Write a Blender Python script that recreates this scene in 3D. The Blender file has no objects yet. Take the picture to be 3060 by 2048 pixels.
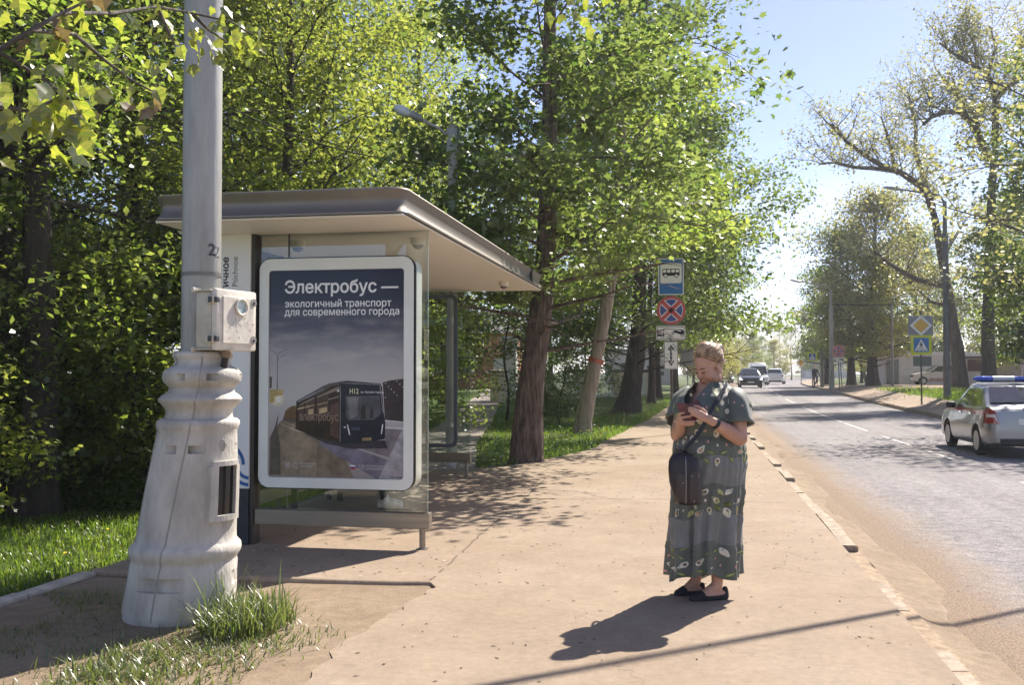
import bpy, bmesh, math, random
import numpy as np
from mathutils import Vector, Matrix, Euler, geometry
R = math.radians
pi = math.pi
scene = bpy.context.scene
col = scene.collection
# ------------------------------------------------------------------ camera
cam_data = bpy.data.cameras.new('camera'); cam = bpy.data.objects.new('camera', cam_data); col.objects.link(cam)
cam_data.sensor_width = 36; cam_data.lens = 34.57; cam_data.clip_start = .05; cam_data.clip_end = 3000
cam.location = (0, 0, 1.5); cam.rotation_euler = (R(91.81), 0, R(10.45))
scene.camera = cam
# ------------------------------------------------------------------ sun and sky
SUN_EL, SUN_AZ = 44.0, 26.5
sv = Vector((math.sin(R(SUN_AZ))*math.cos(R(SUN_EL)), math.cos(R(SUN_AZ))*math.cos(R(SUN_EL)), math.sin(R(SUN_EL))))
sd = bpy.data.lights.new('sun', 'SUN'); sd.energy = 4.6; sd.angle = R(.5); sd.color = (1, .93, .82)
sun = bpy.data.objects.new('sun', sd); col.objects.link(sun); sun.rotation_euler = sv.to_track_quat('Z', 'Y').to_euler()
world = bpy.data.worlds.new('World'); scene.world = world; world.use_nodes = True
wn, wl = world.node_tree.nodes, world.node_tree.links
bg = wn['Background']; bg.inputs['Strength'].default_value = .088
sky = wn.new('ShaderNodeTexSky'); sky.sky_type = 'NISHITA'; sky.sun_disc = False
sky.sun_elevation = R(SUN_EL); sky.sun_rotation = R(SUN_AZ); sky.air_density = .75; sky.dust_density = .3; sky.ozone_density = 2.2
# thin high cloud: a soft streaky veil mixed over the sky
tc = wn.new('ShaderNodeTexCoord'); mp = wn.new('ShaderNodeMapping'); mp.inputs['Scale'].default_value = (1.2, 1.2, 4.5)
nz = wn.new('ShaderNodeTexNoise'); nz.inputs['Scale'].default_value = 2.2; nz.inputs['Detail'].default_value = 7; nz.inputs['Roughness'].default_value = .55
rp = wn.new('ShaderNodeValToRGB'); rp.color_ramp.elements[0].position = .5; rp.color_ramp.elements[1].position = .78
rp.color_ramp.elements[0].color = (0, 0, 0, 1); rp.color_ramp.elements[1].color = (.3, .3, .3, 1)
mx = wn.new('ShaderNodeMixRGB'); mx.inputs['Color2'].default_value = (8.5, 8.8, 9.4, 1)
wl.new(tc.outputs['Generated'], mp.inputs['Vector']); wl.new(mp.outputs['Vector'], nz.inputs['Vector'])
wl.new(nz.outputs['Fac'], rp.inputs['Fac']); wl.new(rp.outputs['Color'], mx.inputs['Fac'])
wl.new(sky.outputs['Color'], mx.inputs['Color1']); wb_ = wn.new('ShaderNodeMixRGB'); wb_.blend_type = 'MULTIPLY'; wb_.inputs['Fac'].default_value = 1; wb_.inputs['Color2'].default_value = (1.03, .915, .96, 1)   # white balance of the camera
wl.new(mx.outputs['Color'], wb_.inputs['Color1']); wl.new(wb_.outputs['Color'], bg.inputs['Color'])
vs = scene.view_settings
vs.view_transform = 'Standard'; vs.look = 'None'; vs.exposure = 1.14; vs.gamma = 1; vs.use_curve_mapping = False
scene.render.engine = 'CYCLES'
cy = scene.cycles
cy.max_bounces = 7; cy.diffuse_bounces = 4; cy.glossy_bounces = 3; cy.transmission_bounces = 5; cy.transparent_max_bounces = 10
cy.sample_clamp_indirect = 6; cy.use_denoising = True; cy.caustics_reflective = False; cy.caustics_refractive = False
try: cy.denoiser = 'OPENIMAGEDENOISE'; cy.denoising_prefilter = 'ACCURATE'
except Exception: pass

# ------------------------------------------------------------------ terrain functions
def sm(a, b, x):
    t = min(1, max(0, (x-a)/(b-a))); return t*t*(3-2*t)
def S(Y):                                   # the road bends to the right far off
    d = max(0, Y-40); return .0006*d*d if d < 110 else .0006*110*110+.132*(d-110)
def hz(X, Y):                               # height of pavements and verges
    u = X-S(Y)
    low = -1.0*sm(4.58, 5.3, -X)*(1-sm(12.2+7*sm(6, 9, -X), 14.8+9*sm(6, 9, -X), Y))*sm(-8, -2, Y)      # the lawn lies below the kerb beside the shelter
    return .42*sm(28, 80, Y)+.3*sm(8.8, 11, u)*sm(20, 40, Y)*(1-.5*sm(60, 95, Y))+low
def rz_(Y): return hz(4, Y)-.13             # road surface
# ------------------------------------------------------------------ materials
MATS = {}
def mat(name, c, rough=.6, metal=0., var=0., scale=8., bump=0., bscale=40., coat=0., stretch=(1,1,1), spec=.5, c2=None, detail=6, alpha=None):
    if name in MATS: return MATS[name]
    m = bpy.data.materials.new(name); m.use_nodes = True; n, l = m.node_tree.nodes, m.node_tree.links
    p = n['Principled BSDF']; p.inputs['Base Color'].default_value = (*c, 1); p.inputs['Roughness'].default_value = rough
    p.inputs['Metallic'].default_value = metal; p.inputs['Coat Weight'].default_value = coat; p.inputs['Specular IOR Level'].default_value = spec
    if var or bump or c2:
        t = n.new('ShaderNodeTexCoord'); mpn = n.new('ShaderNodeMapping'); mpn.inputs['Scale'].default_value = stretch
        l.new(t.outputs['Object'], mpn.inputs['Vector'])
    if var or c2:
        a = n.new('ShaderNodeTexNoise'); a.inputs['Scale'].default_value = scale; a.inputs['Detail'].default_value = detail; a.inputs['Roughness'].default_value = .62
        l.new(mpn.outputs['Vector'], a.inputs['Vector'])
        r = n.new('ShaderNodeValToRGB'); r.color_ramp.elements[0].position = .34; r.color_ramp.elements[1].position = .66
        lo = tuple(x*(1-var) for x in c); hi = c2 if c2 else tuple(min(1, x*(1+var)) for x in c)
        r.color_ramp.elements[0].color = (*lo, 1); r.color_ramp.elements[1].color = (*hi, 1)
        l.new(a.outputs['Fac'], r.inputs['Fac']); l.new(r.outputs['Color'], p.inputs['Base Color'])
    if bump:
        b = n.new('ShaderNodeTexNoise'); b.inputs['Scale'].default_value = bscale; b.inputs['Detail'].default_value = 8
        l.new(mpn.outputs['Vector'], b.inputs['Vector'])
        bp = n.new('ShaderNodeBump'); bp.inputs['Strength'].default_value = min(1, bump); bp.inputs['Distance'].default_value = .02*max(1, bump)
        l.new(b.outputs['Fac'], bp.inputs['Height']); l.new(bp.outputs['Normal'], p.inputs['Normal'])
    MATS[name] = m; return m
def leaf_mat(name, lo, hi, tlo, thi, tr=.5, gloss=.06):
    m = bpy.data.materials.new(name); m.use_nodes = True; n, l = m.node_tree.nodes, m.node_tree.links
    n.remove(n['Principled BSDF']); out = n['Material Output']
    g = n.new('ShaderNodeNewGeometry')
    def ramp(a, b):
        r = n.new('ShaderNodeValToRGB'); r.color_ramp.elements[0].color = (*a, 1); r.color_ramp.elements[1].color = (*b, 1)
        l.new(g.outputs['Random Per Island'], r.inputs['Fac']); return r
    d = n.new('ShaderNodeBsdfDiffuse'); t = n.new('ShaderNodeBsdfTranslucent'); gl = n.new('ShaderNodeBsdfGlossy'); gl.inputs['Roughness'].default_value = .38
    l.new(ramp(lo, hi).outputs['Color'], d.inputs['Color']); l.new(ramp(tlo, thi).outputs['Color'], t.inputs['Color'])
    m1 = n.new('ShaderNodeMixShader'); m1.inputs['Fac'].default_value = tr; l.new(d.outputs[0], m1.inputs[1]); l.new(t.outputs[0], m1.inputs[2])
    m2 = n.new('ShaderNodeMixShader'); m2.inputs['Fac'].default_value = gloss; l.new(m1.outputs[0], m2.inputs[1]); l.new(gl.outputs[0], m2.inputs[2])
    l.new(m2.outputs[0], out.inputs['Surface']); return m
def glass_mat(name, tint=(.93,.96,.95), refl=1.0, f0=.0):
    m = bpy.data.materials.new(name); m.use_nodes = True; n, l = m.node_tree.nodes, m.node_tree.links
    n.remove(n['Principled BSDF']); out = n['Material Output']
    t = n.new('ShaderNodeBsdfTransparent'); t.inputs['Color'].default_value = (*tint, 1)
    g = n.new('ShaderNodeBsdfGlossy'); g.inputs['Roughness'].default_value = .02
    f = n.new('ShaderNodeFresnel'); f.inputs['IOR'].default_value = 1.5
    a = n.new('ShaderNodeMath'); a.operation = 'MULTIPLY_ADD'; a.inputs[1].default_value = refl; a.inputs[2].default_value = f0; l.new(f.outputs[0], a.inputs[0])
    x = n.new('ShaderNodeMixShader'); l.new(a.outputs[0], x.inputs['Fac']); l.new(t.outputs[0], x.inputs[1]); l.new(g.outputs[0], x.inputs[2])
    l.new(x.outputs[0], out.inputs['Surface']); return m
# ------------------------------------------------------------------ object helpers
RM = {}                                      # world matrix of every root (and of parts, equal to their root's)
def setp(o, label=None, cat=None, group=None, kind=None):
    for k, v in (('label', label), ('category', cat), ('group', group), ('kind', kind)):
        if v: o[k] = v
    return o
def thing(name, label, cat, loc=(0,0,0), rz=0., group=None, scale=1.):
    o = bpy.data.objects.new(name, None); col.objects.link(o); o.empty_display_size = .2
    o.location = loc; o.rotation_euler = (0, 0, rz); o.scale = (scale,)*3
    RM[o] = Matrix.LocRotScale(Vector(loc), Euler((0,0,rz)), Vector((scale,)*3))
    return setp(o, label, cat, group)
def link(name, me, parent=None, mats=None):
    o = bpy.data.objects.new(name, me); col.objects.link(o)
    if mats:
        for m in mats: me.materials.append(m)
    if parent is not None: o.parent = parent; RM[o] = RM[parent]
    else: RM[o] = Matrix.Identity(4)
    return o
def copy_tree(o, parent=None):
    c = o.copy(); col.objects.link(c); c.parent = parent
    for ch in list(o.children): copy_tree(ch, c)
    return c
def fast_mesh(name, V, starts, sizes, loops, midx=None, smooth=False):
    me = bpy.data.meshes.new(name); V = np.asarray(V, dtype=np.float32)
    me.vertices.add(len(V)); me.vertices.foreach_set('co', V.ravel())
    me.loops.add(len(loops)); me.loops.foreach_set('vertex_index', np.asarray(loops, dtype=np.int32))
    me.polygons.add(len(starts)); me.polygons.foreach_set('loop_start', np.asarray(starts, dtype=np.int32))
    try: me.polygons.foreach_set('loop_total', np.asarray(sizes, dtype=np.int32))
    except Exception: pass
    if midx is not None: me.polygons.foreach_set('material_index', np.asarray(midx, dtype=np.int32))
    if smooth: me.polygons.foreach_set('use_smooth', np.ones(len(starts), dtype=bool))
    me.update(calc_edges=True); return me
def frame_to(d):
    d = Vector(d).normalized(); up = Vector((0,0,1)) if abs(d.z) < .95 else Vector((0,1,0))
    x = d.cross(up).normalized(); y = x.cross(d).normalized(); return x, y, d
class MB:
    def __init__(s): s.v, s.f, s.m = [], [], []
    def add(s, V, Fs, mi=0):
        b = len(s.v); s.v += [tuple(p) for p in V]
        for f in Fs: s.f.append(tuple(i+b for i in f)); s.m.append(mi)
        return s
    def box(s, a, b, mi=0, rz=0., piv=None, M=None):     # a,b: opposite corners
        x0,y0,z0 = a; x1,y1,z1 = b
        V = [Vector(p) for p in ((x0,y0,z0),(x1,y0,z0),(x1,y1,z0),(x0,y1,z0),(x0,y0,z1),(x1,y0,z1),(x1,y1,z1),(x0,y1,z1))]
        if rz:
            c = Vector(piv) if piv else (V[0]+V[6])/2; q = Matrix.Rotation(rz, 3, 'Z'); V = [q@(p-c)+c for p in V]
        if M is not None: V = [M@p for p in V]
        return s.add(V, [(0,3,2,1),(4,5,6,7),(0,1,5,4),(1,2,6,5),(2,3,7,6),(3,0,4,7)], mi)
    def loft(s, rings, mi=0, cap=True, closed=True, mf=None):
        n = len(rings[0]); b = len(s.v)
        for r in rings: s.v += [tuple(p) for p in r]
        for i in range(len(rings)-1):
            for j in range(n if closed else n-1):
                k = (j+1) % n
                s.f.append((b+i*n+j, b+i*n+k, b+(i+1)*n+k, b+(i+1)*n+j)); s.m.append(mf(i, j) if mf else mi)
        if cap:
            s.f.append(tuple(b+j for j in reversed(range(n)))); s.m.append(mi)
            s.f.append(tuple(b+(len(rings)-1)*n+j for j in range(n))); s.m.append(mi)
        return s
    def tube(s, pts, rad, n=8, mi=0, cap=True):
        pts = [Vector(p) for p in pts]; rad = rad if hasattr(rad, '__len__') else [rad]*len(pts); rings = []
        x = None
        for i, p in enumerate(pts):
            d = (pts[min(i+1, len(pts)-1)]-pts[max(i-1, 0)])
            if d.length < 1e-9: d = Vector((0,0,1))
            if x is None: x, y, d = frame_to(d)
            else:
                d.normalize(); x = (x-d*x.dot(d)).normalized(); y = d.cross(x)*-1; y = x.cross(d)
            rings.append([p+(x*math.cos(2*pi*k/n)+d.cross(x)*math.sin(2*pi*k/n))*rad[i] for k in range(n)])
        return s.loft(rings, mi, cap)
    def lathe(s, prof, n=24, o=(0,0,0), mi=0, cap=True, ax=None):
        rings = []
        for r, z in prof:
            c = Vector(o)+(Vector(ax(z)) if ax else Vector((0,0,0)))
            rings.append([c+Vector((r*math.cos(2*pi*k/n), r*math.sin(2*pi*k/n), z)) for k in range(n)])
        return s.loft(rings, mi, cap)
    def capsule(s, a, b, ra, rb, n=14, mi=0, k=4):
        a, b = Vector(a), Vector(b); x, y, d = frame_to(b-a); rings = []
        for i in range(k):
            t = pi/2*(1-(i+.15)/k); rings.append((a-d*ra*math.sin(t), ra*math.cos(t)))
        rings.append((a, ra)); rings.append((b, rb))
        for i in range(k):
            t = pi/2*((i+.85)/k); rings.append((b+d*rb*math.sin(t), rb*math.cos(t)))
        return s.loft([[c+(x*math.cos(2*pi*j/n)+d.cross(x)*math.sin(2*pi*j/n))*r for j in range(n)] for c, r in rings], mi)
    def ell(s, c, r, M=None, n=18, k=11, mi=0):
        c = Vector(c); rings = []
        for i in range(k):
            t = -pi/2+pi*(i+.12)/(k-1+.24)
            rings.append([Vector((r[0]*math.cos(t)*math.cos(2*pi*j/n), r[1]*math.cos(t)*math.sin(2*pi*j/n), r[2]*math.sin(t))) for j in range(n)])
        rings = [[c+(M@p if M is not None else p) for p in q] for q in rings]
        return s.loft(rings, mi)
    def prism(s, poly, o, ux, uy, depth, mi=0):           # polygon in plane (ux,uy) at o, thickened along -(ux x uy)... towards the back
        o, ux, uy = Vector(o), Vector(ux), Vector(uy); nn = ux.cross(uy).normalized(); n = len(poly)
        A = [o+ux*p[0]+uy*p[1] for p in poly]; B = [p-nn*depth for p in A]
        return s.add(A+B, [tuple(range(n)), tuple(range(2*n-1, n-1, -1))]+[(i, i+n, (i+1)%n+n, (i+1)%n) for i in range(n)], mi)
    def flat(s, poly, o, ux, uy, off=0., mi=0):
        o, ux, uy = Vector(o), Vector(ux), Vector(uy); nn = ux.cross(uy).normalized()
        return s.add([o+ux*p[0]+uy*p[1]+nn*off for p in poly], [tuple(range(len(poly)))], mi)
    def mesh(s, name, bevel=0., smooth=None, M=None, seg=2):
        me = bpy.data.meshes.new(name); V = s.v
        if M is not None: V = [tuple(M@Vector(p)) for p in V]
        me.from_pydata(V, [], s.f); me.polygons.foreach_set('material_index', s.m)
        if bevel or True:
            bm = bmesh.new(); bm.from_mesh(me); bmesh.ops.recalc_face_normals(bm, faces=bm.faces)
            if bevel:
                ed = [e for e in bm.edges if len(e.link_faces) == 2 and e.calc_face_angle(0) > R(35)]
                bmesh.ops.bevel(bm, geom=ed, offset=bevel, segments=seg, affect='EDGES', profile=.5, clamp_overlap=True)
            bm.to_mesh(me); bm.free()
        if smooth is not None:
            me.polygons.foreach_set('use_smooth', [True]*len(me.polygons))
            if smooth < 180: me.set_sharp_from_angle(angle=R(smooth))
        me.update(); return me
    def build(s, name, mats, parent=None, bevel=0., smooth=None, local=False, seg=2):
        M = None if (parent is None or local) else RM[parent].inverted()
        if not isinstance(mats, (list, tuple)): mats = [mats]
        return link(name, s.mesh(name, bevel, smooth, M, seg), parent, mats)
def flatmesh(name, mats, parent, mb, local=False):        # flat print: keep winding as given
    M = None if (parent is None or local) else RM[parent].inverted()
    me = bpy.data.meshes.new(name); V = [tuple(M@Vector(p)) for p in mb.v] if M is not None else mb.v
    me.from_pydata(V, [], mb.f); me.polygons.foreach_set('material_index', mb.m); me.update()
    return link(name, me, parent, mats if isinstance(mats, (list, tuple)) else [mats])
def rrect(x0, y0, x1, y1, r, k=6):
    P = []
    for cx, cy, a in ((x1-r, y0+r, -90), (x1-r, y1-r, 0), (x0+r, y1-r, 90), (x0+r, y0+r, 180)):
        for i in range(k+1): t = R(a+90*i/k); P.append((cx+r*math.cos(t), cy+r*math.sin(t)))
    return P
def circ(cx, cy, r, n=32): return [(cx+r*math.cos(2*pi*i/n), cy+r*math.sin(2*pi*i/n)) for i in range(n)]
def ribbon(pts, w):                                        # polyline -> flat band polygons (2D)
    L, Rr = [], []
    for i, p in enumerate(pts):
        a, b = pts[max(i-1, 0)], pts[min(i+1, len(pts)-1)]; d = math.hypot(b[0]-a[0], b[1]-a[1]) or 1
        nx, ny = -(b[1]-a[1])/d, (b[0]-a[0])/d
        L.append((p[0]+nx*w/2, p[1]+ny*w/2)); Rr.append((p[0]-nx*w/2, p[1]-ny*w/2))
    return [(L[i], Rr[i], Rr[i+1], L[i+1]) for i in range(len(pts)-1)]
def text(name, body, size, M, parent, m, align='LEFT', bold=0., sx=1.):
    """lettering as flat mesh; overlapping strokes of the font are merged by winding number"""
    c = bpy.data.curves.new(name, 'FONT'); c.body = body; c.size = size; c.align_x = align; c.resolution_u = 3; c.fill_mode = 'NONE'
    tmp = bpy.data.objects.new(name+'_tmp', c); col.objects.link(tmp)
    dg = bpy.context.evaluated_depsgraph_get(); me0 = bpy.data.meshes.new_from_object(tmp.evaluated_get(dg)); bpy.data.objects.remove(tmp)
    P = np.array([v.co[:2] for v in me0.vertices]); E = np.array([e.vertices[:] for e in me0.edges])
    nxt = {a: b for a, b in E}; seen, loops = set(), []
    for a in nxt:                            # closed contours
        if a in seen: continue
        L = []
        while a not in seen and a in nxt: seen.add(a); L.append(a); a = nxt[a]
        if len(L) > 2: loops.append(L)
    pts, ed = [], []
    for L in loops:
        b = len(pts); pts += [P[k] for k in L]; ed += [(b+k, b+(k+1) % len(L)) for k in range(len(L))]
    Q = np.array(pts); A_, B_ = Q[[e[0] for e in ed]], Q[[e[1] for e in ed]]
    r = geometry.delaunay_2d_cdt([Vector(p) for p in pts], ed, [], 0, size*1e-4)
    V = np.array([v[:] for v in r[0]]); F = np.array([f for f in r[2] if len(f) == 3]); C = V[F].mean(1)
    w = np.zeros(len(C))
    for a, b in zip(A_, B_):
        up = (a[1] <= C[:, 1]) & (b[1] > C[:, 1]); dn = (b[1] <= C[:, 1]) & (a[1] > C[:, 1])
        cr = (b[0]-a[0])*(C[:, 1]-a[1])-(C[:, 0]-a[0])*(b[1]-a[1]); w += (up & (cr > 0)).astype(int)-(dn & (cr < 0)).astype(int)
    F = F[np.abs(w) > .5]; me = bpy.data.meshes.new(name); VV, FF = [], []
    for k, (dx, dy) in enumerate(((0,0),(1,0),(-1,0),(0,1),(0,-1),(.7,.7),(-.7,-.7),(.7,-.7),(-.7,.7)) if bold else ((0,0),)):
        b = len(VV); VV += [(v[0]+dx*bold*size, v[1]+dy*bold*size, .00008*k) for v in V]; FF += [tuple(int(q)+b for q in f) for f in F]
    me.from_pydata(VV, [], FF); me.transform(M @ Matrix.Diagonal((sx, 1, 1, 1)))
    if parent is not None: me.transform(RM[parent].inverted())
    return link(name, me, parent, [m])
def plane_M(o, ux, uy):
    ux, uy = Vector(ux).normalized(), Vector(uy).normalized(); w = ux.cross(uy)
    return Matrix(((ux.x, uy.x, w.x, o[0]), (ux.y, uy.y, w.y, o[1]), (ux.z, uy.z, w.z, o[2]), (0,0,0,1)))
def fuse(mb, voxel, it=6, fac=.5):                          # union of closed shapes -> one continuous skin
    me = mb.mesh('tmp'); o = bpy.data.objects.new('tmp', me); col.objects.link(o)
    m = o.modifiers.new('r', 'REMESH'); m.mode = 'VOXEL'; m.voxel_size = voxel; m.use_smooth_shade = True
    q = o.modifiers.new('s', 'SMOOTH'); q.iterations = it; q.factor = fac
    dg = bpy.context.evaluated_depsgraph_get(); r = bpy.data.meshes.new_from_object(o.evaluated_get(dg))
    bpy.data.objects.remove(o); r.materials.clear(); r.polygons.foreach_set('use_smooth', [True]*len(r.polygons)); r.update(); return r
# ================================================================== SETTING
def ground_mat(name, c1, c2, grit=(.5,.5,.5), gritamt=.25, big=.5, fine=160., bump=.25, uvx=None, rough=.92, speck=.0, speckc=(.04,.03,.02), crack=0.):
    """noise-mixed ground; uvx = (x0, x1, colour) fades to a sand colour towards x0 (real drifted sand along a kerb), from UV offset"""
    m = bpy.data.materials.new(name); m.use_nodes = True; n, l = m.node_tree.nodes, m.node_tree.links
    p = n['Principled BSDF']; p.inputs['Roughness'].default_value = rough; p.inputs['Specular IOR Level'].default_value = .25
    t = n.new('ShaderNodeTexCoord')
    def noise(sc, det=6, ro=.6):
        a = n.new('ShaderNodeTexNoise'); a.inputs['Scale'].default_value = sc; a.inputs['Detail'].default_value = det; a.inputs['Roughness'].default_value = ro
        l.new(t.outputs['Object'], a.inputs['Vector']); return a
    def ramp(src, a, b, ca=(0,0,0), cb=(1,1,1)):
        r = n.new('ShaderNodeValToRGB'); r.color_ramp.elements[0].position = a; r.color_ramp.elements[1].position = b
        r.color_ramp.elements[0].color = (*ca, 1); r.color_ramp.elements[1].color = (*cb, 1); l.new(src, r.inputs['Fac']); return r.outputs['Color']
    def mix(fac, a, b, bt='MIX'):
        x = n.new('ShaderNodeMixRGB'); x.blend_type = bt
        for s, v in (('Fac', fac), ('Color1', a), ('Color2', b)):
            if hasattr(v, 'links') or hasattr(v, 'is_linked'): l.new(v, x.inputs[s])
            else: x.inputs[s].default_value = v if s == 'Fac' else (*v, 1)
        return x.outputs['Color']
    c = ramp(noise(big, 8, .65).outputs['Fac'], .32, .68, c1, c2)
    g = ramp(noise(fine, 3, .7).outputs['Fac'], .25, .75, (1-gritamt,)*3, (1+gritamt*.6,)*3)
    c = mix(1., c, g, 'MULTIPLY')
    g2 = ramp(noise(fine*.12, 5, .7).outputs['Fac'], .3, .7, (1-gritamt*.5,)*3, (1+gritamt*.35,)*3)
    c = mix(1., c, g2, 'MULTIPLY')
    g3 = ramp(noise(2.7, 10, .72).outputs['Fac'], .3, .72, (.84,.84,.85), (1.07,1.07,1.06)); c = mix(1., c, g3, 'MULTIPLY')
    if uvx:
        uv = n.new('ShaderNodeUVMap'); sx = n.new('ShaderNodeSeparateXYZ'); l.new(uv.outputs['UV'], sx.inputs[0])
        a = n.new('ShaderNodeMath'); a.operation = 'MULTIPLY_ADD'; a.inputs[1].default_value = .9; l.new(noise(1.6, 8, .7).outputs['Fac'], a.inputs[0]); l.new(sx.outputs['X'], a.inputs[2])
        x0, x1, sc = uvx
        mr = n.new('ShaderNodeMapRange'); mr.inputs['From Min'].default_value = x0+.45; mr.inputs['From Max'].default_value = x1+.45; l.new(a.outputs[0], mr.inputs['Value'])
        mr.inputs['To Min'].default_value = 1; mr.inputs['To Max'].default_value = 0
        sandc = mix(1., sc, g, 'MULTIPLY')
        c = mix(mr.outputs['Result'], c, sandc)
        # faint worn wheel tracks across the lanes
        mp2 = n.new('ShaderNodeMapping'); mp2.inputs['Scale'].default_value = (1.7, .03, 1); l.new(uv.outputs['UV'], mp2.inputs['Vector'])
        tr = n.new('ShaderNodeTexNoise'); tr.inputs['Scale'].default_value = 1.; tr.inputs['Detail'].default_value = 5; l.new(mp2.outputs['Vector'], tr.inputs['Vector'])
        c = mix(1., c, ramp(tr.outputs['Fac'], .35, .65, (.86,.84,.85), (1.08,1.08,1.07)), 'MULTIPLY')
    if speck:
        v = n.new('ShaderNodeTexVoronoi'); v.inputs['Scale'].default_value = 26; l.new(t.outputs['Object'], v.inputs['Vector'])
        s1 = ramp(v.outputs['Distance'], .05, .09, (1,1,1), (0,0,0)); s2 = ramp(noise(3., 4).outputs['Fac'], .52, .6)
        k = mix(1., s1, s2, 'MULTIPLY'); k2 = mix(1., k, (speck,)*3, 'MULTIPLY'); c = mix(k2, c, speckc)
    if crack:
        v = n.new('ShaderNodeTexVoronoi'); v.feature = 'DISTANCE_TO_EDGE'; v.inputs['Scale'].default_value = .5
        wz = n.new('ShaderNodeVectorMath'); wz.operation = 'MULTIPLY_ADD'; l.new(noise(1.3, 6, .7).outputs['Color'], wz.inputs[0]); wz.inputs[1].default_value = (.9,.9,.9); l.new(t.outputs['Object'], wz.inputs[2])
        l.new(wz.outputs[0], v.inputs['Vector'])
        k = ramp(v.outputs['Distance'], .0, .006, (crack,)*3, (0,0,0)); k = mix(1., k, ramp(noise(.35, 3).outputs['Fac'], .48, .6), 'MULTIPLY')
        c = mix(k, c, (.1,.075,.06))
    l.new(c, p.inputs['Base Color'])
    if bump:
        h = mix(.35, noise(fine*.7, 5, .7).outputs['Fac'], noise(fine*.05, 6, .65).outputs['Fac'])
        b = n.new('ShaderNodeBump'); b.inputs['Strength'].default_value = bump; b.inputs['Distance'].default_value = .02; l.new(h, b.inputs['Height']); l.new(b.outputs['Normal'], p.inputs['Normal'])
    MATS[name] = m; return m
M_walk = ground_mat('sandy_pavement', (.325,.24,.168), (.395,.308,.23), big=.55, gritamt=.3, fine=150, bump=.3, speck=.7, crack=.55)
M_road = ground_mat('worn_asphalt', (.285,.26,.262), (.355,.328,.334), big=.35, gritamt=.75, fine=70, bump=.5, uvx=(.5, 1.2, (.31,.225,.155)), speck=.5, crack=.5)
M_dirt = ground_mat('trodden_dirt', (.25,.18,.118), (.345,.26,.182), big=1.4, gritamt=.3, fine=90, bump=.5, speck=.8)
M_soil = ground_mat('lawn_soil', (.05,.075,.016), (.12,.16,.035), big=1.2, gritamt=.5, fine=40, bump=.5)
M_path = ground_mat('path_asphalt', (.30,.25,.22), (.37,.32,.28), big=.8, gritamt=.2, fine=120, bump=.2)
M_bare = ground_mat('bare_yard', (.34,.25,.18), (.43,.33,.25), big=.4, gritamt=.3, fine=60, bump=.3, speck=.6)
M_kerb = mat('kerb_concrete', (.36,.285,.215), rough=.9, var=.3, scale=9, bump=.5, bscale=60)
M_paint = mat('road_paint', (.50,.46,.45), rough=.8, var=.28, scale=22)

def yrange(a, b): # rows that widen with distance
    Y, out = a, [a]
    while Y < b:
        Y += max(.5, abs(Y)*.05); out.append(min(Y, b))
    return out
def strip(name, Ys, xl, xr, zf, m, thick=.15, nx=6, jit=0., seed=1, uv=True, parent=None):
    rnd = random.Random(seed); V, Fs = [], []; UV = []
    for Y in Ys:
        a, b = xl(Y), xr(Y); a += rnd.uniform(-jit, jit); b += rnd.uniform(-jit, jit)
        for i in range(nx+1):
            x = a+(b-a)*i/nx; V.append((x, Y, zf(x, Y))); UV.append((x-S(Y)-1.42, Y))
    n = nx+1; N = len(Ys)
    for r in range(N-1):
        for i in range(nx): Fs.append((r*n+i, r*n+i+1, (r+1)*n+i+1, (r+1)*n+i))
    if thick:
        loop = [i for i in range(n)]+[r*n+nx for r in range(1, N)]+[(N-1)*n+i for i in range(nx-1, -1, -1)]+[r*n for r in range(N-2, 0, -1)]
        base = len(V)
        for i in loop: V.append((V[i][0], V[i][1], V[i][2]-thick)); UV.append(UV[i])
        for k in range(len(loop)): k2 = (k+1) % len(loop); Fs.append((loop[k], base+k, base+k2, loop[k2]))
    me = bpy.data.meshes.new(name); me.from_pydata(V, [], Fs)
    if uv:
        ul = me.uv_layers.new(name='UVMap')
        for lp in me.loops: ul.data[lp.index].uv = UV[lp.vertex_index]
    me.update(); o = link(name, me, parent, [m]); return o
# the ground sheet reaches the horizon; it dips under the road
us = [-900,-300,-120,-60,-30,-20,-14,-10,-8.5,-7.5,-6.5,-6,-5.6,-5.3,-5.1,-4.95,-4.8,-4.7,-4.6,-4.4,-3,-1.9,-1.2,0,1.2,1.25,3,5,7,8.62,8.66,9.2,10,11,12.5,15,19,25,35,60,120,300,900]
yg = [-60,-30,-12,-8,-6,-4,-2,0,2,4,5,6,7,8,9,10,11,12,12.5,13,13.5,14,14.4,14.8,15.2,16,18,20,23,26,30,34,38,43,48,54,60,66,72,80,90,100,115,130,150,180,220,280,400,700,1400]
V, Fs = [], []; rnd = random.Random(3)
for Y in yg:
    for u in us:
        X = u+S(min(Y, 300)); z = hz(X, Y)-.055
        if 1.22 < u < 8.64: z -= .22
        elif u < -4.4: z += .03+rnd.uniform(-.02, .02)*(1 if Y < 80 else 0)
        V.append((X, Y, z))
nu = len(us)
for r in range(len(yg)-1):
    for i in range(nu-1): Fs.append((r*nu+i, r*nu+i+1, (r+1)*nu+i+1, (r+1)*nu+i))
me = bpy.data.meshes.new('ground'); me.from_pydata(V, [], Fs); me.polygons.foreach_set('use_smooth', [True]*len(Fs)); me.update()
setp(link('ground', me, None, [M_soil]), kind='structure')
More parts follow.
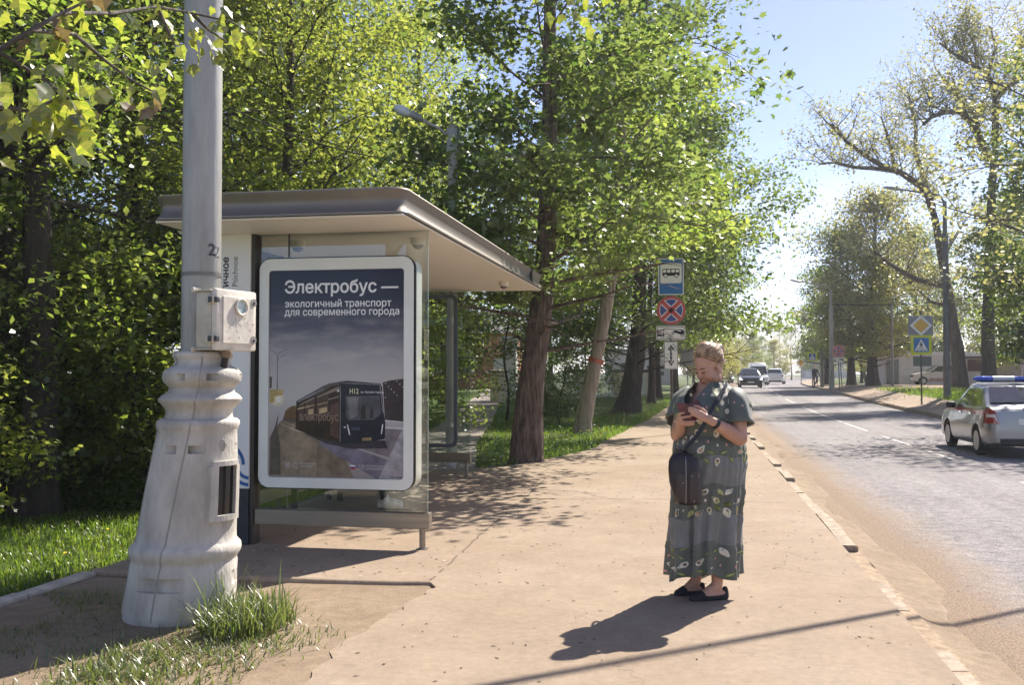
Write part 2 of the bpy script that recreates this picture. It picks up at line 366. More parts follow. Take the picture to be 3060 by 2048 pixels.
# road, pavements, path
setp(strip('road', yrange(-14, 330), lambda Y: S(Y)+1.40, lambda Y: S(Y)+8.62, lambda x, Y: rz_(Y)-.012*abs(x-S(Y)-5)/3.6, M_road, thick=.1, nx=10), kind='structure')
def xl_walk(Y):
    P = [(6.88,-4.5),(14.9,-4.5),(15.15,-3.5),(16.0,-2.95),(16.8,-2.72),(18,-2.3),(19.3,-2.05),(24,-1.85),(33,-1.45),(44,-1.05),(60,-.9+S(60)),(330,-.9+S(330))]
    for (a, xa), (b, xb) in zip(P, P[1:]):
        if a <= Y <= b:
            t = (Y-a)/(b-a); w = xa+(xb-xa)*t
            return w if Y < 60 else -.9+S(Y)
    return P[0][1]
ys = sorted(set(yrange(6.88, 330)+[14.9, 15.15, 16, 16.8, 18, 19.3]))
rw = random.Random(5)
edge_j = {Y: rw.uniform(-.07, .07) if 15.2 < Y < 80 else 0 for Y in ys}
setp(strip('pavement', ys, lambda Y: xl_walk(Y)+edge_j[Y], lambda Y: S(Y)+1.27, lambda x, Y: hz(0, Y), M_walk, thick=.16, nx=8), kind='structure')
rj = random.Random(15); ej = [rj.uniform(-.035, .035) for _ in range(400)]
setp(strip('pavement', [-14,-5,0]+[2+.11*i for i in range(44)]+[6.88], lambda Y: -1.86+(ej[int(Y*9) % 400]+.05*math.sin(Y*2.1) if 1.9 < Y < 6.8 else 0), lambda Y: 1.27, lambda x, Y: 0, M_walk, thick=.16, nx=4), kind='structure')
# trodden dirt island round the lamp post: slopes down from the pavement lip
setp(strip('dirt_ground', [-10,-2,2,3,3.6,4.2,4.8,5.2,5.6,6,6.3,6.6,6.86], lambda Y: -4.46, lambda Y: -1.72,
    lambda x, Y: -.014-.026*sm(-1.9, -3.2, x)*(.35+.65*sm(6.8, 5.6, Y) if False else 1)-.012*math.sin(x*3+Y*2)*.6+.05*math.exp(-((x+3.1)**2+(Y-5.6)**2)/.5), M_dirt, thick=.03, nx=12), kind='structure')
def path_c(Y):
    P = [(13.2,-3.9),(15,-4.1),(21.2,-5.45),(30,-6.9),(37,-8.2),(46,-9.9),(70,-14)]
    for (a, xa), (b, xb) in zip(P, P[1:]):
        if a <= Y <= b: return xa+(xb-xa)*(Y-a)/(b-a)
    return P[-1][1]
setp(strip('path', [14.92]+yrange(16, 70), lambda Y: path_c(Y)-.75, lambda Y: path_c(Y)+.75, lambda x, Y: hz(x, Y)+.012, M_path, thick=.08, nx=3), kind='structure')
setp(strip('pavement', yrange(20, 330), lambda Y: S(Y)+8.76, lambda Y: S(Y)+10.6, lambda x, Y: hz(x, Y)-.005, M_bare, thick=.2, nx=4), kind='structure')
# driveway and yard before the garages on the far side
V, Fs = [], []
for j, Y in enumerate([52,56,60,64,68,72,76,80,84]):
    for i in range(11):
        u0 = 10.4 if Y > 60 else 10.4+(60-Y)*.9
        X = S(Y)+u0+(44-u0)*i/10; V.append((X, Y, hz(X, Y)+.01))
for j in range(8):
    for i in range(10): Fs.append((j*11+i, j*11+i+1, (j+1)*11+i+1, (j+1)*11+i))
me = bpy.data.meshes.new('yard'); me.from_pydata(V, [], Fs); me.update(); setp(link('yard', me, None, [M_bare]), kind='structure')
# road markings: each dash its own sheet just above the asphalt
def dash(x, y0, y1, w=.10):
    b = MB(); n = max(1, int((y1-y0)/2)); 
    for i in range(n):
        a, c = y0+(y1-y0)*i/n, y0+(y1-y0)*(i+1)/n
        b.add([(x+S(a)-w/2, a, rz_(a)+.005), (x+S(a)+w/2, a, rz_(a)+.005), (x+S(c)+w/2, c, rz_(c)+.005), (x+S(c)-w/2, c, rz_(c)+.005)], [(0,1,2,3)])
    return setp(b.build('road_marking', M_paint), kind='structure')
for a, c in [(12.4,15.9),(19.8,21.9),(23.4,27.0),(29.2,33.5),(34.0,46),(50,56),(60,66),(70,76),(82,88)]: dash(4.82, a, c)
# kerbs: single concrete stones, some sunk under sand, some tilted
def kerb(side_u, y0, y1, seed, holes=0.):
    rk = random.Random(seed)
    base = strip('kerb', yrange(y0, y1), lambda Y: S(Y)+side_u-.075, lambda Y: S(Y)+side_u+.075, lambda x, Y: hz(side_u-(.3 if side_u < 5 else -.3)+S(Y), Y)-.055, mat('kerb_bed', (.33,.24,.16), rough=.95, var=.3, scale=14, bump=.6), thick=.16, nx=1)
    setp(base, kind='structure')
    Y = y0
    while Y < y1:
        L = rk.uniform(.8, 1.5); b = MB(); w = .072
        x = S(Y+L/2)+side_u+rk.uniform(-.012, .012); z = hz(side_u-(.3 if side_u < 5 else -.3)+S(Y), Y)+rk.uniform(-.004, .006)
        sunk = rk.random() < holes
        if sunk: z -= rk.uniform(.045, .06)
        dz0, dz1 = rk.uniform(-.006, .004), rk.uniform(-.006, .004); sk = rk.uniform(-.012, .012)
        n = 4
        rings = []
        for i in range(n+1):
            t = i/n; yy = Y+.012+(L-.024)*t; zz = z+dz0+(dz1-dz0)*t; xx = x+sk*(t-.5)+rk.uniform(-.004, .004); ch = rk.uniform(.008, .03)
            rings.append([(xx-w, yy, zz-.12), (xx+w, yy, zz-.12), (xx+w, yy, zz-ch), (xx+w-ch, yy+(rk.uniform(-.02,.02) if i in (0,n) else 0), zz), (xx-w+.006, yy, zz)])
        b.loft(rings); b.build('kerb_stone', M_kerb, base); Y += L+rk.uniform(0, .05 if rk.random() < .8 else .3)
kerb(1.345, 3.2, 62, 11, .55); kerb(8.69, 22, 62, 12, .15)
for u in (1.345, 8.69):
    setp(strip('kerb', yrange(62, 330), lambda Y: S(Y)+u-.07, lambda Y: S(Y)+u+.07, lambda x, Y: hz(x, Y)+.002, M_kerb, thick=.2, nx=1), kind='structure')
# drifted sand banked along the near kerb
def sand_z(x, Y):
    u = x-S(Y)-1.36; t = max(0, 1-u/(.38+.1*math.sin(Y*.9)+.06*math.sin(Y*2.3+1)))
    return rz_(Y)-.004+.105*t*t*(.8+.2*math.sin(Y*3.1)+.12*math.sin(Y*7.7+u*9))+(0 if t > 0 else -.02)
setp(strip('sand_verge_ground', [2+.22*i for i in range(150)]+list(np.linspace(35, 62, 40)), lambda Y: S(Y)+1.415, lambda Y: S(Y)+2.05, sand_z, M_dirt, thick=0, nx=9), kind='structure')
# kerb along the lawn beside the lamp post, stone by stone, and the dressed lip of the platform
rk = random.Random(8)
lk = setp(strip('kerb', [3,5,6.84], lambda Y: -4.59, lambda Y: -4.49, lambda x, Y: -.06, M_kerb, thick=.08, nx=1), kind='structure')
for i in range(5):
    y = 2.95+i*.78; b = MB(); z = -.005+rk.uniform(-.006, .006)
    b.box((-4.6, y+.006, -.12), (-4.48, y+.774, z)); b.build('kerb_stone', mat('pale_kerb', (.5,.43,.36), rough=.9, var=.2, scale=6, bump=.3), lk, bevel=.012)
b = MB(); lip = [(-4.52, 6.84), (-3.6, 6.83), (-2.7, 6.81), (-2.1, 6.84), (-1.87, 6.88)]
b.tube([(x, y+.03, -.03) for x, y in lip], .038, 8)
setp(b.build('kerb', M_walk, smooth=60), kind='structure')
# open joints in the asphalt where the bays meet
rj2 = random.Random(44)
def joint(P, w=.012):
    Q = []
    for (xa, ya), (xb, yb) in zip(P, P[1:]):
        n = max(2, int(math.hypot(xb-xa, yb-ya)/.14))
        for i in range(n): Q.append((xa+(xb-xa)*i/n+rj2.gauss(0,.006), ya+(yb-ya)*i/n+rj2.gauss(0,.006)))
    b = MB()
    for q in ribbon(Q, w):
        if rj2.random() < .8: b.add([(u, v, hz(0, v)+.003) for u, v in q], [(0,1,2,3)])
    return setp(b.build('pavement_joint', mat('joint_dirt', (.15,.11,.08), rough=.95, var=.4, scale=20)), kind='structure')
joint([(-1.88, 6.95), (-1.96, 9.2), (-2.0, 11.6), (-2.1, 14.5)], .016); joint([(-2.0, 11.6), (-.6, 11.9), (1.2, 11.8)], .012); joint([(-1.9, 18.2), (1.25, 18.4)], .018);

# ---------------------------------------------------------------- grass and other ground cover
M_grass = leaf_mat('grass_blade', (.06,.11,.012), (.14,.19,.03), (.16,.3,.02), (.34,.45,.05), tr=.5, gloss=.05)
M_grass_dry = leaf_mat('grass_tuft_blade', (.07,.10,.02), (.2,.22,.08), (.15,.24,.03), (.33,.38,.09), tr=.45, gloss=.09)
M_weed = leaf_mat('weed_leaf', (.03,.06,.01), (.08,.13,.025), (.1,.22,.015), (.24,.38,.04), tr=.5, gloss=.03)
def blades(name, P, h, w, m, seed=0, lean=.5, parent=None):
    """P: (n,3) roots; each blade is a bent three-segment strip"""
    rg = np.random.default_rng(seed); n = len(P); a = rg.uniform(0, 2*pi, n); hh = h*rg.uniform(.45, 1.15, n); ww = w*rg.uniform(.6, 1.2, n)
    side = np.stack([np.cos(a), np.sin(a), 0*a], 1); fw = np.stack([-np.sin(a), np.cos(a), 0*a], 1); le = lean*rg.uniform(.1, 1.2, n)
    rows = []
    for t, wf in ((0, 1), (.45, .85), (.8, .5)):
        c = P+fw*(le*hh*t*t)[:, None]+np.array([0,0,1])*(hh*t*(1-.25*le*t))[:, None]
        rows += [c-side*(ww*wf/2)[:, None], c+side*(ww*wf/2)[:, None]]
    tip = P+fw*(le*hh)[:, None]+np.array([0,0,1])*(hh*(1-.3*le))[:, None]
    Vv = np.stack(rows+[tip], 1).reshape(-1, 3); b = (np.arange(n)*7)[:, None]
    q = np.concatenate([b+np.array([0,1,3,2]), b+np.array([2,3,5,4])], 1).reshape(-1); t3 = (b+np.array([4,5,6])).reshape(-1)
    loops = np.concatenate([q, t3]); st = np.concatenate([np.arange(2*n)*4, 8*n+np.arange(n)*3]); sz = np.concatenate([np.full(2*n, 4), np.full(n, 3)])
    return setp(link(name, fast_mesh(name, Vv, st, sz, loops), parent, [m]), kind='stuff')
hzv = np.vectorize(hz)
def scatter(n, x0, x1, y0, y1, seed, z=-.03, keep=None):
    rg = np.random.default_rng(seed); X = rg.uniform(x0, x1, n); Y = rg.uniform(y0, y1, n)
    if keep is not None: k = keep(X, Y, rg); X, Y = X[k], Y[k]
    return np.stack([X, Y, hzv(X, Y)+z], 1)
def vnoise(X, Y, s, seed=0):
    r = np.random.default_rng(seed).uniform(0, 6.28, 6)
    return (np.sin(X*s+r[0]+1.7*np.sin(Y*s*.7+r[1]))+np.sin(Y*s*1.3+r[2]+1.3*np.sin(X*s*.9+r[3]))+np.sin((X+Y)*s*.6+r[4]))/3
xw = np.vectorize(xl_walk); pc = np.vectorize(path_c); Sv = np.vectorize(S)
g0 = scatter(46000, -13, -4.9, 3.2, 16, 20, z=0., keep=lambda X, Y, r: r.uniform(size=len(X)) < .75+.25*vnoise(X, Y, 2))
blades('lawn_grass', g0, .14, .02, M_grass, 11, .8)
g1 = np.concatenate([scatter(100, -13, -4.9, 3.2, 15.5, 21, keep=lambda X, Y, r: r.uniform(size=len(X)) < .75+.25*vnoise(X, Y, 2)),
    scatter(30000, -9, -.7, 14.95, 34, 22, keep=lambda X, Y, r: (X < xw(Y)+.05) & (abs(X-pc(Y)) > .74+.05*r.normal(size=len(X)))),
    scatter(22000, -14, -.2, 30, 58, 23, keep=lambda X, Y, r: (X < xw(Y)+.05) & (abs(X-pc(Y)) > .76)),
    scatter(9000, -14, -5.2, 13, 34, 24, keep=lambda X, Y, r: X < pc(np.maximum(Y, 14))-.7)])
blades('lawn_grass', g1, .11, .011, M_grass, 1, .7)
g2 = scatter(9000, -3, -.4, 14.95, 50, 25, keep=lambda X, Y, r: (X < xw(Y)+.02) & (X > xw(Y)-.55))
blades('verge_grass', g2, .17, .014, M_grass, 2, .6)
g3 = scatter(9000, 9.5, 17, 36, 62, 26, keep=lambda X, Y, r: X-Sv(Y) > 10.5+.25*r.normal(size=len(X)))
blades('verge_grass', g3, .22, .03, M_grass, 3, .6)
rg = np.random.default_rng(4)
tx = np.concatenate([rg.normal(-2.66, .15, 800), rg.normal(-2.45, .2, 800), rg.uniform(-3.15, -2.2, 1000), rg.normal(-2.9, .2, 800)])
ty = np.concatenate([rg.normal(5.55, .18, 800), rg.normal(5.25, .16, 800), rg.uniform(4.1, 5.3, 1000), rg.normal(4.75, .25, 800)])
kk = (np.hypot(tx+3.17, ty-5.72) > .36) & (tx < -1.93); tx, ty = tx[kk], ty[kk]
hgt = np.clip(1.2-((tx+2.62)**2/.12+(ty-5.55)**2/.22), .22, 1)
T = np.stack([tx, ty, 0*tx-.055], 1)
blades('tuft_grass', T[hgt > .6], .27, .011, M_grass_dry, 5, .75); blades('tuft_grass', T[hgt <= .6], .105, .011, M_grass_dry, 6, 1.0)
Tt = np.stack([rg.normal(-2.7, .14, 45), rg.normal(5.5, .14, 45), np.full(45, -.055)], 1); blades('tuft_grass', Tt, .42, .012, M_grass_dry, 7, .6)
blades('sparse_grass', scatter(7000, -4.44, -2.4, 3.2, 6.3, 27, z=-.05, keep=lambda X, Y, r: vnoise(X, Y, 3) > -.05), .075, .008, M_grass_dry, 8, 1.)
# leaf-sized ground cover: numpy scatter of small leaves with stems hidden inside
LEAF6 = np.array([(0,0,0),(.32,.25,.05),(.3,.6,.03),(0,1,-.06),(-.3,.6,.03),(-.32,.25,.05)])
LEAFM = np.array([(0,.04,0),(.36,0,.03),(.26,.27,.03),(.52,.52,.0),(.2,.58,.05),(0,1.02,-.06),(-.2,.58,.05),(-.52,.52,0),(-.26,.27,.03),(-.36,0,.03)])
LEAF4 = np.array([(0,0,0),(.3,.45,.06),(0,1,-.05),(-.3,.45,.06)])
def leaves(P, size, tmpl, seed, up=.9, droop=.35, szvar=.35):
    rg = np.random.default_rng(seed); n = len(P); nrm = np.array([0,0,1])*up+rg.normal(size=(n,3))*.55; nrm /= np.linalg.norm(nrm, axis=1)[:, None]
    d = rg.normal(size=(n,3))+np.array([0,0,-droop]); d -= nrm*(d*nrm).sum(1)[:, None]; d /= np.linalg.norm(d, axis=1)[:, None]
    s = np.cross(d, nrm); sc = size*rg.uniform(1-szvar, 1+szvar, n)
    k = len(tmpl)
    Vv = P[:, None, :]+(s[:, None, :]*tmpl[None, :, 0:1]+d[:, None, :]*tmpl[None, :, 1:2]+nrm[:, None, :]*tmpl[None, :, 2:3])*sc[:, None, None]
    return Vv.reshape(-1, 3), k, n
def leaf_mesh(name, P, size, tmpl, seed, **kw):
    Vv, k, n = leaves(P, size, tmpl, seed, **kw)
    return fast_mesh(name, Vv, np.arange(n)*k, np.full(n, k), np.arange(n*k))
def undergrowth(name, n, box, seed, zmax, size, m, keep=None):
    P = scatter(n, *box, seed, z=0, keep=keep); rg = np.random.default_rng(seed+1)
    P[:, 2] += rg.uniform(0, 1, len(P))**1.5*zmax*(.55+.45*vnoise(P[:, 0], P[:, 1], 1.3, seed))
    return setp(link(name, leaf_mesh(name, P, size, LEAF4, seed+2, up=1.1), None, [m]), kind='stuff')
undergrowth('undergrowth', 9000, (-16, -7.4, 15.2, 19), 33, .8, .11, M_weed, keep=lambda X, Y, r: (X < pc(np.maximum(Y, 14))-2.4) & (Y > 15.6-.12*(X+7.4)))
undergrowth('undergrowth', 26000, (-21, -9.0, 16, 28), 31, .55, .10, M_weed, keep=lambda X, Y, r: (X < pc(np.maximum(Y, 14))-1.6))
undergrowth('undergrowth', 12000, (-34, -9, 22, 55), 34, .7, .2, M_weed, keep=lambda X, Y, r: (X < pc(np.maximum(Y, 14))-3))
undergrowth('weeds', 4200, (-12, -5.2, 3.5, 15), 37, .16, .07, M_weed, keep=lambda X, Y, r: vnoise(X, Y, 2.4, 3) > .25)
undergrowth('weeds', 3000, (-4.5, -1.2, 16, 42), 40, .22, .08, M_weed, keep=lambda X, Y, r: (X < xw(Y)-.05) & (vnoise(X, Y, 1.7, 4) > .2))
# dandelion heads dotted over the lawn
rg = np.random.default_rng(50)
P = np.concatenate([scatter(70, -10, -5.4, 5, 14, 51, z=.085), scatter(60, -2.9, -1.2, 20, 34, 52, z=.16, keep=lambda X, Y, r: X < xw(Y)-.1), scatter(14, -5, -3, 15.2, 17, 53, z=.1), scatter(40, -8, -2, 16, 40, 54, z=.1, keep=lambda X, Y, r: X < xw(Y)-.3)])
tm = np.array([(math.cos(i*pi/4), math.sin(i*pi/4), 0) for i in range(8)])
setp(link('dandelion_flowers', leaf_mesh('dandelion_flowers', P, .022, tm, 55, up=1.6), None, [mat('dandelion_yellow', (.8,.55,.02), rough=.8)]), kind='stuff')
# twigs, husks and butts lying on the paving and the dirt
def litter(name, n, box, seed, L, m, z, keep=None):
    rg = np.random.default_rng(seed); b = MB(); rr = random.Random(seed)
    for i in range(n):
        x, y = rr.uniform(box[0], box[1]), rr.uniform(box[2], box[3]); 
        if keep and not keep(x, y): continue
        a = rr.uniform(0, pi); l = L*rr.uniform(.4, 1.3); w = l*rr.uniform(.12, .3); zz = hz(x, y)+z
        c, s_ = math.cos(a), math.sin(a)
        b.add([(x-c*l/2, y-s_*l/2, zz+.001), (x+s_*w/2, y-c*w/2, zz+.002), (x+c*l/2, y+s_*l/2, zz+.001), (x-s_*w/2, y+c*w/2, zz+.006)], [(0,1,3),(1,2,3)])
    return setp(b.build(name, m), kind='stuff')
litter('litter', 420, (-1.8, 1.25, 4, 16), 61, .036, mat('dry_husk', (.09,.06,.04), rough=.9), .001)
litter('litter', 120, (-4.3, -1.9, 7, 9.5), 62, .04, mat('dry_husk', (.09,.06,.04)), .001)
litter('litter', 60, (-3.9, -1.9, 5.2, 8.2), 63, .045, mat('cigarette_end', (.6,.52,.4), rough=.8), .003, keep=lambda x, y: y > 6.95)
litter('litter', 40, (-2.6, -1.9, 5.2, 6.7), 66, .05, mat('cigarette_end', (.6,.52,.4)), -.03)
litter('litter', 160, (1.45, 3.2, 5.5, 16), 64, .035, mat('dry_husk', (.09,.06,.04)), -.14)
# ================================================================== TREES
M_bark = mat('maple_bark', (.10,.068,.052), rough=.95, var=.55, scale=10, bump=2.2, bscale=12, stretch=(2.4,2.4,.28), c2=(.24,.172,.135))
M_bark_dark = mat('dark_bark', (.05,.036,.03), rough=.95, var=.4, scale=5, bump=1.4, bscale=10, stretch=(2,2,.35), c2=(.09,.068,.055))
M_bark_pale = mat('pale_dead_wood', (.30,.22,.165), rough=.85, var=.4, scale=4, bump=.8, bscale=7, stretch=(2.5,2.5,.25), c2=(.44,.35,.275))
M_bark_grey = mat('willow_bark', (.12,.10,.092), rough=.95, var=.4, scale=4, bump=1.5, bscale=8, stretch=(2,2,.4), c2=(.15,.13,.115))
M_leaf = leaf_mat('maple_leaf', (.07,.115,.022), (.15,.19,.045), (.30,.46,.05), (.62,.70,.13), tr=.5, gloss=.07)
M_leaf_s = leaf_mat('maple_leaf_blueish', (.055,.09,.024), (.115,.15,.045), (.17,.29,.045), (.44,.53,.12), tr=.48, gloss=.07)
M_leaf_b = leaf_mat('maple_leaf_fresh', (.07,.11,.014), (.16,.19,.03), (.34,.45,.05), (.64,.67,.13), tr=.5, gloss=.06)
M_leaf_d = leaf_mat('elm_leaf', (.05,.09,.018), (.10,.145,.03), (.18,.31,.03), (.4,.5,.08), tr=.45, gloss=.08)
M_leaf_o = leaf_mat('poplar_leaf', (.13,.14,.05), (.24,.23,.11), (.38,.40,.10), (.68,.64,.22), tr=.45, gloss=.1)
M_leaf_y = leaf_mat('yellow_green_leaf', (.11,.13,.02), (.2,.2,.04), (.42,.42,.04), (.7,.66,.12), tr=.5, gloss=.08)

class Tree:
    """wood (one MB) and leaf positions of one tree, in its own coordinates"""
    def __init__(s, seed, zlim=0): s.zlim = zlim; s.w = MB(); s.c = []; s.r = random.Random(seed); s.seed = seed
    def trunk(s, path, r0, r1, n=14, flare=1.35, bumpy=.05):
        pts = [Vector(p) for p in path]; out, rad = [], []
        N = 30
        L = len(pts)-1
        for i in range(N+1):
            t = i/N*L; k = min(int(t), L-1); f = t-k
            p0, p1, p2, p3 = pts[max(k-1,0)], pts[k], pts[k+1], pts[min(k+2,L)]
            out.append(.5*((2*p1)+(p2-p0)*f+(2*p0-5*p1+4*p2-p3)*f*f+(3*p1-p0-3*p2+p3)*f**3))
            z = i/N; rad.append((r0+(r1-r0)*z)*(1+(flare-1)*math.exp(-z*N/2.2))*(1+s.r.uniform(-bumpy, bumpy)))
        x, y, d = Vector((1,0,0)), Vector((0,1,0)), None
        ph = [s.r.uniform(0, 6.28) for _ in range(4)]; rings = []
        for i, p in enumerate(out):
            z = i/N; fl = math.exp(-z*N/3)
            rings.append([p+(x*math.cos(2*pi*k/n)+y*math.sin(2*pi*k/n))*rad[i]*(1+.06*math.sin(3*2*pi*k/n+ph[0]+z*2)+.03*math.sin(5*2*pi*k/n+ph[1]-z*3)+fl*.14*math.sin(4*2*pi*k/n+ph[2])) for k in range(n)])
        s.w.loft(rings); s.path, s.rad = out, rad; return s
    def at(s, t):
        i = min(int(t*30), 29); f = t*30-i; return s.path[i].lerp(s.path[i+1], f), s.rad[i]
    def limb(s, p, d, L, r, droop=.0, sub=4, spread=.5, clump=.3, n=6, twig=True, lo=.35):
        q = s.r; d = Vector(d).normalized(); pts, rad = [Vector(p)], [r]; K = 6
        for i in range(K):
            d = (d+Vector((q.gauss(0,.12), q.gauss(0,.12), q.gauss(0,.1)+(.10-droop*(.4+i/K)))) ).normalized()
            if s.zlim and pts[-1].z+d.z*L/K*1.5 < s.zlim: d.z = abs(d.z)*.3+.12; d.normalize()
            pts.append(pts[-1]+d*L/K); rad.append(r*(1-.8*(i+1)/K))
        s.w.tube(pts, rad, n, cap=False)
        for i in range(2, K+1):
            if i/K >= lo: s.c.append((pts[i], clump))
        for k in range(sub):
            t = q.uniform(lo, 1); i = min(int(t*K), K-1); b = pts[i].lerp(pts[i+1], t*K-i); dd = (pts[i+1]-pts[i]).normalized()
            a = Vector((q.gauss(0,1), q.gauss(0,1), q.gauss(.1,.6))).normalized(); dd = (dd*.7+a*spread*1.4+Vector((0,0,-droop*.6))).normalized()
            l = L*q.uniform(.22, .45); m = b+dd*l*.5+Vector((0,0,.05*l)); e = b+dd*l+Vector((0,0,-droop*l*.3))
            if twig: s.w.tube([b, m, e], [rad[i]*.5+.004, rad[i]*.3+.003, .004], 4, cap=False)
            s.c.append((m, clump)); s.c.append((e, clump))
        return pts
    def crown(s, z0, z1, Rf, n, elev=(10,50), droop=.1, sub=5, clump=.32, off=(0,0), rl=.3, az0=0., flat=False):
        """limbs all along the trunk between heights z0..z1 (fractions of its path); Rf(t) gives their reach"""
        q = s.r
        for i in range(n):
            t = (i+.5)/n; f = z0+(z1-z0)*t; p, r = s.at(f); a = az0+i*2.399+q.uniform(-.4,.4); e = R(elev[0]+(elev[1]-elev[0])*t+q.uniform(-10,10))
            L = Rf(t)*q.uniform(.75, 1.15)*(1+off[0]*math.cos(a)+off[1]*math.sin(a))
            s.limb(p, (math.cos(a)*math.cos(e), math.sin(a)*math.cos(e), math.sin(e)), L, max(.012, r*rl), droop, sub, clump=clump)
        return s
    def leafpos(s, n, flat=.6, zmin=None):
        rg = np.random.default_rng(s.seed+7); C = np.array([tuple(c[0]) for c in s.c]); W = np.array([c[1] for c in s.c]); wgt = rg.uniform(.4, 1.6, len(C)); k = rg.choice(len(C), n, p=wgt/wgt.sum())
        P = C[k]+rg.normal(size=(n,3))*W[k][:, None]*np.array([1,1,flat])
        if zmin is not None: P = P[P[:, 2] > (zmin(P) if callable(zmin) else zmin)]
        return P
    def meshes(s, n, size, tmpl=LEAF6, flat=.6, zmin=.5, up=.9, name='crown'):
        return s.w.mesh('trunk', smooth=70), leaf_mesh(name, s.leafpos(n, flat, zmin), size, tmpl, s.seed, up=up)
def plant_tree(name, label, pos, tm, cm, bark, leaf, rz=0., sc=1., group=None, cat='tree'):
    t = thing(name, label, cat, pos, rz, group, sc)
    def shared(nm, me, m):
        if not me.materials: me.materials.append(m)
        o = bpy.data.objects.new(nm, me); col.objects.link(o); o.parent = t; RM[o] = RM[t]
        if me.materials[0] is not m: o.material_slots[0].link = 'OBJECT'; o.material_slots[0].material = m
        return o
    shared('trunk', tm, bark)
    if cm is not None: setp(shared('crown', cm, leaf), kind='stuff')
    return t
ell = lambda Rm, lo=.35: (lambda t: Rm*max(lo, math.sqrt(max(0, 1-(1.75*t-.75)**2))))
gz = lambda x, y, d=-.08: (x, y, hz(x, y)+d)
# --- the big maple beyond the shelter, its trunk bare to three metres
t = Tree(101, 3.9); t.trunk([(0,0,0),(.06,.02,1.2),(.24,.05,2.6),(.36,.08,4.2),(.40,.1,6.2),(.42,.05,8.5),(.5,0,12)], .255, .07, n=20)
t.crown(.25, .98, lambda q: 2.5*max(.45, math.sqrt(max(0, 1-(1.5*q-.6)**2))), 44, elev=(-6, 55), droop=.17, sub=6, clump=.3, off=(.2,-.04), rl=.2)
for i in range(12):
    p, r = t.at(.26+.5*i/12); a = t.r.uniform(0, 6.28); t.limb(p, (math.cos(a), math.sin(a), .3), .7, .01, .2, 2, clump=.2)
for dx, dy, f, L in ((-.55,-.75,.50,2.3),(-.8,-.5,.54,2.4),(-.6,-.8,.46,2.1),(-.8,-.6,.42,2.2)):
    p, r = t.at(f); t.limb(p, (dx, dy, .12), L, .03, .12, 6, clump=.28)
a1, b1 = t.meshes(33000, .118, LEAFM, flat=.55, zmin=lambda P: 2.8+.62*np.maximum(0, P[:, 0]-.7)+50*((abs(P[:, 0]-.42-.09*P[:, 1]) < .40) & (P[:, 1] < .15) & (P[:, 2] > 4.6) & (np.sin(P[:, 0]*913+P[:, 2]*577) < .8)))
plant_tree('maple_tree', 'large leafy maple with thick furrowed trunk at the pavement edge just beyond the shelter', gz(-2.82, 16.65), a1, b1, M_bark, M_leaf_s)
# --- pale leaning trunk, barkless, with a tuft of foliage high up
t = Tree(102); t.trunk([(0,0,0),(.16,0,.9),(.42,.05,2.2),(.62,.05,3.2),(.78,.1,4.1),(.86,.1,5.2),(1.0,.1,7.0),(1.1,.1,9)], .21, .09, n=14, flare=1.5, bumpy=.09)
t.crown(.55, .98, ell(3.0), 18, elev=(5,55), droop=.15, sub=5, clump=.34, off=(.2,0))
a2, b2 = t.meshes(15000, .14, LEAF6, zmin=lambda P: 4.0+.6*(P[:, 0] > 1.0))
tr = plant_tree('maple_tree', 'tree with a pale bare leaning trunk marked by a red band', gz(-2.8, 24.9), a2, b2, M_bark_pale, M_leaf)
b = MB(); b.tube([(.355,.05,1.86),(.385,.05,1.96)], [.207,.205], 14, cap=False); b.build('painted_band', mat('red_band', (.42,.12,.08), rough=.9, var=.4, scale=12), tr, local=True, smooth=60)
# --- thick dark tree and its neighbours along the verge
t = Tree(103, 3.9); t.trunk([(0,0,0),(.2,0,1.2),(.42,.1,3),(.5,.1,5.5),(.55,0,9),(.6,0,16)], .46, .1, n=18, flare=1.45)
t.crown(.24, 1, lambda q: 4.7*max(.4, math.sqrt(max(0, 1-(1.5*q-.55)**2))), 46, elev=(4, 50), droop=.1, sub=6, clump=.5, off=(.1,-.1), rl=.11)
a3, b3 = t.meshes(62000, .17, LEAF4, zmin=3.0)
plant_tree('elm_tree', 'thick dark trunked tree with the widest crown hanging over the road', gz(-2.5, 37.6), a3, b3, M_bark_dark, M_leaf_d)
t = Tree(104, 3.4); t.trunk([(0,0,0),(.05,0,2),(-.05,.05,4.5),(.1,0,8),(.1,.1,13)], .19, .05, n=12)
t.crown(.3, 1, ell(4.2), 34, elev=(8,55), droop=.1, sub=5, clump=.42, rl=.15)
a4, b4 = t.meshes(32000, .15, LEAF4, zmin=2.6)
plant_tree('maple_tree', 'slim dark straight trunk right of the thickest verge tree', gz(-2.0, 47.5), a4, b4, M_bark_dark, M_leaf_d, .6)
plant_tree('maple_tree', 'second slim dark trunk standing close behind the first slim one', gz(-1.9, 54), a4, b4, M_bark_dark, M_leaf, 2.2, 1.05)
plant_tree('maple_tree', 'dark trunk directly behind the bus stop sign post', gz(-1.1, 62), a4, b4, M_bark_dark, M_leaf_d, 4.0, 1.2)
plant_tree('maple_tree', 'rounded tree on the left verge furthest along before the small crossing sign', gz(0.0, 84), a4, b4, M_bark_dark, M_leaf_y, 5.1, .62)
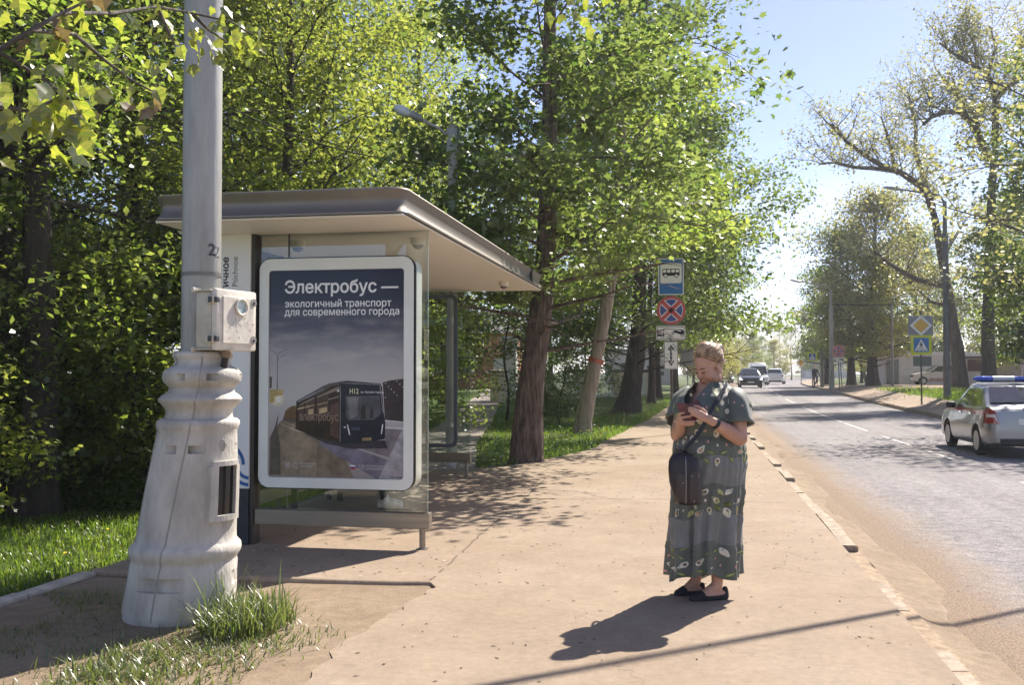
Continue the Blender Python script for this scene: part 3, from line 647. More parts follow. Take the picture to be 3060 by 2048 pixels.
# --- wood on the left: tall trees, then younger maples below them
t = Tree(105, 3.2); t.trunk([(0,0,0),(.1,.05,2.5),(0,.1,6),(.2,0,10),(.1,.1,16.5)], .25, .05, n=12)
t.crown(.22, 1, ell(4.3), 40, elev=(0,55), droop=.12, sub=6, clump=.42)
a5, b5 = t.meshes(26000, .14, LEAF4, zmin=2.8)
t = Tree(106, 2.4); t.trunk([(0,0,0),(-.1,.05,2.5),(.2,.1,6),(.1,0,10),(-.1,.1,15)], .21, .05, n=12)
t.crown(.16, 1, ell(4.0), 40, elev=(-5,55), droop=.15, sub=6, clump=.40)
a6, b6 = t.meshes(26000, .14, LEAF4, zmin=1.8)
t = Tree(107); t.trunk([(0,0,0),(.08,.03,1.2),(-.08,.1,2.6),(.15,0,4.2),(.2,.1,6.2)], .055, .015, n=8)
t.crown(.2, 1, ell(1.9), 24, elev=(0,45), droop=.15, sub=5, clump=.27, rl=.4)
a7, b7 = t.meshes(5500, .125, LEAFM, zmin=.7)
t = Tree(108); t.trunk([(0,0,0),(.25,.03,.8),(.05,.1,1.7),(-.25,0,3),(-.35,.1,4.8)], .06, .015, n=8)
t.crown(.15, 1, ell(1.7), 22, elev=(5,45), droop=.15, sub=5, clump=.26, rl=.4)
a8, b8 = t.meshes(5000, .125, LEAFM, zmin=.55)
t = Tree(205); t.trunk([(0,0,0),(.1,.05,2.5),(0,.1,6),(.2,0,10),(.1,.1,16.5)], .30, .06, n=14)
t.crown(.42, 1, ell(4.0), 30, elev=(0,55), droop=.1, sub=6, clump=.4)
a5b, b5b = t.meshes(10000, .14, LEAF4, zmin=5.6)
TALL = [(a5,b5),(a6,b6)]; YOUNG = [(a7,b7),(a8,b8)]
plant_tree('maple_tree', 'tall tree with the broad near black trunk at the left of the wood', gz(-11.4, 15.5), a5b, b5b, M_bark_dark, M_leaf, 1.0, 1.15)
tall = [  # x, y, variant, turn, scale, leaf, label
 (-14.2,24.5,1,.3,1.1,M_leaf,'leafy maple whose top shows right beside the lamp post above the shelter'),
 (-9.7,22.6,0,2.1,.95,M_leaf_b,'bright green maple behind the middle of the shelter roof'),
 (-15.6,20.0,0,4.0,1.05,M_leaf,'tall maple deep behind the lamp post in the wood'),
 (-12.6,16.2,1,1.2,1.0,M_leaf,'tall maple left of the lamp post above the dark thicket'),
 (-13.5,11,0,2.9,1.0,M_leaf,'tall leafy tree at the left border of the photo'),
 (-10.6,27,1,5.0,1.1,M_leaf_b,'sunlit yellow green tree beyond the street lamp head'),
 (-13.5,22,0,.9,1.15,M_leaf_b,'tall pale tree whose top shows between lamp post and street lamp')]
for x, y, v, a, sc, lf, lb in tall: plant_tree('maple_tree', lb, gz(x, y), *TALL[v], M_bark_dark, lf, a, sc)
GW = 'trees deep in the wood behind the shelter'
for i, (x, y, v, a, sc) in enumerate([(-15,13,0,3.3,1.1),(-18,18,1,1.1,1.15),(-17,27,0,5.5,1.2),(-12.5,31,1,2.5,1.1),(-22,24,0,.4,1.2),(-10.5,37,0,4.4,1.0),(-16,36,1,3.0,1.2),(-26,33,0,2.0,1.25),(-21,44,1,5.9,1.2),(-13.8,45,0,1.6,1.05),(-20,11,1,2.3,1.1),(-26,16,0,1.4,1.2)]):
    plant_tree('maple_tree', 'tall tree standing deep in the shaded wood behind the shelter', gz(x, y), *TALL[v], M_bark_dark, M_leaf if i % 3 else M_leaf_d, a, sc, GW)
young = [(-10.5,17.2,1,.2,.95,'young maple with a crooked thin stem in the thicket left of the lamp post'),
 (-12.4,15.2,0,1.4,.9,'young maple left of the crooked stem in the dark thicket'),
 (-10.2,20.4,0,3.0,.95,'young maple seen just left of the shelter roof end'),
 (-8.2,22.5,1,4.4,.95,'young maple behind the rear glass of the shelter'),
 (-11.4,12.6,1,5.2,.85,'young maple beside the broad black trunk'),
 (-5.1,18.6,0,2.2,.62,'small maple between the path and the wood behind the shelter')]
for x, y, v, a, sc, lb in young: plant_tree('young_maple', lb, gz(x, y), *YOUNG[v], M_bark_dark, M_leaf_b if v else M_leaf, a, sc)
GY = 'young maples filling the shaded thicket'
for x, y, v, a, sc in [(-13.8,17.5,0,.3,1.),(-14.5,13.4,1,2.,1.),(-12.3,20.6,1,3.4,1.05),(-9,20.5,0,5.,1.),(-14,15.8,0,1.,1.1),(-13.6,19.6,1,4.,1.1),(-15,10,0,2.6,.9),(-7.6,22.5,1,1.9,1.),(-10.4,26,0,.8,1.1),(-16,22,1,5.6,1.2),(-17,12,0,1.2,1.05)]:
    plant_tree('young_maple', 'young maple among the dense stems of the shaded thicket', gz(x, y), *YOUNG[v], M_bark_dark, M_leaf, a, sc, GY)
for x, y, v, a, sc, lb in [(-5.8,30.5,0,.4,.85,'slender young tree on the lawn left of the leaning trunk'),(-3.9,29.2,1,3.1,.5,'thin sapling on the lawn between the big maple and the leaning trunk'),(-4.3,40.5,0,1.7,.9,'slender young tree on the lawn before the white fence')]:
    plant_tree('young_maple', lb, gz(x, y), *YOUNG[v], M_bark_dark, M_leaf_d, a, sc)
for x, y, a, sc, lb in [(-11.4,44,3.,.85,'tall maple on the lawn left of the cream gate pillar'),(-9.5,66,2.,.9,'tall maple behind the white fence'),(-17,62,5.,1.,'tall maple before the orange building')]:
    plant_tree('maple_tree', lb, gz(x, y), a6, b6, M_bark_dark, M_leaf_d, a, sc)

# --- right side: sparse willow with long limbs over the road, poplars, and the dark lime at the edge
def W(px, py, Z):                                   # a far point given by its bearing and depth from the viewpoint
    c, s_ = math.cos(R(10.45)), math.sin(R(10.45)); r = (px-1171.5)/2250*Z
    return Vector((r*c-Z*s_, r*s_+Z*c, 1.5-(py-855)/2250*Z))
def skel(seed, base, limbs, Zs, r0):
    """tree from a traced skeleton: limbs = lists of (bearing, height) points, each with its own depth change"""
    t = Tree(seed); o = Vector(base)
    t.trunk([W(x, y, Zs)-o if i else Vector((0,0,0)) for i, (x, y) in enumerate(limbs[0])], r0, r0*.42, n=14, flare=1.5)
    for L in limbs[1:]:
        pts, ra = L[0], L[1]; dz = L[2] if len(L) > 2 else 0
        P = [W(x, y, Zs+dz*i/(len(pts)-1))-o for i, (x, y) in enumerate(pts)]
        t.w.tube(P, [ra*(1-.72*i/(len(P)-1)) for i in range(len(P))], 7, cap=False)
        q = t.r
        for i in range(len(P)-1):
            for k in range(5):
                p = P[i].lerp(P[i+1], q.random()); d = (P[i+1]-P[i]).normalized(); a = Vector((q.gauss(0,1), q.gauss(0,1), q.gauss(.55,.6))).normalized()
                t.limb(p, d*.6+a, q.uniform(1.2, 3.0), ra*.15, .02, 5, .6, clump=.3, n=5, lo=.3)
    return t
base1 = gz(15.97, 63.9)
t = skel(110, base1, [[(2197,892),(2190,800),(2180,740),(2168,656),(2158,588),(2147,520),(2137,472)],
  ([(2137,472),(2128,440),(2108,420),(2069,393),(2030,380),(1980,349),(1940,318),(1908,282)], .26, -9),
  ([(2050,388),(2010,383),(1960,380),(1915,368),(1880,372)], .16, -12),
  ([(2052,386),(2046,340),(2035,300),(2022,262)], .14, -3),
  ([(2137,472),(2118,400),(2100,345),(2103,290),(2092,240),(2085,205)], .2, 3),
  ([(2168,656),(2100,640),(2040,605),(2005,575)], .2, -8),
  ([(2158,588),(2190,540),(2215,500)], .16, 4), ([(2170,700),(2130,690),(2090,650)], .14, 0)], 60, .42)
aa, bb = t.meshes(9500, .17, LEAF4, flat=.8, zmin=2.5)
plant_tree('willow_tree', 'sparse willow whose dark limb reaches left over the road from the far pavement', base1, aa, bb, M_bark_grey, M_leaf_o)
base2 = gz(15.4, 55.7)
t = skel(111, base2, [[(2257,894),(2262,760),(2268,620),(2272,500),(2278,400),(2285,330)],
  ([(2275,360),(2253,321),(2229,273),(2205,250),(2170,252),(2140,262),(2120,280)], .24, -5),
  ([(2253,321),(2240,260),(2200,215),(2150,150)], .14, 2),
  ([(2285,330),(2287,219),(2270,164),(2247,147),(2205,125),(2160,90)], .2, 0),
  ([(2270,164),(2290,100),(2275,45)], .12, 3), ([(2287,219),(2330,180),(2343,120),(2350,60)], .15, 3),
  ([(2287,240),(2340,260),(2370,200)], .15, 0), ([(2247,147),(2240,90),(2215,50)], .1, 0)], 52, .36)
aa, bb = t.meshes(10500, .17, LEAF4, flat=.8, zmin=2.5)
plant_tree('willow_tree', 'tall thin leaved willow at the right whose twigs spread against the sky', base2, aa, bb, M_bark_grey, M_leaf_o)
t = Tree(112, 4.0); t.trunk([(0,0,0),(0,.1,3),(.2,.1,7),(.3,0,12.5)], .42, .08, n=12)
t.crown(.24, 1, ell(4.6), 42, elev=(0,60), droop=.16, sub=6, clump=.5, off=(-.1,0))
a9, b9 = t.meshes(19000, .2, LEAF6, zmin=3.2, up=.6)
plant_tree('poplar_tree', 'bushy olive green poplar on the far corner before the grey garage', gz(12.9, 75.6), a9, b9, M_bark_dark, M_leaf_o, .2, 1.02)
plant_tree('poplar_tree', 'dark poplar trunk close left of the bushy corner poplar', gz(11.7, 77.5), a9, b9, M_bark_dark, M_leaf_d, 2.4, .84)
plant_tree('poplar_tree', 'lower poplar behind the concrete pole on the far corner', gz(11.6, 91), a9, b9, M_bark_dark, M_leaf_d, 4.1, .74)
plant_tree('yellow_tree', 'yellow green tree in front of the bushy corner poplar', gz(12.4, 73.2), a9, b9, M_bark_dark, M_leaf_y, 5.0, .66)
t = Tree(113, 2.6); t.trunk([(0,0,0),(.1,0,3),(0,.1,7),(.1,0,14)], .4, .1, n=12)
t.crown(.2, 1, ell(4.6,.5), 50, elev=(5,50), droop=.1, sub=6, clump=.42, rl=.16)
a10, b10 = t.meshes(26000, .19, LEAF6, zmin=1.2)
plant_tree('lime_tree', 'dense dark lime tree at the right edge behind the patrol car', gz(16.3, 46.5), a10, b10, M_bark_dark, M_leaf_d, .5, 1.0)
for i, (x, y, sc, lf, lb) in enumerate([(20.5,66,.8,M_leaf,'dark tree behind the garages'),(26,90,1.0,M_leaf_o,'tree rising behind the grey garage roof'),(33,88,1.0,M_leaf_d,'tall dark tree behind the long grey wall'),(24.5,58,.85,M_leaf_d,'dark tree in front of the long grey wall'),(19.5,93,.9,M_leaf_d,'tree behind the left end of the grey garage')]):
    plant_tree('lime_tree', lb, gz(x, y), a10, b10, M_bark_dark, lf, i*1.3, sc)
# --- trees closing the view far along the road
GF = 'trees closing the far end of the road'
for i, (x, y, v, sc) in enumerate([(8.5,150,0,.42),(11,165,1,.45),(14,178,0,.5),(17.5,185,1,.6),(22,190,0,.62),(26,205,1,.6),(31,190,0,.7),(7.5,128,1,.4),(5.2,118,0,.36),(3.6,104,1,.42),(38,170,1,.9),(25,150,0,.6),(23,130,1,.5),(19,116,0,.42),(17,106,1,.4),(34,210,1,.8),(29,240,0,.9),(20,240,1,.8),(44,240,0,1.),(36,260,1,1.),(12,215,0,.7)]):
    t_ = TALL[v] if i % 2 else (a9, b9)
    plant_tree('roadside_tree', 'distant rounded tree closing the view at the end of the road', gz(x, y), *t_, M_bark_dark, (M_leaf_o, M_leaf_d, M_leaf_y)[i % 3], i*1.1, sc, GF)
for x, y, sc, lb in [(2.6,98,.45,'light green bushy tree left of the oncoming dark car'),(.6,74,.55,'leafy tree behind the woman at the left kerb')]:
    plant_tree('roadside_tree', lb, gz(x, y), a10, b10, M_bark_dark, M_leaf_y, 1., sc)
# --- tree on the far pavement out of the picture to the right: its twigs and shade reach in
t = Tree(115); t.trunk([(0,0,0),(-.1,0,3),(-.3,.1,6),(-.5,0,10)], .22, .08, n=12)
t.crown(.4, 1, ell(4.4), 24, elev=(5,50), droop=.1, sub=5, clump=.4)
a11, b11 = t.meshes(4200, .14, LEAF6, zmin=3.5)
plant_tree('maple_tree', 'light tree on the near right pavement casting dappled shade on the road', gz(10.9, 29.5), a11, b11, M_bark_grey, M_leaf_o)
# --- maple whose twigs hang into the top left corner, close to the viewer: every leaf its own object
root = thing('maple_tree', 'near maple with large leaves hanging into the top left corner', 'tree', (-4.6, 1.9, -.08))
t = Tree(120); t.trunk([(0,0,0),(.05,0,1.5),(.1,.1,3),(.05,.2,5),(0,.2,7)], .15, .05, n=12)
def arc(P, r0, r1): t.w.tube([Vector(p)-Vector((-4.6,1.9,-.08)) for p in P], [r0+(r1-r0)*i/(len(P)-1) for i in range(len(P))], 6, cap=False)
twigs = [[W(-260,-330,2.6),W(-120,60,2.9),W(-20,110,3.0),W(60,60,3.0),W(130,20,3.1),W(230,-30,3.2)],
 [W(-120,60,2.9),W(20,130,3.0),W(110,190,3.1),W(190,250,3.15)],
 [W(-20,110,3.0),W(-10,240,2.7),W(60,250,2.7),W(120,220,2.75),W(170,190,2.8)],
 [W(60,60,3.0),W(160,70,3.2),W(230,130,3.3),W(290,175,3.4),W(345,205,3.45)],
 [W(130,20,3.1),W(250,20,3.5),W(350,5,3.8),W(430,20,4.0),W(520,40,4.1),W(570,70,4.1)],
 [W(350,-70,3.6),W(600,-190,4.0),W(900,-160,4.0),W(1180,-70,3.9),W(1300,-25,3.85),W(1390,-20,3.85)],
 [W(430,20,4.0),W(470,60,4.05),W(515,90,4.1)], [W(350,5,3.8),W(380,70,3.85),W(400,110,3.9)]]
trunkjoin = [Vector((-4.55,2.0,3.2)), Vector((-4.2,2.3,3.5)), W(-260,-330,2.6)]
arc(trunkjoin, .05, .022)
for k, P in enumerate(twigs): arc(P, .016 if k == 0 else .008, .003)
link('trunk', t.w.mesh('trunk', smooth=70), root, [M_bark_grey])
near_leaf = []
for v in range(4):
    rr = random.Random(v); lob = [(0,0),(.10,-.04),(.28,-.04),(.38,.08),(.36,.2),(.47,.30),(.57,.46),(.46,.52),(.37,.55),(.28,.68),(.13,.82),(0,1.03)]
    pts = [(x*(1+rr.uniform(-.1,.1)), y, 0) for x, y in lob]; mid = [(0, y, 0) for y in (0,.0,.05,.1,.2,.3,.45,.5,.52,.66,.82,1.05)]
    fold, curl = rr.uniform(.15,.5), rr.uniform(-.3,.35); b = MB()
    f = lambda p, s_: (s_*p[0]*math.cos(fold), p[1]-.12*curl*p[1]**2, abs(p[0])*math.sin(fold)-curl*.35*p[1]**2+.05*math.sin(p[1]*9+v)*abs(p[0]))
    for s_ in (1, -1):
        n0 = [f(p, s_) for p in pts]; m0 = [(0, p[1]-.12*curl*p[1]**2, -curl*.35*p[1]**2) for p in mid]
        for i in range(11): b.add([m0[i], n0[i], n0[i+1], m0[i+1]], [(0,1,2,3)] if s_ > 0 else [(3,2,1,0)])
    b.tube([(0,0,0),(.02,-.25,.03),(0,-.5,.1)], .012, 4, cap=False)
    me = bpy.data.meshes.new('leaf'); me.from_pydata(b.v, [], b.f); me.polygons.foreach_set('use_smooth', [True]*len(b.f)); me.update()
    near_leaf.append(me)
M_near = leaf_mat('near_maple_leaf', (.06,.085,.016), (.13,.12,.035), (.30,.42,.03), (.60,.62,.07), tr=.52, gloss=.1)
M_near_r = leaf_mat('bronze_maple_leaf', (.10,.075,.03), (.16,.11,.05), (.30,.20,.05), (.4,.3,.08), tr=.4, gloss=.1)
for me in near_leaf: me.materials.append(M_near)
def hang_leaf(p, size, rr, bronze=False):
    o = bpy.data.objects.new('leaf', rr.choice(near_leaf)); col.objects.link(o); o.parent = root; RM[o] = RM[root]
    o.location = Vector(p)-Vector((-4.6,1.9,-.08)); o.rotation_euler = (rr.uniform(-2.4,-.6), rr.uniform(-.7,.7), rr.uniform(0,6.28)); o.scale = (size,)*3
    if bronze: o.material_slots[0].link = 'OBJECT'; o.material_slots[0].material = M_near_r
rr = random.Random(9)
for k, (P, n, sz) in enumerate(zip(twigs, (22,20,34,20,34,44,16,12), (.085,.085,.1,.07,.075,.08,.075,.07))):
    for i in range(n):
        tt = rr.uniform(.2, 1)**.8*(len(P)-1); j = min(int(tt), len(P)-2); p = P[j].lerp(P[j+1], tt-j)+Vector((rr.gauss(0,.045), rr.gauss(0,.07), rr.gauss(-.03,.04)))
        hang_leaf(p, sz*rr.uniform(.45,.85), rr, k in (0,3) and rr.random() < .2)
# ================================================================== LAMP POST WITH CAST BASE
M_galv = mat('galvanised_steel', (.37,.36,.325), rough=.4, metal=.12, var=.38, scale=2.6, bump=.12, bscale=30, stretch=(1.6,1.6,.3), c2=(.48,.47,.43))
M_cast = mat('grey_cast_paint', (.50,.465,.41), rough=.7, var=.3, scale=3.2, bump=.3, bscale=40, stretch=(1.5,1.5,.6), c2=(.63,.59,.525), spec=.3)
M_black = mat('black_gloss', (.008,.008,.009), rough=.15)
M_dark = mat('dark_rubber', (.02,.02,.02), rough=.6)
PX, PY = -3.17, 5.72
lamp = thing('lamp_post', 'big grey lamp post with ornate cast base standing in the dirt at left front', 'lamp post', (PX, PY, -.06))
b = MB(); b.tube([(PX+.126, PY, 1.30), (PX+.123, PY, 4.2), (PX+.12, PY, 9.2)], [.121, .117, .1], 40)
b.build('pole', M_galv, lamp, smooth=60)
b = MB(); b.tube([(PX+.13, PY, 9.0), (PX+.5, PY+.1, 9.5), (PX+2.2, PY+.3, 9.9)], [.04, .035, .03], 8); b.build('arm', M_galv, lamp, smooth=60)
b = MB(); b.ell((PX+2.6, PY+.35, 9.93), (.45,.14,.08)); b.build('lamp_head', M_galv, lamp, smooth=60)
for z, r in ((2.12, .124), (1.6, .126)):
    b = MB(); b.tube([(PX+.126, PY, z-.012), (PX+.126, PY, z+.012)], r, 40, cap=False); b.build('clamp_strap', mat('tarnished_strap', (.2,.19,.17), rough=.5, metal=.6), lamp, smooth=60)
prof = [(.325,-.06),(.34,0),(.345,.06),(.338,.14),(.33,.24),(.325,.33),(.318,.345),(.322,.36),(.337,.385),(.342,.41),(.336,.437),(.318,.455),(.305,.47),(.30,.52),(.283,.75),(.262,.98),(.248,1.10),(.243,1.145),(.249,1.16),(.256,1.185),(.252,1.205),(.236,1.217),(.212,1.222),(.203,1.25),(.207,1.275),(.228,1.30),(.254,1.327),(.256,1.343),(.236,1.365),(.205,1.385),(.198,1.41),(.212,1.425),(.236,1.448),(.244,1.478),(.238,1.508),(.212,1.535),(.185,1.545),(.172,1.56),(.170,1.585),(.182,1.60),(.187,1.612),(.18,1.63),(.172,1.635)]
prof = [(r*.985, z) for r, z in prof]
axis = lambda z: (.14*min(1, max(0, z)/1.45)-.0, 0, 0)
b = MB(); b.lathe(prof, 64, (PX, PY, -.0), ax=axis)
base_me = b.mesh('base_casing'); bo = bpy.data.objects.new('tmpb', base_me); col.objects.link(bo)
cut = MB()                                            # cast-in lifting pockets, wedge shaped
for z, hh in ((.235, .085), (1.04, .05), (1.478, .042)):
    rr0 = {.235:.325, 1.04:.252, 1.478:.241}[z]
    for a in {.235: (-69, -108, 20, 160), 1.04: (-58, -103, 20, 160), 1.478: (-44, -100, 20, 160)}[z]:
        A = R(a); c = Vector((PX, PY, 0))+Vector(axis(z)); rd = Vector((math.cos(A), math.sin(A), 0)); tg = Vector((-rd.y, rd.x, 0)); s_ = 1 if a > -80 and a < 100 else -1
        def q(t, dp, zz): return c+tg*(t*s_)+rd*(rr0+dp)+Vector((0,0,zz))
        W2 = hh*1.25
        V = [q(-W2,-.07,z-hh/2), q(W2,.02,z-hh/2), q(W2,.3,z-hh/2), q(-W2,.3,z-hh/2), q(-W2,-.07,z+hh/2), q(W2,.02,z+hh/2), q(W2,.3,z+hh/2), q(-W2,.3,z+hh/2)]
        cut.add(V, [(0,3,2,1),(4,5,6,7),(0,1,5,4),(1,2,6,5),(2,3,7,6),(3,0,4,7)])
co = bpy.data.objects.new('tmpc', cut.mesh('c')); col.objects.link(co)
# door opening facing the pavement
HA = R(-17)
hc = Vector((PX, PY, 0)); rd = Vector((math.cos(HA), math.sin(HA), 0)); tg = Vector((-rd.y, rd.x, 0))
md = bo.modifiers.new('b', 'BOOLEAN'); md.operation = 'DIFFERENCE'; md.solver = 'EXACT'; md.use_self = True; md.object = co
dg = bpy.context.evaluated_depsgraph_get(); me = bpy.data.meshes.new_from_object(bo.evaluated_get(dg)); bpy.data.objects.remove(bo); bpy.data.objects.remove(co)
me.transform(RM[lamp].inverted()); me.polygons.foreach_set('use_smooth', [True]*len(me.polygons)); me.set_sharp_from_angle(angle=R(50)); me.materials.clear(); me.name = 'base_casing'
base = link('base_casing', me, lamp, [M_cast])
def rb(z):                                             # casing radius and axis at a height
    for (r0, z0), (r1, z1) in zip(prof, prof[1:]):
        if z0 <= z <= z1: return r0+(r1-r0)*(z-z0)/max(1e-6, z1-z0)
    return prof[-1][0]
for a in (-90, -152):                                       # joint between the two halves of the casting
    P = []
    for z in np.linspace(.02, 1.63, 60): A = R(a+28*(z/1.63)**1.5); P.append(Vector((PX, PY, z))+Vector(axis(z))+Vector((math.cos(A), math.sin(A), 0))*(rb(z)-.001))
    b = MB(); b.tube(P, .0055, 6); b.build('casting_seam', mat('seam_dark_paint', (.33,.31,.28), rough=.9), base, smooth=60)  # seam has its own darker grey paint than the casing
def onbase(t, z, out): c = hc+Vector(axis(z)); return c+rd*(math.sqrt(max(.001, rb(z)**2-t*t))+out)+tg*t+Vector((0,0,z))
def patch(t0, t1, z0, z1, o_, mb, n=6, k=6):
    rows = [[onbase(t0+(t1-t0)*i/n, z0+(z1-z0)*j/k, o_) for i in range(n+1)] for j in range(k+1)]
    back = [[onbase(t0+(t1-t0)*i/n, z0+(z1-z0)*j/k, -.02) for i in range(n+1)] for j in range(k+1)]
    for j in range(k):
        for i in range(n): mb.add([rows[j][i], rows[j][i+1], rows[j+1][i+1], rows[j+1][i]], [(0,1,2,3)])
    for j in range(k):
        for i in (0, n): mb.add([rows[j][i], rows[j+1][i], back[j+1][i], back[j][i]], [(0,1,2,3)])
    for i in range(n):
        for j in (0, k): mb.add([rows[j][i], rows[j][i+1], back[j][i+1], back[j][i]], [(0,1,2,3)])
b = MB()
patch(-.125, .125, .60, .635, .03, b); patch(-.105, .105, .935, .965, .03, b); patch(-.122, -.075, .635, .935, .03, b); patch(.075, .122, .635, .935, .03, b)
b.build('hatch_frame', M_cast, base)
b = MB(); patch(-.072, .072, .637, .933, .004, b); b.build('hatch_door', M_black, base)
b = MB()
for k in range(3): b.tube([onbase(-.03+.03*math.cos(a)*(.6+.4*k/2), 1.06+.035*math.sin(a), .002) for a in np.linspace(0, 2*pi, 20)] if k == 0 else [onbase(-.045+.015*k, 1.04, .003), onbase(-.04+.015*k, 1.07, .003), onbase(-.036+.015*k, 1.05, .003)], .003, 5)
b.build('cast_mark', mat('seam_dark_paint', (.33,.31,.28)), base)
M_sten = mat('stencil_grey', (.07,.07,.075), rough=.8)
for x, a in ((0, -24), (1, 1)):
    A = R(a-8); c = Vector((PX+.126+math.cos(A)*.1215, PY+math.sin(A)*.1215, 2.235)); tgv = Vector((-math.sin(A), math.cos(A), 0))
    text('stencil_number', '2', .105, plane_M(c, tgv, (0,0,1)), lamp, M_sten if x == 0 else mat('stencil_faded', (.33,.33,.34), rough=.8), 'CENTER', .02)
# --- junction box strapped on the pole
al = R(24-10.45)
bx = thing('junction_box', 'cream plastic junction box strapped to the side of the big lamp post', 'junction box', (PX+.125, PY, 1.85), 0)
N = Vector((math.cos(al), -math.sin(al), 0)); Tn = Vector((math.sin(al), math.cos(al), 0))
def bxp(n, t, z): return Vector((PX+.165, PY+.008, 1.83))+N*n*.92+Tn*t+Vector((0,0,z*.88))
def bbox(mb, n0, n1, t0, t1, z0, z1): 
    V = [bxp(n, t, z) for z in (z0, z1) for n, t in ((n0,t0),(n1,t0),(n1,t1),(n0,t1))]; return mb.add(V, [(0,3,2,1),(4,5,6,7),(0,1,5,4),(1,2,6,5),(2,3,7,6),(3,0,4,7)])
M_cream = mat('aged_cream_plastic', (.56,.51,.41), rough=.55, var=.16, scale=9, bump=.1, c2=(.64,.59,.49))
M_lid = mat('box_lid_plastic', (.68,.62,.53), rough=.5, var=.12, scale=14, bump=.12)
b = MB(); bbox(b, .055, .185, -.16, .20, -.20, .195); b.build('box_body', M_cream, bx, bevel=.008, smooth=40)
for za, zb2 in ((.195,.207),(-.212,-.20)): b = MB(); bbox(b, .05, .19, -.175, .21, za, zb2); b.build('box_flange', M_cream, bx, bevel=.004)
b = MB(); bbox(b, .19, .235, -.17, .21, -.215, .215); lid = b.build('box_lid', M_lid, bx, bevel=.014, smooth=40)
b = MB(); bbox(b, .235, .243, -.115, .175, -.165, .165); b.build('lid_panel', M_lid, lid, bevel=.006)
for z in (.135, -.135):
    b = MB(); bbox(b, .16, .225, -.188, -.16, z-.028, z+.028); b.build('latch', M_cream, bx, bevel=.006)
    b = MB(); bbox(b, .187, .215, -.196, -.186, z-.02, z+.02); bbox(b, .2, .246, -.178, -.15, z-.018, z+.018); b.build('latch_clip', mat('grey_clip', (.05,.05,.055), rough=.5), bx, bevel=.003)
    b = MB(); b.tube([bxp(.235,.17,z+.0), bxp(.247,.17,z)], [.026,.026], 18); b.build('lock_knob', mat('dull_lock', (.28,.26,.23), rough=.5), bx, smooth=50)
    b = MB(); b.tube([bxp(.246,.17,z-.004), bxp(.251,.17,z-.004)], [.011,.008], 12); b.build('lock_core', M_dark, bx)
b = MB(); P = [bxp(.252, .045+.052*math.cos(a), .095+.056*math.sin(a)) for a in np.linspace(0, 2*pi, 25)]; b.tube(P, .009, 8); b.build('meter_rim', M_lid, bx, smooth=60)
b = MB(); b.tube([bxp(.24,.045,.095), bxp(.249,.045,.095)], [.05,.05], 24); b.build('meter_glass', mat('meter_teal', (.22,.48,.44), rough=.3, var=.5, scale=45, c2=(.75,.82,.78)), bx)
b = MB()
rr = random.Random(6)
for k in range(16):
    t0, z0 = rr.uniform(-.09, .16), rr.uniform(-.15, .03); P = [(t0, z0)]
    for j in range(rr.randint(1,3)): P.append((P[-1][0]+rr.uniform(-.02,.02), P[-1][1]+rr.uniform(-.025,.025)))
    for qd in ribbon(P, .0035): b.add([bxp(.2437, u, v) for u, v in qd], [(0,1,2,3)])
b.build('scrawl', mat('pen_scrawl', (.12,.11,.11), rough=.8), lid)
b = MB(); b.tube([bxp(.215,-.05,-.21), bxp(.21,-.05,-.235), bxp(.205,-.05,-.262)], [.03,.034,.026], 12); b.build('cable_gland', mat('brown_gland', (.22,.16,.1), rough=.6), bx, smooth=50)
b = MB(); b.tube([bxp(.205,-.05,-.25), bxp(.19,-.045,-.31), bxp(.16,-.03,-.42)], .021, 10); b.build('conduit', M_dark, bx, smooth=50)
for k in range(3):
    b = MB(); b.tube([bxp(.09+.012*k,-.1,-.2), bxp(.105+.01*k,-.1,-.28), bxp(.12+.006*k,-.085,-.40)], .006, 6); b.build('wire', mat('brown_wire', (.12,.08,.06), rough=.6), bx, smooth=50)
b = MB(); bbox(b, .04, .06, -.19, -.12, .19, .225); bbox(b, .04, .06, -.19, -.12, -.225, -.19); b.build('bracket', M_cream, bx, bevel=.004)

# ================================================================== BUS SHELTER
sh = thing('bus_shelter', 'bus shelter with flat cream roof, glass walls and a large bus poster on its end', 'bus shelter', (-3.2, 11, 0))
M_fascia = mat('brown_metal_fascia', (.215,.185,.158), rough=.42, metal=.5, var=.08, scale=2, stretch=(1,1,1))
M_soff = mat('cream_soffit', (.90,.85,.78), rough=.5, var=.03, scale=2)
M_beam = mat('brushed_bronze_metal', (.30,.265,.225), rough=.36, metal=.75, var=.12, scale=6, stretch=(.2,1,4))
M_white = mat('pylon_white', (.78,.78,.76), rough=.45, var=.04, scale=2)
M_navy = mat('dark_blue_grey', (.018,.024,.032), rough=.5, var=.1, scale=5)
M_frame_dk = mat('dark_bronze_frame', (.045,.04,.035), rough=.4, metal=.3)
M_adf = mat('satin_silver_frame', (.74,.75,.71), rough=.4, metal=.1, var=.05, scale=3)
M_glass = glass_mat('shelter_glass', (.86,.90,.88), 1.25, .02); M_edge = mat('glass_edge', (.25,.33,.29), rough=.2)
x0, x1, y0, y1 = -4.36, -2.19, 7.32, 14.45
rings = []
for z, ins in ((2.757,.012),(2.752,.0),(2.768,.0),(2.80,.028),(2.85,.042),(2.895,.034),(2.93,.012),(2.948,.008),(2.962,.02),(2.968,.05)):
    rings.append([(px_, py_, z) for px_, py_ in rrect(x0+ins, y0+ins, x1-ins, y1-ins, .13-ins*.6, 7)])
b = MB(); b.loft(rings); roof = b.build('roof', M_fascia, sh, smooth=40)
b = MB(); b.box((x1-.06, 13.42, 2.76), (x1+.003, 13.435, 2.955)); b.build('fascia_joint', M_frame_dk, roof)
b = MB(); b.tube([(x1-.01, 13.5, 2.757), (x1-.01,13.5,2.78)], .004, 4)
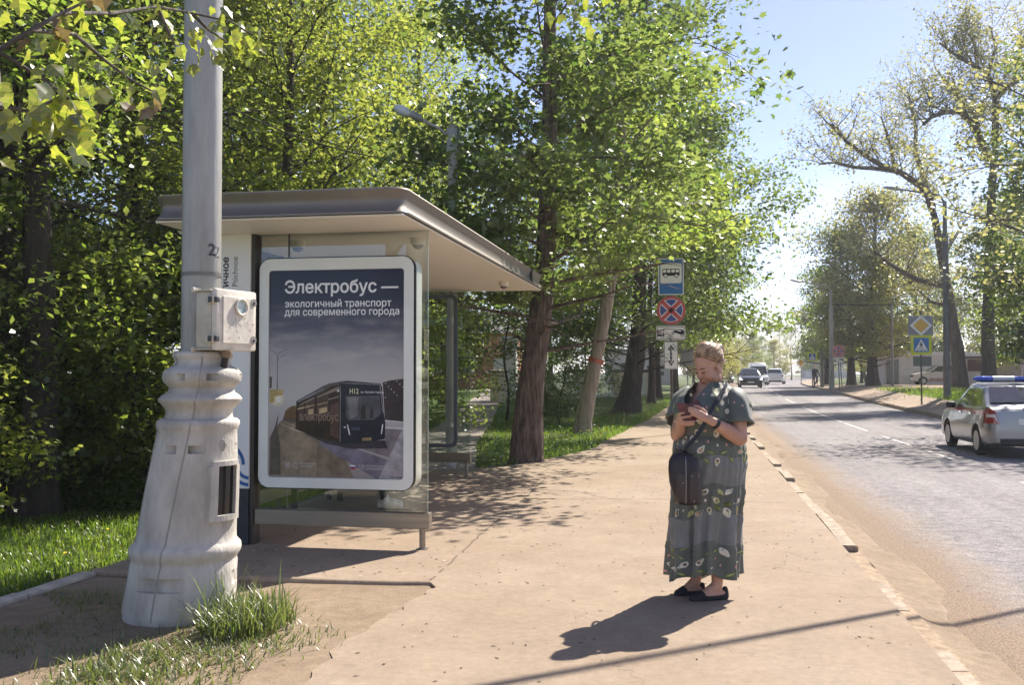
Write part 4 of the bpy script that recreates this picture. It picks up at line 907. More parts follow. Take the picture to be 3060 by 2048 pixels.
for i, (ya, yb) in enumerate([(7.355,8.17),(8.176,10.02),(10.026,11.87),(11.876,14.41)]):
    b = MB(); b.box((x0+.035, ya, 2.735), (x1-.03, yb, 2.752)); b.build('soffit_panel', M_soff, sh, bevel=.003)
# end wall: bottom beam, leg, glass, posts
def hbeam(name, xa, xb, yc, za, zb): 
    b = MB(); b.box((xa, yc-.05, za), (xb, yc+.05, zb)); return b.build(name, M_beam, sh, bevel=.006)
hbeam('bottom_beam', -3.80, -2.214, 8.17, .176, .311)
b = MB(); b.box((-3.796, 8.10, .318), (-2.226, 8.108, .322)); b.build('glass_channel', M_frame_dk, sh)
b = MB(); b.tube([(-2.285, 8.17, 0), (-2.285, 8.17, .18)], .027, 14); b.build('leg', M_beam, sh, smooth=50)
b = MB(); b.box((-2.33, 8.125, .0), (-2.24, 8.215, .006)); b.build('foot_plate', M_beam, sh)
def glass(xa, ya, xb, yb, za, zb, name='glass_panel', th=.012):
    d = Vector((xb-xa, yb-ya, 0)).normalized(); nn = Vector((-d.y, d.x, 0))*th/2
    A, B_ = Vector((xa, ya, 0)), Vector((xb, yb, 0)); b = MB()
    V = [A-nn, B_-nn, B_+nn, A+nn]; V = [v+Vector((0,0,za)) for v in V]+[v+Vector((0,0,zb)) for v in V]
    b.add(V, [(0,1,5,4),(2,3,7,6)], 0); b.add(V, [(0,3,2,1),(4,5,6,7),(1,2,6,5),(3,0,4,7)], 1)
    return b.build(name, [M_glass, M_edge], sh)
glass(-3.80, 8.17, -3.516, 8.17, .315, 2.735); glass(-3.508, 8.17, -2.237, 8.17, .315, 2.735)
b = MB(); b.box((-3.517, 8.16, 2.53), (-3.507, 8.18, 2.735)); b.build('glass_joint', M_frame_dk, sh)
b = MB(); b.box((-3.835, 8.10, 0), (-3.80, 8.24, 2.735)); b.build('corner_post', M_frame_dk, sh, bevel=.004)
# name pylon
b = MB(); b.box((-4.34, 8.08, .49), (-3.835, 8.26, 2.735)); py_ = b.build('name_pylon', M_white, sh, bevel=.006)
b = MB(); b.box((-4.335, 8.085, 0), (-3.838, 8.255, .488)); b.build('pylon_base', M_navy, sh, bevel=.004)
MV = lambda x, z: plane_M((x, 8.077, z), (0,0,1), (-1,0,0))
M_ink = mat('sign_black', (.012,.012,.012), rough=.6); M_grey_ink = mat('sign_grey', (.16,.16,.155), rough=.6)
text('stop_name', 'Птичное', .088, MV(-4.04, 2.535), py_, M_ink, 'RIGHT', .018, 1.06)
text('stop_name', 'Ptichnoe', .072, MV(-3.955, 2.535), py_, M_grey_ink, 'RIGHT', .0, 1.06)
# blue wave emblem: S-shaped bands
def arcp(cx, cz, r, a0, a1, n=14): return [(cx+r*math.cos(R(a0+(a1-a0)*i/n)), cz+r*math.sin(R(a0+(a1-a0)*i/n))) for i in range(n+1)]
b = MB()
cz = .74
for dr in (0,):
    for P in (arcp(-4.06, .70, .175, 110, 0), arcp(-4.06, .70, .115, 110, 0)+arcp(-3.83, .70, .115, 180, 268), arcp(-3.83, .70, .175, 180, 268)):
        for qd in ribbon(P, .03): b.add([(u, 8.0775, v) for u, v in qd], [(0,1,2,3)])
b.build('wave_emblem', mat('emblem_blue', (.02,.11,.32), rough=.5), py_)
# advertising box
b = MB()
A_ = rrect(-3.775, .50, -2.36, 2.512, .10, 7)
def ring(ins, y, r=.10): return [(u, y, v) for u, v in rrect(-3.775+ins, .50+ins, -2.36-ins, 2.512-ins, max(.012, r-ins*.8), 7)]
b.loft([ring(.02, 8.42), ring(.0, 8.40), ring(0, 8.20), ring(.004, 8.19)]); box = b.build('poster_box', mat('white_box_shell', (.68,.67,.64), rough=.3, metal=.2), sh, smooth=40)
b = MB(); b.loft([ring(-.012, 8.148, .11), ring(-.012, 8.185, .11), ring(0, 8.185), ring(0, 8.148)], cap=False); b.build('poster_gasket', M_frame_dk, box)
b = MB(); o_, i_ = ring(.0, 8.140), [(u, 8.143, v) for u, v in rrect(-3.688, .588, -2.448, 2.409, .03, 7)]; n = len(o_)
b.loft([ring(.0, 8.185), o_, [(u, 8.140, v) for u, v in rrect(-3.688, .588, -2.448, 2.409, .03, 7)], [(u, 8.172, v) for u, v in rrect(-3.688, .588, -2.448, 2.409, .03, 7)]], cap=False); b.build('poster_frame', M_adf, box, smooth=30)
# the poster: printed picture of an electric bus at low sun
PW, PH = 1.24, 1.821; yp = 8.1585
def poster_mat():
    m = bpy.data.materials.new('poster_print'); m.use_nodes = True; n, l = m.node_tree.nodes, m.node_tree.links
    p = n['Principled BSDF']; p.inputs['Roughness'].default_value = .15; p.inputs['Specular IOR Level'].default_value = .3
    uv = n.new('ShaderNodeUVMap'); sx = n.new('ShaderNodeSeparateXYZ'); l.new(uv.outputs[0], sx.inputs[0])
    r = n.new('ShaderNodeValToRGB'); e = r.color_ramp.elements
    e[0].position = 0; e[0].color = (.28,.25,.24,1); e[1].position = 1; e[1].color = (.010,.014,.034,1)
    for q, c in ((.38,(.50,.48,.47)),(.5,(.44,.43,.43)),(.6,(.30,.30,.33)),(.72,(.075,.082,.125)),(.85,(.022,.028,.058))): k = e.new(q); k.color = (*c, 1)
    l.new(sx.outputs['Y'], r.inputs['Fac'])
    mp_ = n.new('ShaderNodeMapping'); mp_.inputs['Scale'].default_value = (1.6, 6.5, 1); mp_.inputs['Rotation'].default_value = (0,0,R(-14)); l.new(uv.outputs[0], mp_.inputs[0])
    nz_ = n.new('ShaderNodeTexNoise'); nz_.inputs['Scale'].default_value = 2.2; nz_.inputs['Detail'].default_value = 7; l.new(mp_.outputs[0], nz_.inputs['Vector'])
    r2 = n.new('ShaderNodeValToRGB'); r2.color_ramp.elements[0].position = .46; r2.color_ramp.elements[1].position = .75; r2.color_ramp.elements[1].color = (.75,.75,.75,1); l.new(nz_.outputs['Fac'], r2.inputs['Fac'])
    bnd = n.new('ShaderNodeValToRGB'); q = bnd.color_ramp.elements; q[0].position = .36; q[0].color = (.0,.0,.0,1); q[1].position = .86; q[1].color = (0,0,0,1); k = q.new(.58); k.color = (1,1,1,1); l.new(sx.outputs['Y'], bnd.inputs['Fac'])
    mm = n.new('ShaderNodeMixRGB'); mm.blend_type = 'MULTIPLY'; mm.inputs['Fac'].default_value = 1; l.new(r2.outputs[0], mm.inputs[1]); l.new(bnd.outputs[0], mm.inputs[2])
    mxx = n.new('ShaderNodeMixRGB'); mxx.inputs['Color2'].default_value = (.52,.48,.45,1); l.new(mm.outputs[0], mxx.inputs['Fac']); l.new(r.outputs[0], mxx.inputs['Color1']); l.new(mxx.outputs[0], p.inputs['Base Color'])
    return m
b = MB(); b.add([(-3.70, yp, .575), (-2.435, yp, .575), (-2.435, yp, 2.42), (-3.70, yp, 2.42)], [(0,1,2,3)])
post = flatmesh('poster', [poster_mat()], box, b)
ul = post.data.uv_layers.new(name='UVMap')
for i, c in enumerate([(0,0),(1,0),(1,1),(0,1)]): ul.data[i].uv = c
DZ = lambda zx, zy: (597.2+zx*.2637, 857.6+zy*.2637)
def pp(zx, zy, k=0): x, y = DZ(zx, zy); return (-3.688+(x-617)/309*PW, yp-.0004*(k+1), .588+(1097-y)/482*PH)
def pm(nm, c, rough=.2): return mat(nm, c, rough=rough, var=.32, scale=9, detail=9, spec=.3)
layers = [ # colour, polygons in print coordinates, layer
 ('print_road_brown', (.20,.155,.115), [[(90,890),(90,560),(165,430),(205,400),(330,400),(520,580),(760,760),(820,900)]], 0),
 ('print_road_warm', (.27,.21,.15), [[(185,890),(175,620),(165,470),(215,410),(330,450),(500,610),(500,890)]], 1),
 ('print_road_violet', (.17,.15,.20), [[(500,600),(700,600),(1255,790),(1255,905),(1010,905),(780,770)]], 1),
 ('print_road_grey', (.34,.32,.35), [[(1235,470),(1255,470),(1255,905),(1030,905)]], 2),
 ('print_street', (.19,.165,.18), [[(1070,470),(1240,480),(1130,720),(720,600),(1090,580)]], 0),
 ('print_shadow', (.045,.04,.055), [[(380,510),(705,590),(1085,570),(1110,640),(800,650),(560,600)]], 2),
 ('print_building', (.045,.035,.04), [[(1065,70),(1130,52),(1250,36),(1255,38),(1255,410),(1085,395)]], 0),
 ('print_strip', (.6,.6,.65), [[(1085,395),(1255,410),(1255,416),(1085,404)], [(1088,455),(1255,462),(1255,470),(1088,466)]], 1),
 ('print_trees', (.17,.10,.045), [[(200,400),(225,320),(260,290),(300,275),(330,285),(330,405)]], 0),
 ('print_bus_side', (.035,.022,.018), [[(705,65),(620,85),(560,110),(320,235),(312,480),(420,520),(540,560),(705,600)]], 3),
 ('print_bus_roof', (.10,.09,.095), [[(705,62),(610,78),(540,110),(320,235),(318,252),(560,150),(620,100),(705,92)]], 4),
 ('print_bus_front', (.014,.018,.033), [[(705,62),(760,56),(1045,80),(1060,110),(1075,330),(1090,420),(1085,560),(880,600),(705,602)]], 4),
 ('print_windscreen', (.085,.088,.10), [[(748,190),(1040,185),(1052,345),(990,395),(775,400),(755,370)]], 5),
 ('print_wind_glow', (.17,.165,.17), [[(760,200),(860,195),(850,360),(790,390)]], 6),
 ('print_window', (.09,.06,.05), [[(500,200),(600,165),(600,380),(500,400)], [(400,240),(480,210),(480,400),(400,405)], [(340,270),(385,252),(385,400),(340,400)]], 5),
 ('print_door', (.11,.06,.05), [[(615,270),(690,240),(690,560),(620,535)]], 5),
 ('print_window_sky', (.27,.21,.17), [[(350,262),(480,200),(480,212),(350,272)], [(500,192),(690,105),(690,135),(500,208)], [(600,215),(690,190),(690,200),(600,228)]], 6),
 ('print_light', (.85,.85,.85), [[(760,438),(770,438),(790,525),(780,528)], [(1063,432),(1071,432),(1060,516),(1052,518)], [(735,455),(750,455),(750,468),(735,468)], [(668,125),(694,118),(694,150),(676,155)]], 6),
 ('print_plate', (.30,.21,.1), [[(890,552),(972,548),(972,574),(892,578)]], 6),
 ('print_highlight', (.26,.25,.27), [[(712,70),(1040,86),(1046,92),(712,78)], [(1040,90),(1046,92),(1072,330),(1066,332)], [(700,100),(706,100),(706,590),(700,588)], [(330,240),(560,120),(563,128),(334,248)]], 6),
 ('print_gold', (.5,.36,.2), [[(330,300),(395,285),(395,296),(330,312)], [(405,282),(480,265),(480,274),(405,293)], [(505,262),(595,240),(595,247),(505,272)], [(520,300),(590,285),(590,330),(520,345)], [(425,310),(470,300),(470,350),(425,356)]], 6),
 ('print_wheel', (.02,.018,.02), [[(545+16*math.cos(a), 512+40*math.sin(a)) for a in np.linspace(0, 2*pi, 15)[:-1]], [(372+9*math.cos(a), 470+26*math.sin(a)) for a in np.linspace(0, 2*pi, 13)[:-1]]], 5),
 ('print_figure', (.035,.03,.035), [[(885,300),(905,250),(920,300),(925,390),(880,392)], [(960,320),(975,285),(990,320),(990,380),(955,384)]], 7),
 ('print_emblem_plate', (.05,.07,.11), [[(800,462),(875,460),(875,486),(802,488)]], 6),
 ('print_canopy', (.46,.34,.13), [[(85,135),(208,135),(196,182),(130,195),(120,250),(85,252)]], 2),
 ('print_glow', (.75,.66,.48), [[(150+58*math.cos(a), 220+62*math.sin(a)) for a in np.linspace(0, 2*pi, 18)[:-1]]], 1),
 ('print_core', (1,.93,.75), [[(165+24*math.cos(a), 222+26*math.sin(a)) for a in np.linspace(0, 2*pi, 16)[:-1]]], 3),
 ('print_left_dark', (.11,.095,.08), [[(88,560),(130,470),(165,330),(150,480),(180,620),(185,885),(88,885)], [(82,20),(102,20),(100,120),(82,125)]], 2),
 ('print_lamp', (.14,.13,.14), [[(146,135),(155,135),(150,-130),(147,-130)]]+ribbon([(148,-120),(150,-165),(175,-200),(240,-222)], 3.5)+ribbon([(148,-120),(146,-170),(115,-205),(85,-215)], 3.5)+ribbon([(149,-105),(165,-150),(225,-172)], 3.5), 2),
 ('print_cars', (.12,.09,.07), [[(212,400),(222,380),(246,378),(254,412),(216,412)], [(258,412),(270,382),(312,380),(318,425),(262,425)]], 4),
 ('print_line', (.55,.46,.33), [[(170,436),(178,434),(360,506),(356,512)]], 4),
 ('print_flag_white', (.85,.85,.87), [[(790,790),(836,790),(836,802),(790,802)]], 5), ('print_flag_blue', (.05,.08,.3), [[(790,802),(836,802),(836,813),(790,813)]], 5), ('print_flag_red', (.45,.03,.03), [[(790,813),(836,813),(836,826),(790,826)]], 5),
 ('print_crest', (.36,.31,.29), [[(226,775),(270,775),(270,820),(248,832),(226,820)]], 5)]
for nm, c, polys, k in layers:
    b = MB()
    for P in polys: b.add([pp(u, v, k) for u, v in P], [tuple(range(len(P)))])
    flatmesh('poster_print', [pm(nm, c)], post, b)
b = MB()
for k in range(3):
    P = [(315+s*math.cos(a), 798+s*math.sin(a)) for s in (27-8*k,) for a in np.linspace(.6 if k == 0 else 0, 2*pi-.2, 22)]
    if k == 0: P = [(322, 832)]+P
    for qd in ribbon(P, 3.6): b.add([pp(u, v, 5) for u, v in qd], [(0,1,2,3)])
for r_ in range(5):                                    # lit windows of the printed building
    for c_ in range(7): u, v = 1085+c_*24, 75+r_*30-c_*5; b.add([pp(u,v,1), pp(u+9,v-2,1), pp(u+9,v+8,1), pp(u,v+10,1)], [(0,1,2,3)]) if (r_*5+c_*3) % 4 == 0 else None
flatmesh('poster_print', [pm('print_pale', (.45,.41,.38))], post, b)
M_pw = mat('print_white', (.80,.80,.82), rough=.2)
TX = lambda x, y: plane_M((-3.688+(x-617)/309*PW, yp-.0045, .588+(1097-y)/482*PH), (1,0,0), (0,0,1))
text('poster_heading', 'Электробус —', .152, TX(652,668), post, M_pw, 'LEFT', .022, .97)
text('poster_line', 'экологичный транспорт', .087, TX(653,701), post, M_pw, 'LEFT', .016, .965)
text('poster_line', 'для современного города', .087, TX(653,720.5), post, M_pw, 'LEFT', .016, .955)
text('bus_route', 'Н12', .062, TX(803,902), post, mat('print_yellow', (.75,.74,.45), rough=.2), 'LEFT', .01, .8)
text('bus_route', 'м. Китай-город', .03, TX(829,901), post, M_pw, 'LEFT', .0, .95)
text('bus_lettering', 'электробус', .105, plane_M((-3.688+(688-617)/309*PW, yp-.0048, .588+(1097-965)/482*PH), (1,0,.0), (0,0,1)), post, mat('print_brownish', (.30,.2,.15), rough=.2), 'LEFT', .0, .62)
for s_, x, y in (('Московский',692,1066.5),('транспорт',692,1072.5),('+7 495 539-54-54',822,1069.5),('3210 с мобильного',824,1075.5),('mostransport.ru',866,1069.5),('и в соцсетях',866,1075.5)):
    text('poster_small_print', s_, .026, TX(x, y), post, mat('print_soft_white', (.6,.58,.58), rough=.2), 'LEFT', .0, .92)
text('poster_small_print', 'РЕКЛАМА', .022, TX(897,1094), post, mat('print_dim', (.1,.09,.09), rough=.2))
# far end wall
hbeam('bottom_beam', -4.32, -3.205, 14.08, .2, .335)
b = MB(); b.tube([(-3.27, 14.08, 0), (-3.27, 14.08, .2)], .027, 12); b.build('leg', M_beam, sh, smooth=50)
glass(-4.32, 14.08, -3.222, 14.08, .34, 2.735)
b = MB()
O = rrect(-4.24, .42, -3.40, 2.66, .09, 6); I = rrect(-4.19, .47, -3.45, 2.61, .06, 6)
b.loft([[(u, 14.05, v) for u, v in O], [(u, 14.0, v) for u, v in O], [(u, 14.0, v) for u, v in I], [(u, 14.05, v) for u, v in I]], cap=False); b.loft([[(u, 14.05, v) for u, v in O], [(u, 14.05, v) for u, v in I]], cap=False)
b.build('timetable_frame', mat('blue_grey_frame', (.10,.13,.15), rough=.4, metal=.3), sh, smooth=30)
# rear wall, bench
for i in range(4):
    ya, yb = 8.3+i*1.44, 8.3+i*1.44+1.4; glass(-4.27, ya, -4.27, yb, .34, 2.735)
    b = MB(); b.box((-4.295, yb, 0), (-4.245, yb+.04, 2.735)); b.build('rear_post', M_frame_dk, sh, bevel=.003)
hb = MB(); hb.box((-4.30, 8.27, .2), (-4.24, 14.06, .335)); hb.build('bottom_beam', M_beam, sh, bevel=.004)
for k in range(4):
    b = MB(); b.box((-4.13+k*.105, 9.5, .44), (-4.04+k*.105, 12.6, .465)); b.build('bench_slat', mat('bench_wood', (.22,.13,.07), rough=.6, var=.3, scale=5, stretch=(1,.1,1)), sh, bevel=.004)
for y in (9.7, 11.05, 12.4):
    b = MB(); b.box((-4.12, y-.02, .0), (-4.06, y+.02, .438)); b.box((-4.12, y-.02, .415), (-3.74, y+.02, .438)); b.build('bench_leg', M_frame_dk, sh)
# dome cameras under the roof
for x, y, s_ in ((-2.46, 8.62, 1.), (-3.62, 8.62, 1.), (-2.5, 12.95, .95)):
    b = MB(); b.lathe([(.075*s_, 2.734), (.074*s_, 2.70), (.06*s_, 2.672)], 20, (x, y, 0)); ch = b.build('camera_housing', mat('camera_white', (.72,.68,.6), rough=.4), sh, smooth=40)
    b = MB(); b.ell((x, y, 2.672), (.052*s_, .052*s_, .04*s_), n=16, k=9); b.build('camera_dome', mat('camera_smoke', (.16,.13,.11), rough=.08), ch, smooth=180)
# concrete lamp post behind the shelter
cp = thing('street_lamp', 'concrete street lamp rising behind the shelter with a pale lamp head on a bent arm', 'street lamp', (-3.86, 15.5, -.05))
M_conc = mat('weathered_concrete', (.40,.37,.32), rough=.9, var=.22, scale=4, bump=.3, bscale=20, stretch=(1,1,.3))
b = MB(); b.tube([(-3.86,15.5,-.06), (-3.85,15.5,2.5), (-3.83,15.5,5.55)], [.097,.088,.08], 12); b.build('pole', M_conc, cp, smooth=50)
b = MB(); b.box((-3.93,15.42,5.1), (-3.75,15.6,5.5)); b.box((-3.87,15.47,5.5), (-3.85,15.5,5.75)); b.build('pole_cap', M_galv, cp, bevel=.01)
b = MB(); b.tube([(-3.85,15.5,5.3), (-4.05,15.45,5.5), (-4.36,15.4,5.66)], .028, 8); b.build('arm', M_galv, cp, smooth=50)
b = MB(); q = Matrix.Rotation(R(28), 3, 'Y'); b.ell((-4.44,15.39,5.705), (.15,.075,.07), q, 16, 9); b.build('lamp_housing', M_galv, cp, smooth=180)
b = MB(); b.ell((-4.66,15.37,5.80), (.17,.105,.085), q, 16, 9); b.build('lamp_glass', mat('lamp_opal', (.68,.7,.7), rough=.2), cp, smooth=180)
# overhead cable bundle from the lamp post across the road: only its shade is seen
cb = thing('overhead_cable', 'thick overhead cable bundle strung from the big lamp post across the road', 'cable', (PX+.14, PY, 6.3))
A0 = Vector((PX+.14, PY+.55, 6.3)); P = [A0.lerp(A0+Vector((26*.754, 26*.657, .5)), t)-Vector((0,0,.8*4*max(0,t-.4)*(1-t))) for t in np.linspace(0, 1, 14)]
b = MB(); b.tube(P, .024, 8); b.build('cable', M_dark, cb, smooth=60)
b = MB(); b.tube([p+Vector((0,0,.09+.03*math.sin(i*2))) for i, p in enumerate(P)], .015, 6); b.build('cable', M_dark, cb, smooth=60)
b = MB(); b.tube([(PX+.13, PY, 6.2), A0], .03, 8); b.build('bracket', M_galv, cb)
e_ = P[-1]; b = MB(); b.tube([(e_.x, e_.y, hz(e_.x, e_.y)-.1), (e_.x, e_.y, 8)], [.14, .11], 12); op = b.build('utility_pole', M_conc, None, smooth=50)
setp(op, 'concrete utility pole carrying the overhead cable bundle beyond the right edge', 'pole')
# ================================================================== THE WOMAN (coordinates: x to the viewer's right, y away, z up, from her feet)
WX, WY = .054, 6.78
def skin_mat(name, c, c2):
    m = mat(name, c, rough=.5, var=.1, scale=9, c2=c2, spec=.35); p = m.node_tree.nodes['Principled BSDF']
    p.inputs['Subsurface Weight'].default_value = .12; p.inputs['Subsurface Radius'].default_value = (.02,.008,.004); return m
M_skin = skin_mat('warm_skin', (.52,.285,.20), (.60,.345,.25))
wo = thing('person', 'woman in a long dark avocado print dress looking down at her phone', 'person', (WX, WY, 0), R(10.45))
A = R(46); Fv = Vector((-math.sin(A), -math.cos(A), 0)); Lv = Vector((math.cos(A), -math.sin(A), 0))
ah, ph = R(55), R(28); Fh = Vector((-math.sin(ah), -math.cos(ah), 0)); Lh = Vector((math.cos(ah), -math.sin(ah), 0))
ly = Fh*math.cos(ph)+Vector((0,0,-math.sin(ph))); lz = Vector((0,0,math.cos(ph)))+Fh*math.sin(ph)
HM = Matrix((Lh, ly, lz)).transposed(); HC = Vector((.04, -.015, 1.553))
hp = lambda x, y, z: HC+HM@Vector((x, y, z))
b = MB()
b.ell(hp(0,-.012,.035), (.076,.096,.088), HM); b.ell(hp(0,.03,-.03), (.067,.066,.088), HM); b.ell(hp(0,.05,-.092), (.044,.040,.034), HM)
for s in (1,-1):
    b.ell(hp(.036*s,.052,-.047), (.034,.036,.038), HM); b.ell(hp(.045*s,.012,-.085), (.032,.042,.034), HM)
    b.ell(hp(.077*s,-.012,-.022), (.010,.020,.033), HM@Matrix.Rotation(-.25*s, 3, 'Z')); b.ell(hp(.031*s,.078,.002), (.016,.014,.011), HM)
b.ell(hp(0,.073,.022), (.052,.018,.014), HM); b.ell(hp(0,.028,-.112), (.052,.052,.028), HM)
b.capsule(hp(0,.085,.006), hp(0,.112,-.034), .0085, .0135, 10); b.ell(hp(0,.108,-.038), (.019,.012,.010), HM)
b.ell(hp(0,.092,-.069), (.022,.012,.007), HM); b.ell(hp(0,.089,-.080), (.019,.012,.008), HM)
b.capsule(hp(0,-.03,-.06), (.06,.03,1.37), .062, .078); b.capsule((.06,.03,1.37), (.06,.03,1.2), .1, .13)
SL, SR = Vector((.205,-.12,1.33)), Vector((-.085,.125,1.33))
b.capsule(SL-Vector((0,0,.03)), SR-Vector((0,0,.03)), .055, .055); b.ell((.05,-.01,1.27), (.165,.12,.13), Matrix.Rotation(-A, 3, 'Z'))
b.ell((.05,0,1.1), (.17,.14,.2), Matrix.Rotation(-A, 3, 'Z')); b.ell((.05,0,.93), (.19,.16,.17), Matrix.Rotation(-A, 3, 'Z'))
# arms
EL, WL = Vector((.21,-.19,1.075)), Vector((.015,-.30,1.188)); ER, WR = Vector((-.165,-.02,1.085)), Vector((-.178,-.205,1.168))
b.capsule(SL, EL, .066, .052); b.capsule(EL, EL.lerp(WL, .4), .052, .049); b.capsule(EL.lerp(WL, .4), WL, .049, .030)
b.capsule(SR, ER, .064, .050); b.capsule(ER, ER.lerp(WR, .4), .050, .046); b.capsule(ER.lerp(WR, .4), WR, .046, .030)
# left hand: open blade, palm up, fingertips on the screen
k0 = Vector((-.072,-.322,1.232)); b.capsule(WL, WL.lerp(k0, .5), .029, .030); 
for i, (dz, dy, l) in enumerate(((.020,-.004,.072),(.006,-.008,.082),(-.009,-.010,.078),(-.023,-.008,.062))):
    a = WL.lerp(k0, .35)+Vector((0, dy, dz*.6)); kn = k0+Vector((0, dy, dz)); m1 = kn+Vector((-.85,.06,.52)).normalized()*l*.55; m2 = m1+Vector((-.92,.2,.30)).normalized()*l*.5
    b.capsule(a, kn, .0145, .0115, 10); b.capsule(kn, m1, .0105, .0092, 10); b.capsule(m1, m2, .0092, .0072, 10)
th = [WL+Vector((-.02,.012,.03)), Vector((-.045,-.29,1.262)), Vector((-.078,-.285,1.285)), Vector((-.105,-.285,1.291))]
for p, q, r1, r2 in zip(th, th[1:], (.016,.0125,.011), (.0125,.011,.0085)): b.capsule(p, q, r1, r2, 10)
# right hand: under the phone case, fingers wrapped over its back
kr = Vector((-.196,-.262,1.205)); b.capsule(WR, kr, .029, .027)
for i, (p1, p2, p3) in enumerate((((-.203,-.272,1.226),(-.198,-.302,1.243),(-.174,-.312,1.247)), ((-.200,-.275,1.208),(-.178,-.312,1.218),(-.135,-.316,1.224)), ((-.194,-.272,1.190),(-.162,-.31,1.186),(-.108,-.314,1.192)), ((-.186,-.262,1.174),(-.152,-.298,1.168),(-.110,-.306,1.172)))):
    b.capsule(kr.lerp(WR, .25), p1, .014, .0115, 10); b.capsule(p1, p2, .011, .0098, 10); b.capsule(p2, p3, .0095, .0075, 10)
tr_ = [kr.lerp(WR,.4)+Vector((.01,.02,.01)), Vector((-.165,-.235,1.235)), Vector((-.150,-.245,1.268))]
for p, q, r1, r2 in zip(tr_, tr_[1:], (.016,.012), (.012,.009)): b.capsule(p, q, r1, r2, 10)
# legs and feet
b.capsule((.10,-.07,.9), (.09,-.075,.48), .095, .06); b.capsule((.09,-.075,.48), (.085,-.085,.30), .060, .055); b.capsule((.085,-.085,.30), (.078,-.085,.09), .052, .036)
b.capsule((-.0,.07,.9), (.0,.07,.48), .095, .06); b.capsule((.0,.07,.48), (-.02,.06,.30), .060, .055); b.capsule((-.02,.06,.30), (-.04,.05,.09), .052, .036)
FEET = []
for hx, hy, tx_, ty_ in ((.112,-.075,-.105,-.135), (-.012,.055,-.175,.03)):
    h, t_ = Vector((hx, hy, .034)), Vector((tx_, ty_, .022)); d = (t_-h); FEET.append((h, t_))
    b.capsule(h, h+d*.45+Vector((0,0,.012)), .031, .034); b.capsule(h+d*.45+Vector((0,0,.012)), h+d*.9, .034, .020); b.capsule(h+d*.22+Vector((0,0,.055)), h+d*.6+Vector((0,0,.012)), .034, .028)
body = link('body', fuse(b, .0052, 4, .45), wo, [M_skin])
# shoes: flat black slip-ons
M_shoe = mat('black_suede', (.013,.013,.016), rough=.75)
for h, t_ in FEET:
    d = t_-h; n = Vector((-d.y, d.x, 0)).normalized(); b = MB()
    b.capsule(h+Vector((0,0,-.012))-d*.06, h+d*.5+Vector((0,0,-.014)), .0345, .037); b.capsule(h+d*.5+Vector((0,0,-.014)), h+d*.93+Vector((0,0,-.012)), .038, .027)
    b.capsule(h+d*.66+Vector((0,0,.004)), h+d*.97+Vector((0,0,-.004)), .036, .02); b.capsule(h+Vector((0,0,.006))-d*.10, h+Vector((0,0,.03))-d*.10, .026, .02)
    me = fuse(b, .005, 3, .5)
    for v in me.vertices: v.co.z = max(v.co.z, .003)
    link('shoe', me, wo, [M_shoe])
# face details
M_brow = mat('brow_brown', (.10,.055,.035), rough=.8); M_lip = mat('lip_rose', (.40,.125,.11), rough=.45)
for s in (1,-1):
    b = MB(); b.tube([hp(.014*s,.0915,.018), hp(.032*s,.0905,.0245), hp(.05*s,.079,.019)], [.0026,.0038,.0016], 6); b.build('eyebrow', M_brow, wo, local=True, smooth=180)
    b = MB(); b.tube([hp(.017*s,.0925,-.005), hp(.031*s,.0935,-.009), hp(.045*s,.085,-.004)], [.0020,.0036,.0020], 6); b.build('eyelashes', mat('lash_black', (.02,.014,.012), rough=.8), wo, local=True, smooth=180)
b = MB(); b.tube([hp(-.022,.094,-.0735), hp(-.009,.1045,-.0725), hp(0,.1055,-.074), hp(.009,.1045,-.0725), hp(.022,.094,-.0735)], [.0012,.0036,.0036,.0036,.0012], 8); b.build('lips', M_lip, wo, local=True, smooth=180)
b = MB(); P = [hp(.082,-.004,-.055)]; b.ell(P[0], (.004,.004,.006)); b.build('earring', mat('earring_gold', (.7,.5,.2), rough=.25, metal=1), wo, local=True, smooth=180)
# hair: swept back to a loose knot, strands and wind-blown wisps
M_hair = mat('blond_hair', (.34,.20,.105), rough=.45, var=.25, scale=30, c2=(.62,.41,.24), stretch=(1,1,.4)); M_hair_d = mat('dark_hair_roots', (.055,.032,.022), rough=.5, var=.4, scale=30)
b = MB(); b.ell(hp(0,-.038,.056), (.0885,.100,.094), HM); b.ell(hp(0,-.062,.0), (.080,.072,.07), HM); b.ell(hp(0,-.14,.05), (.045,.04,.045), HM); b.ell(hp(0,-.022,.102), (.062,.066,.062), HM)
hair = link('hair', fuse(b, .006, 4, .5), wo, [M_hair])
rr = random.Random(31); bl, bd = MB(), MB()
for i in range(420):
    u = rr.uniform(-1, 1); a0 = u*1.5
    front = Vector((.078*math.sin(a0), .055*math.cos(a0)-.01, .085-.05*abs(u)**2+rr.uniform(-.004,.012)))
    if abs(u) > .8: front = Vector((.082*math.copysign(1, u), rr.uniform(-.045,-.005), rr.uniform(.01,.06)))
    end = Vector((rr.gauss(0,.018), -.125+rr.gauss(0,.012), .045+rr.gauss(0,.02))); P = []
    for j in range(6):
        t = j/5; p = front.lerp(end, t); c = Vector((0,-.036,.05)); v = p-c; q_ = Vector((v.x/.090, v.y/.103, v.z/.098)); L = q_.length or 1; tgt = 1.0+rr.uniform(0,.016)+.02*math.sin(pi*t)
        if p.y > -.125 and L < tgt: v = v*(tgt/L)
        P.append(hp(*(c+v)))
    (bd if rr.random() < .22 else bl).tube(P, [.0008,.0015,.0017,.0016,.0012,.0006], 4)
bl.build('hair_strands', M_hair, hair, local=True, smooth=180); bd.build('hair_strands', M_hair_d, hair, local=True, smooth=180)
b = MB()
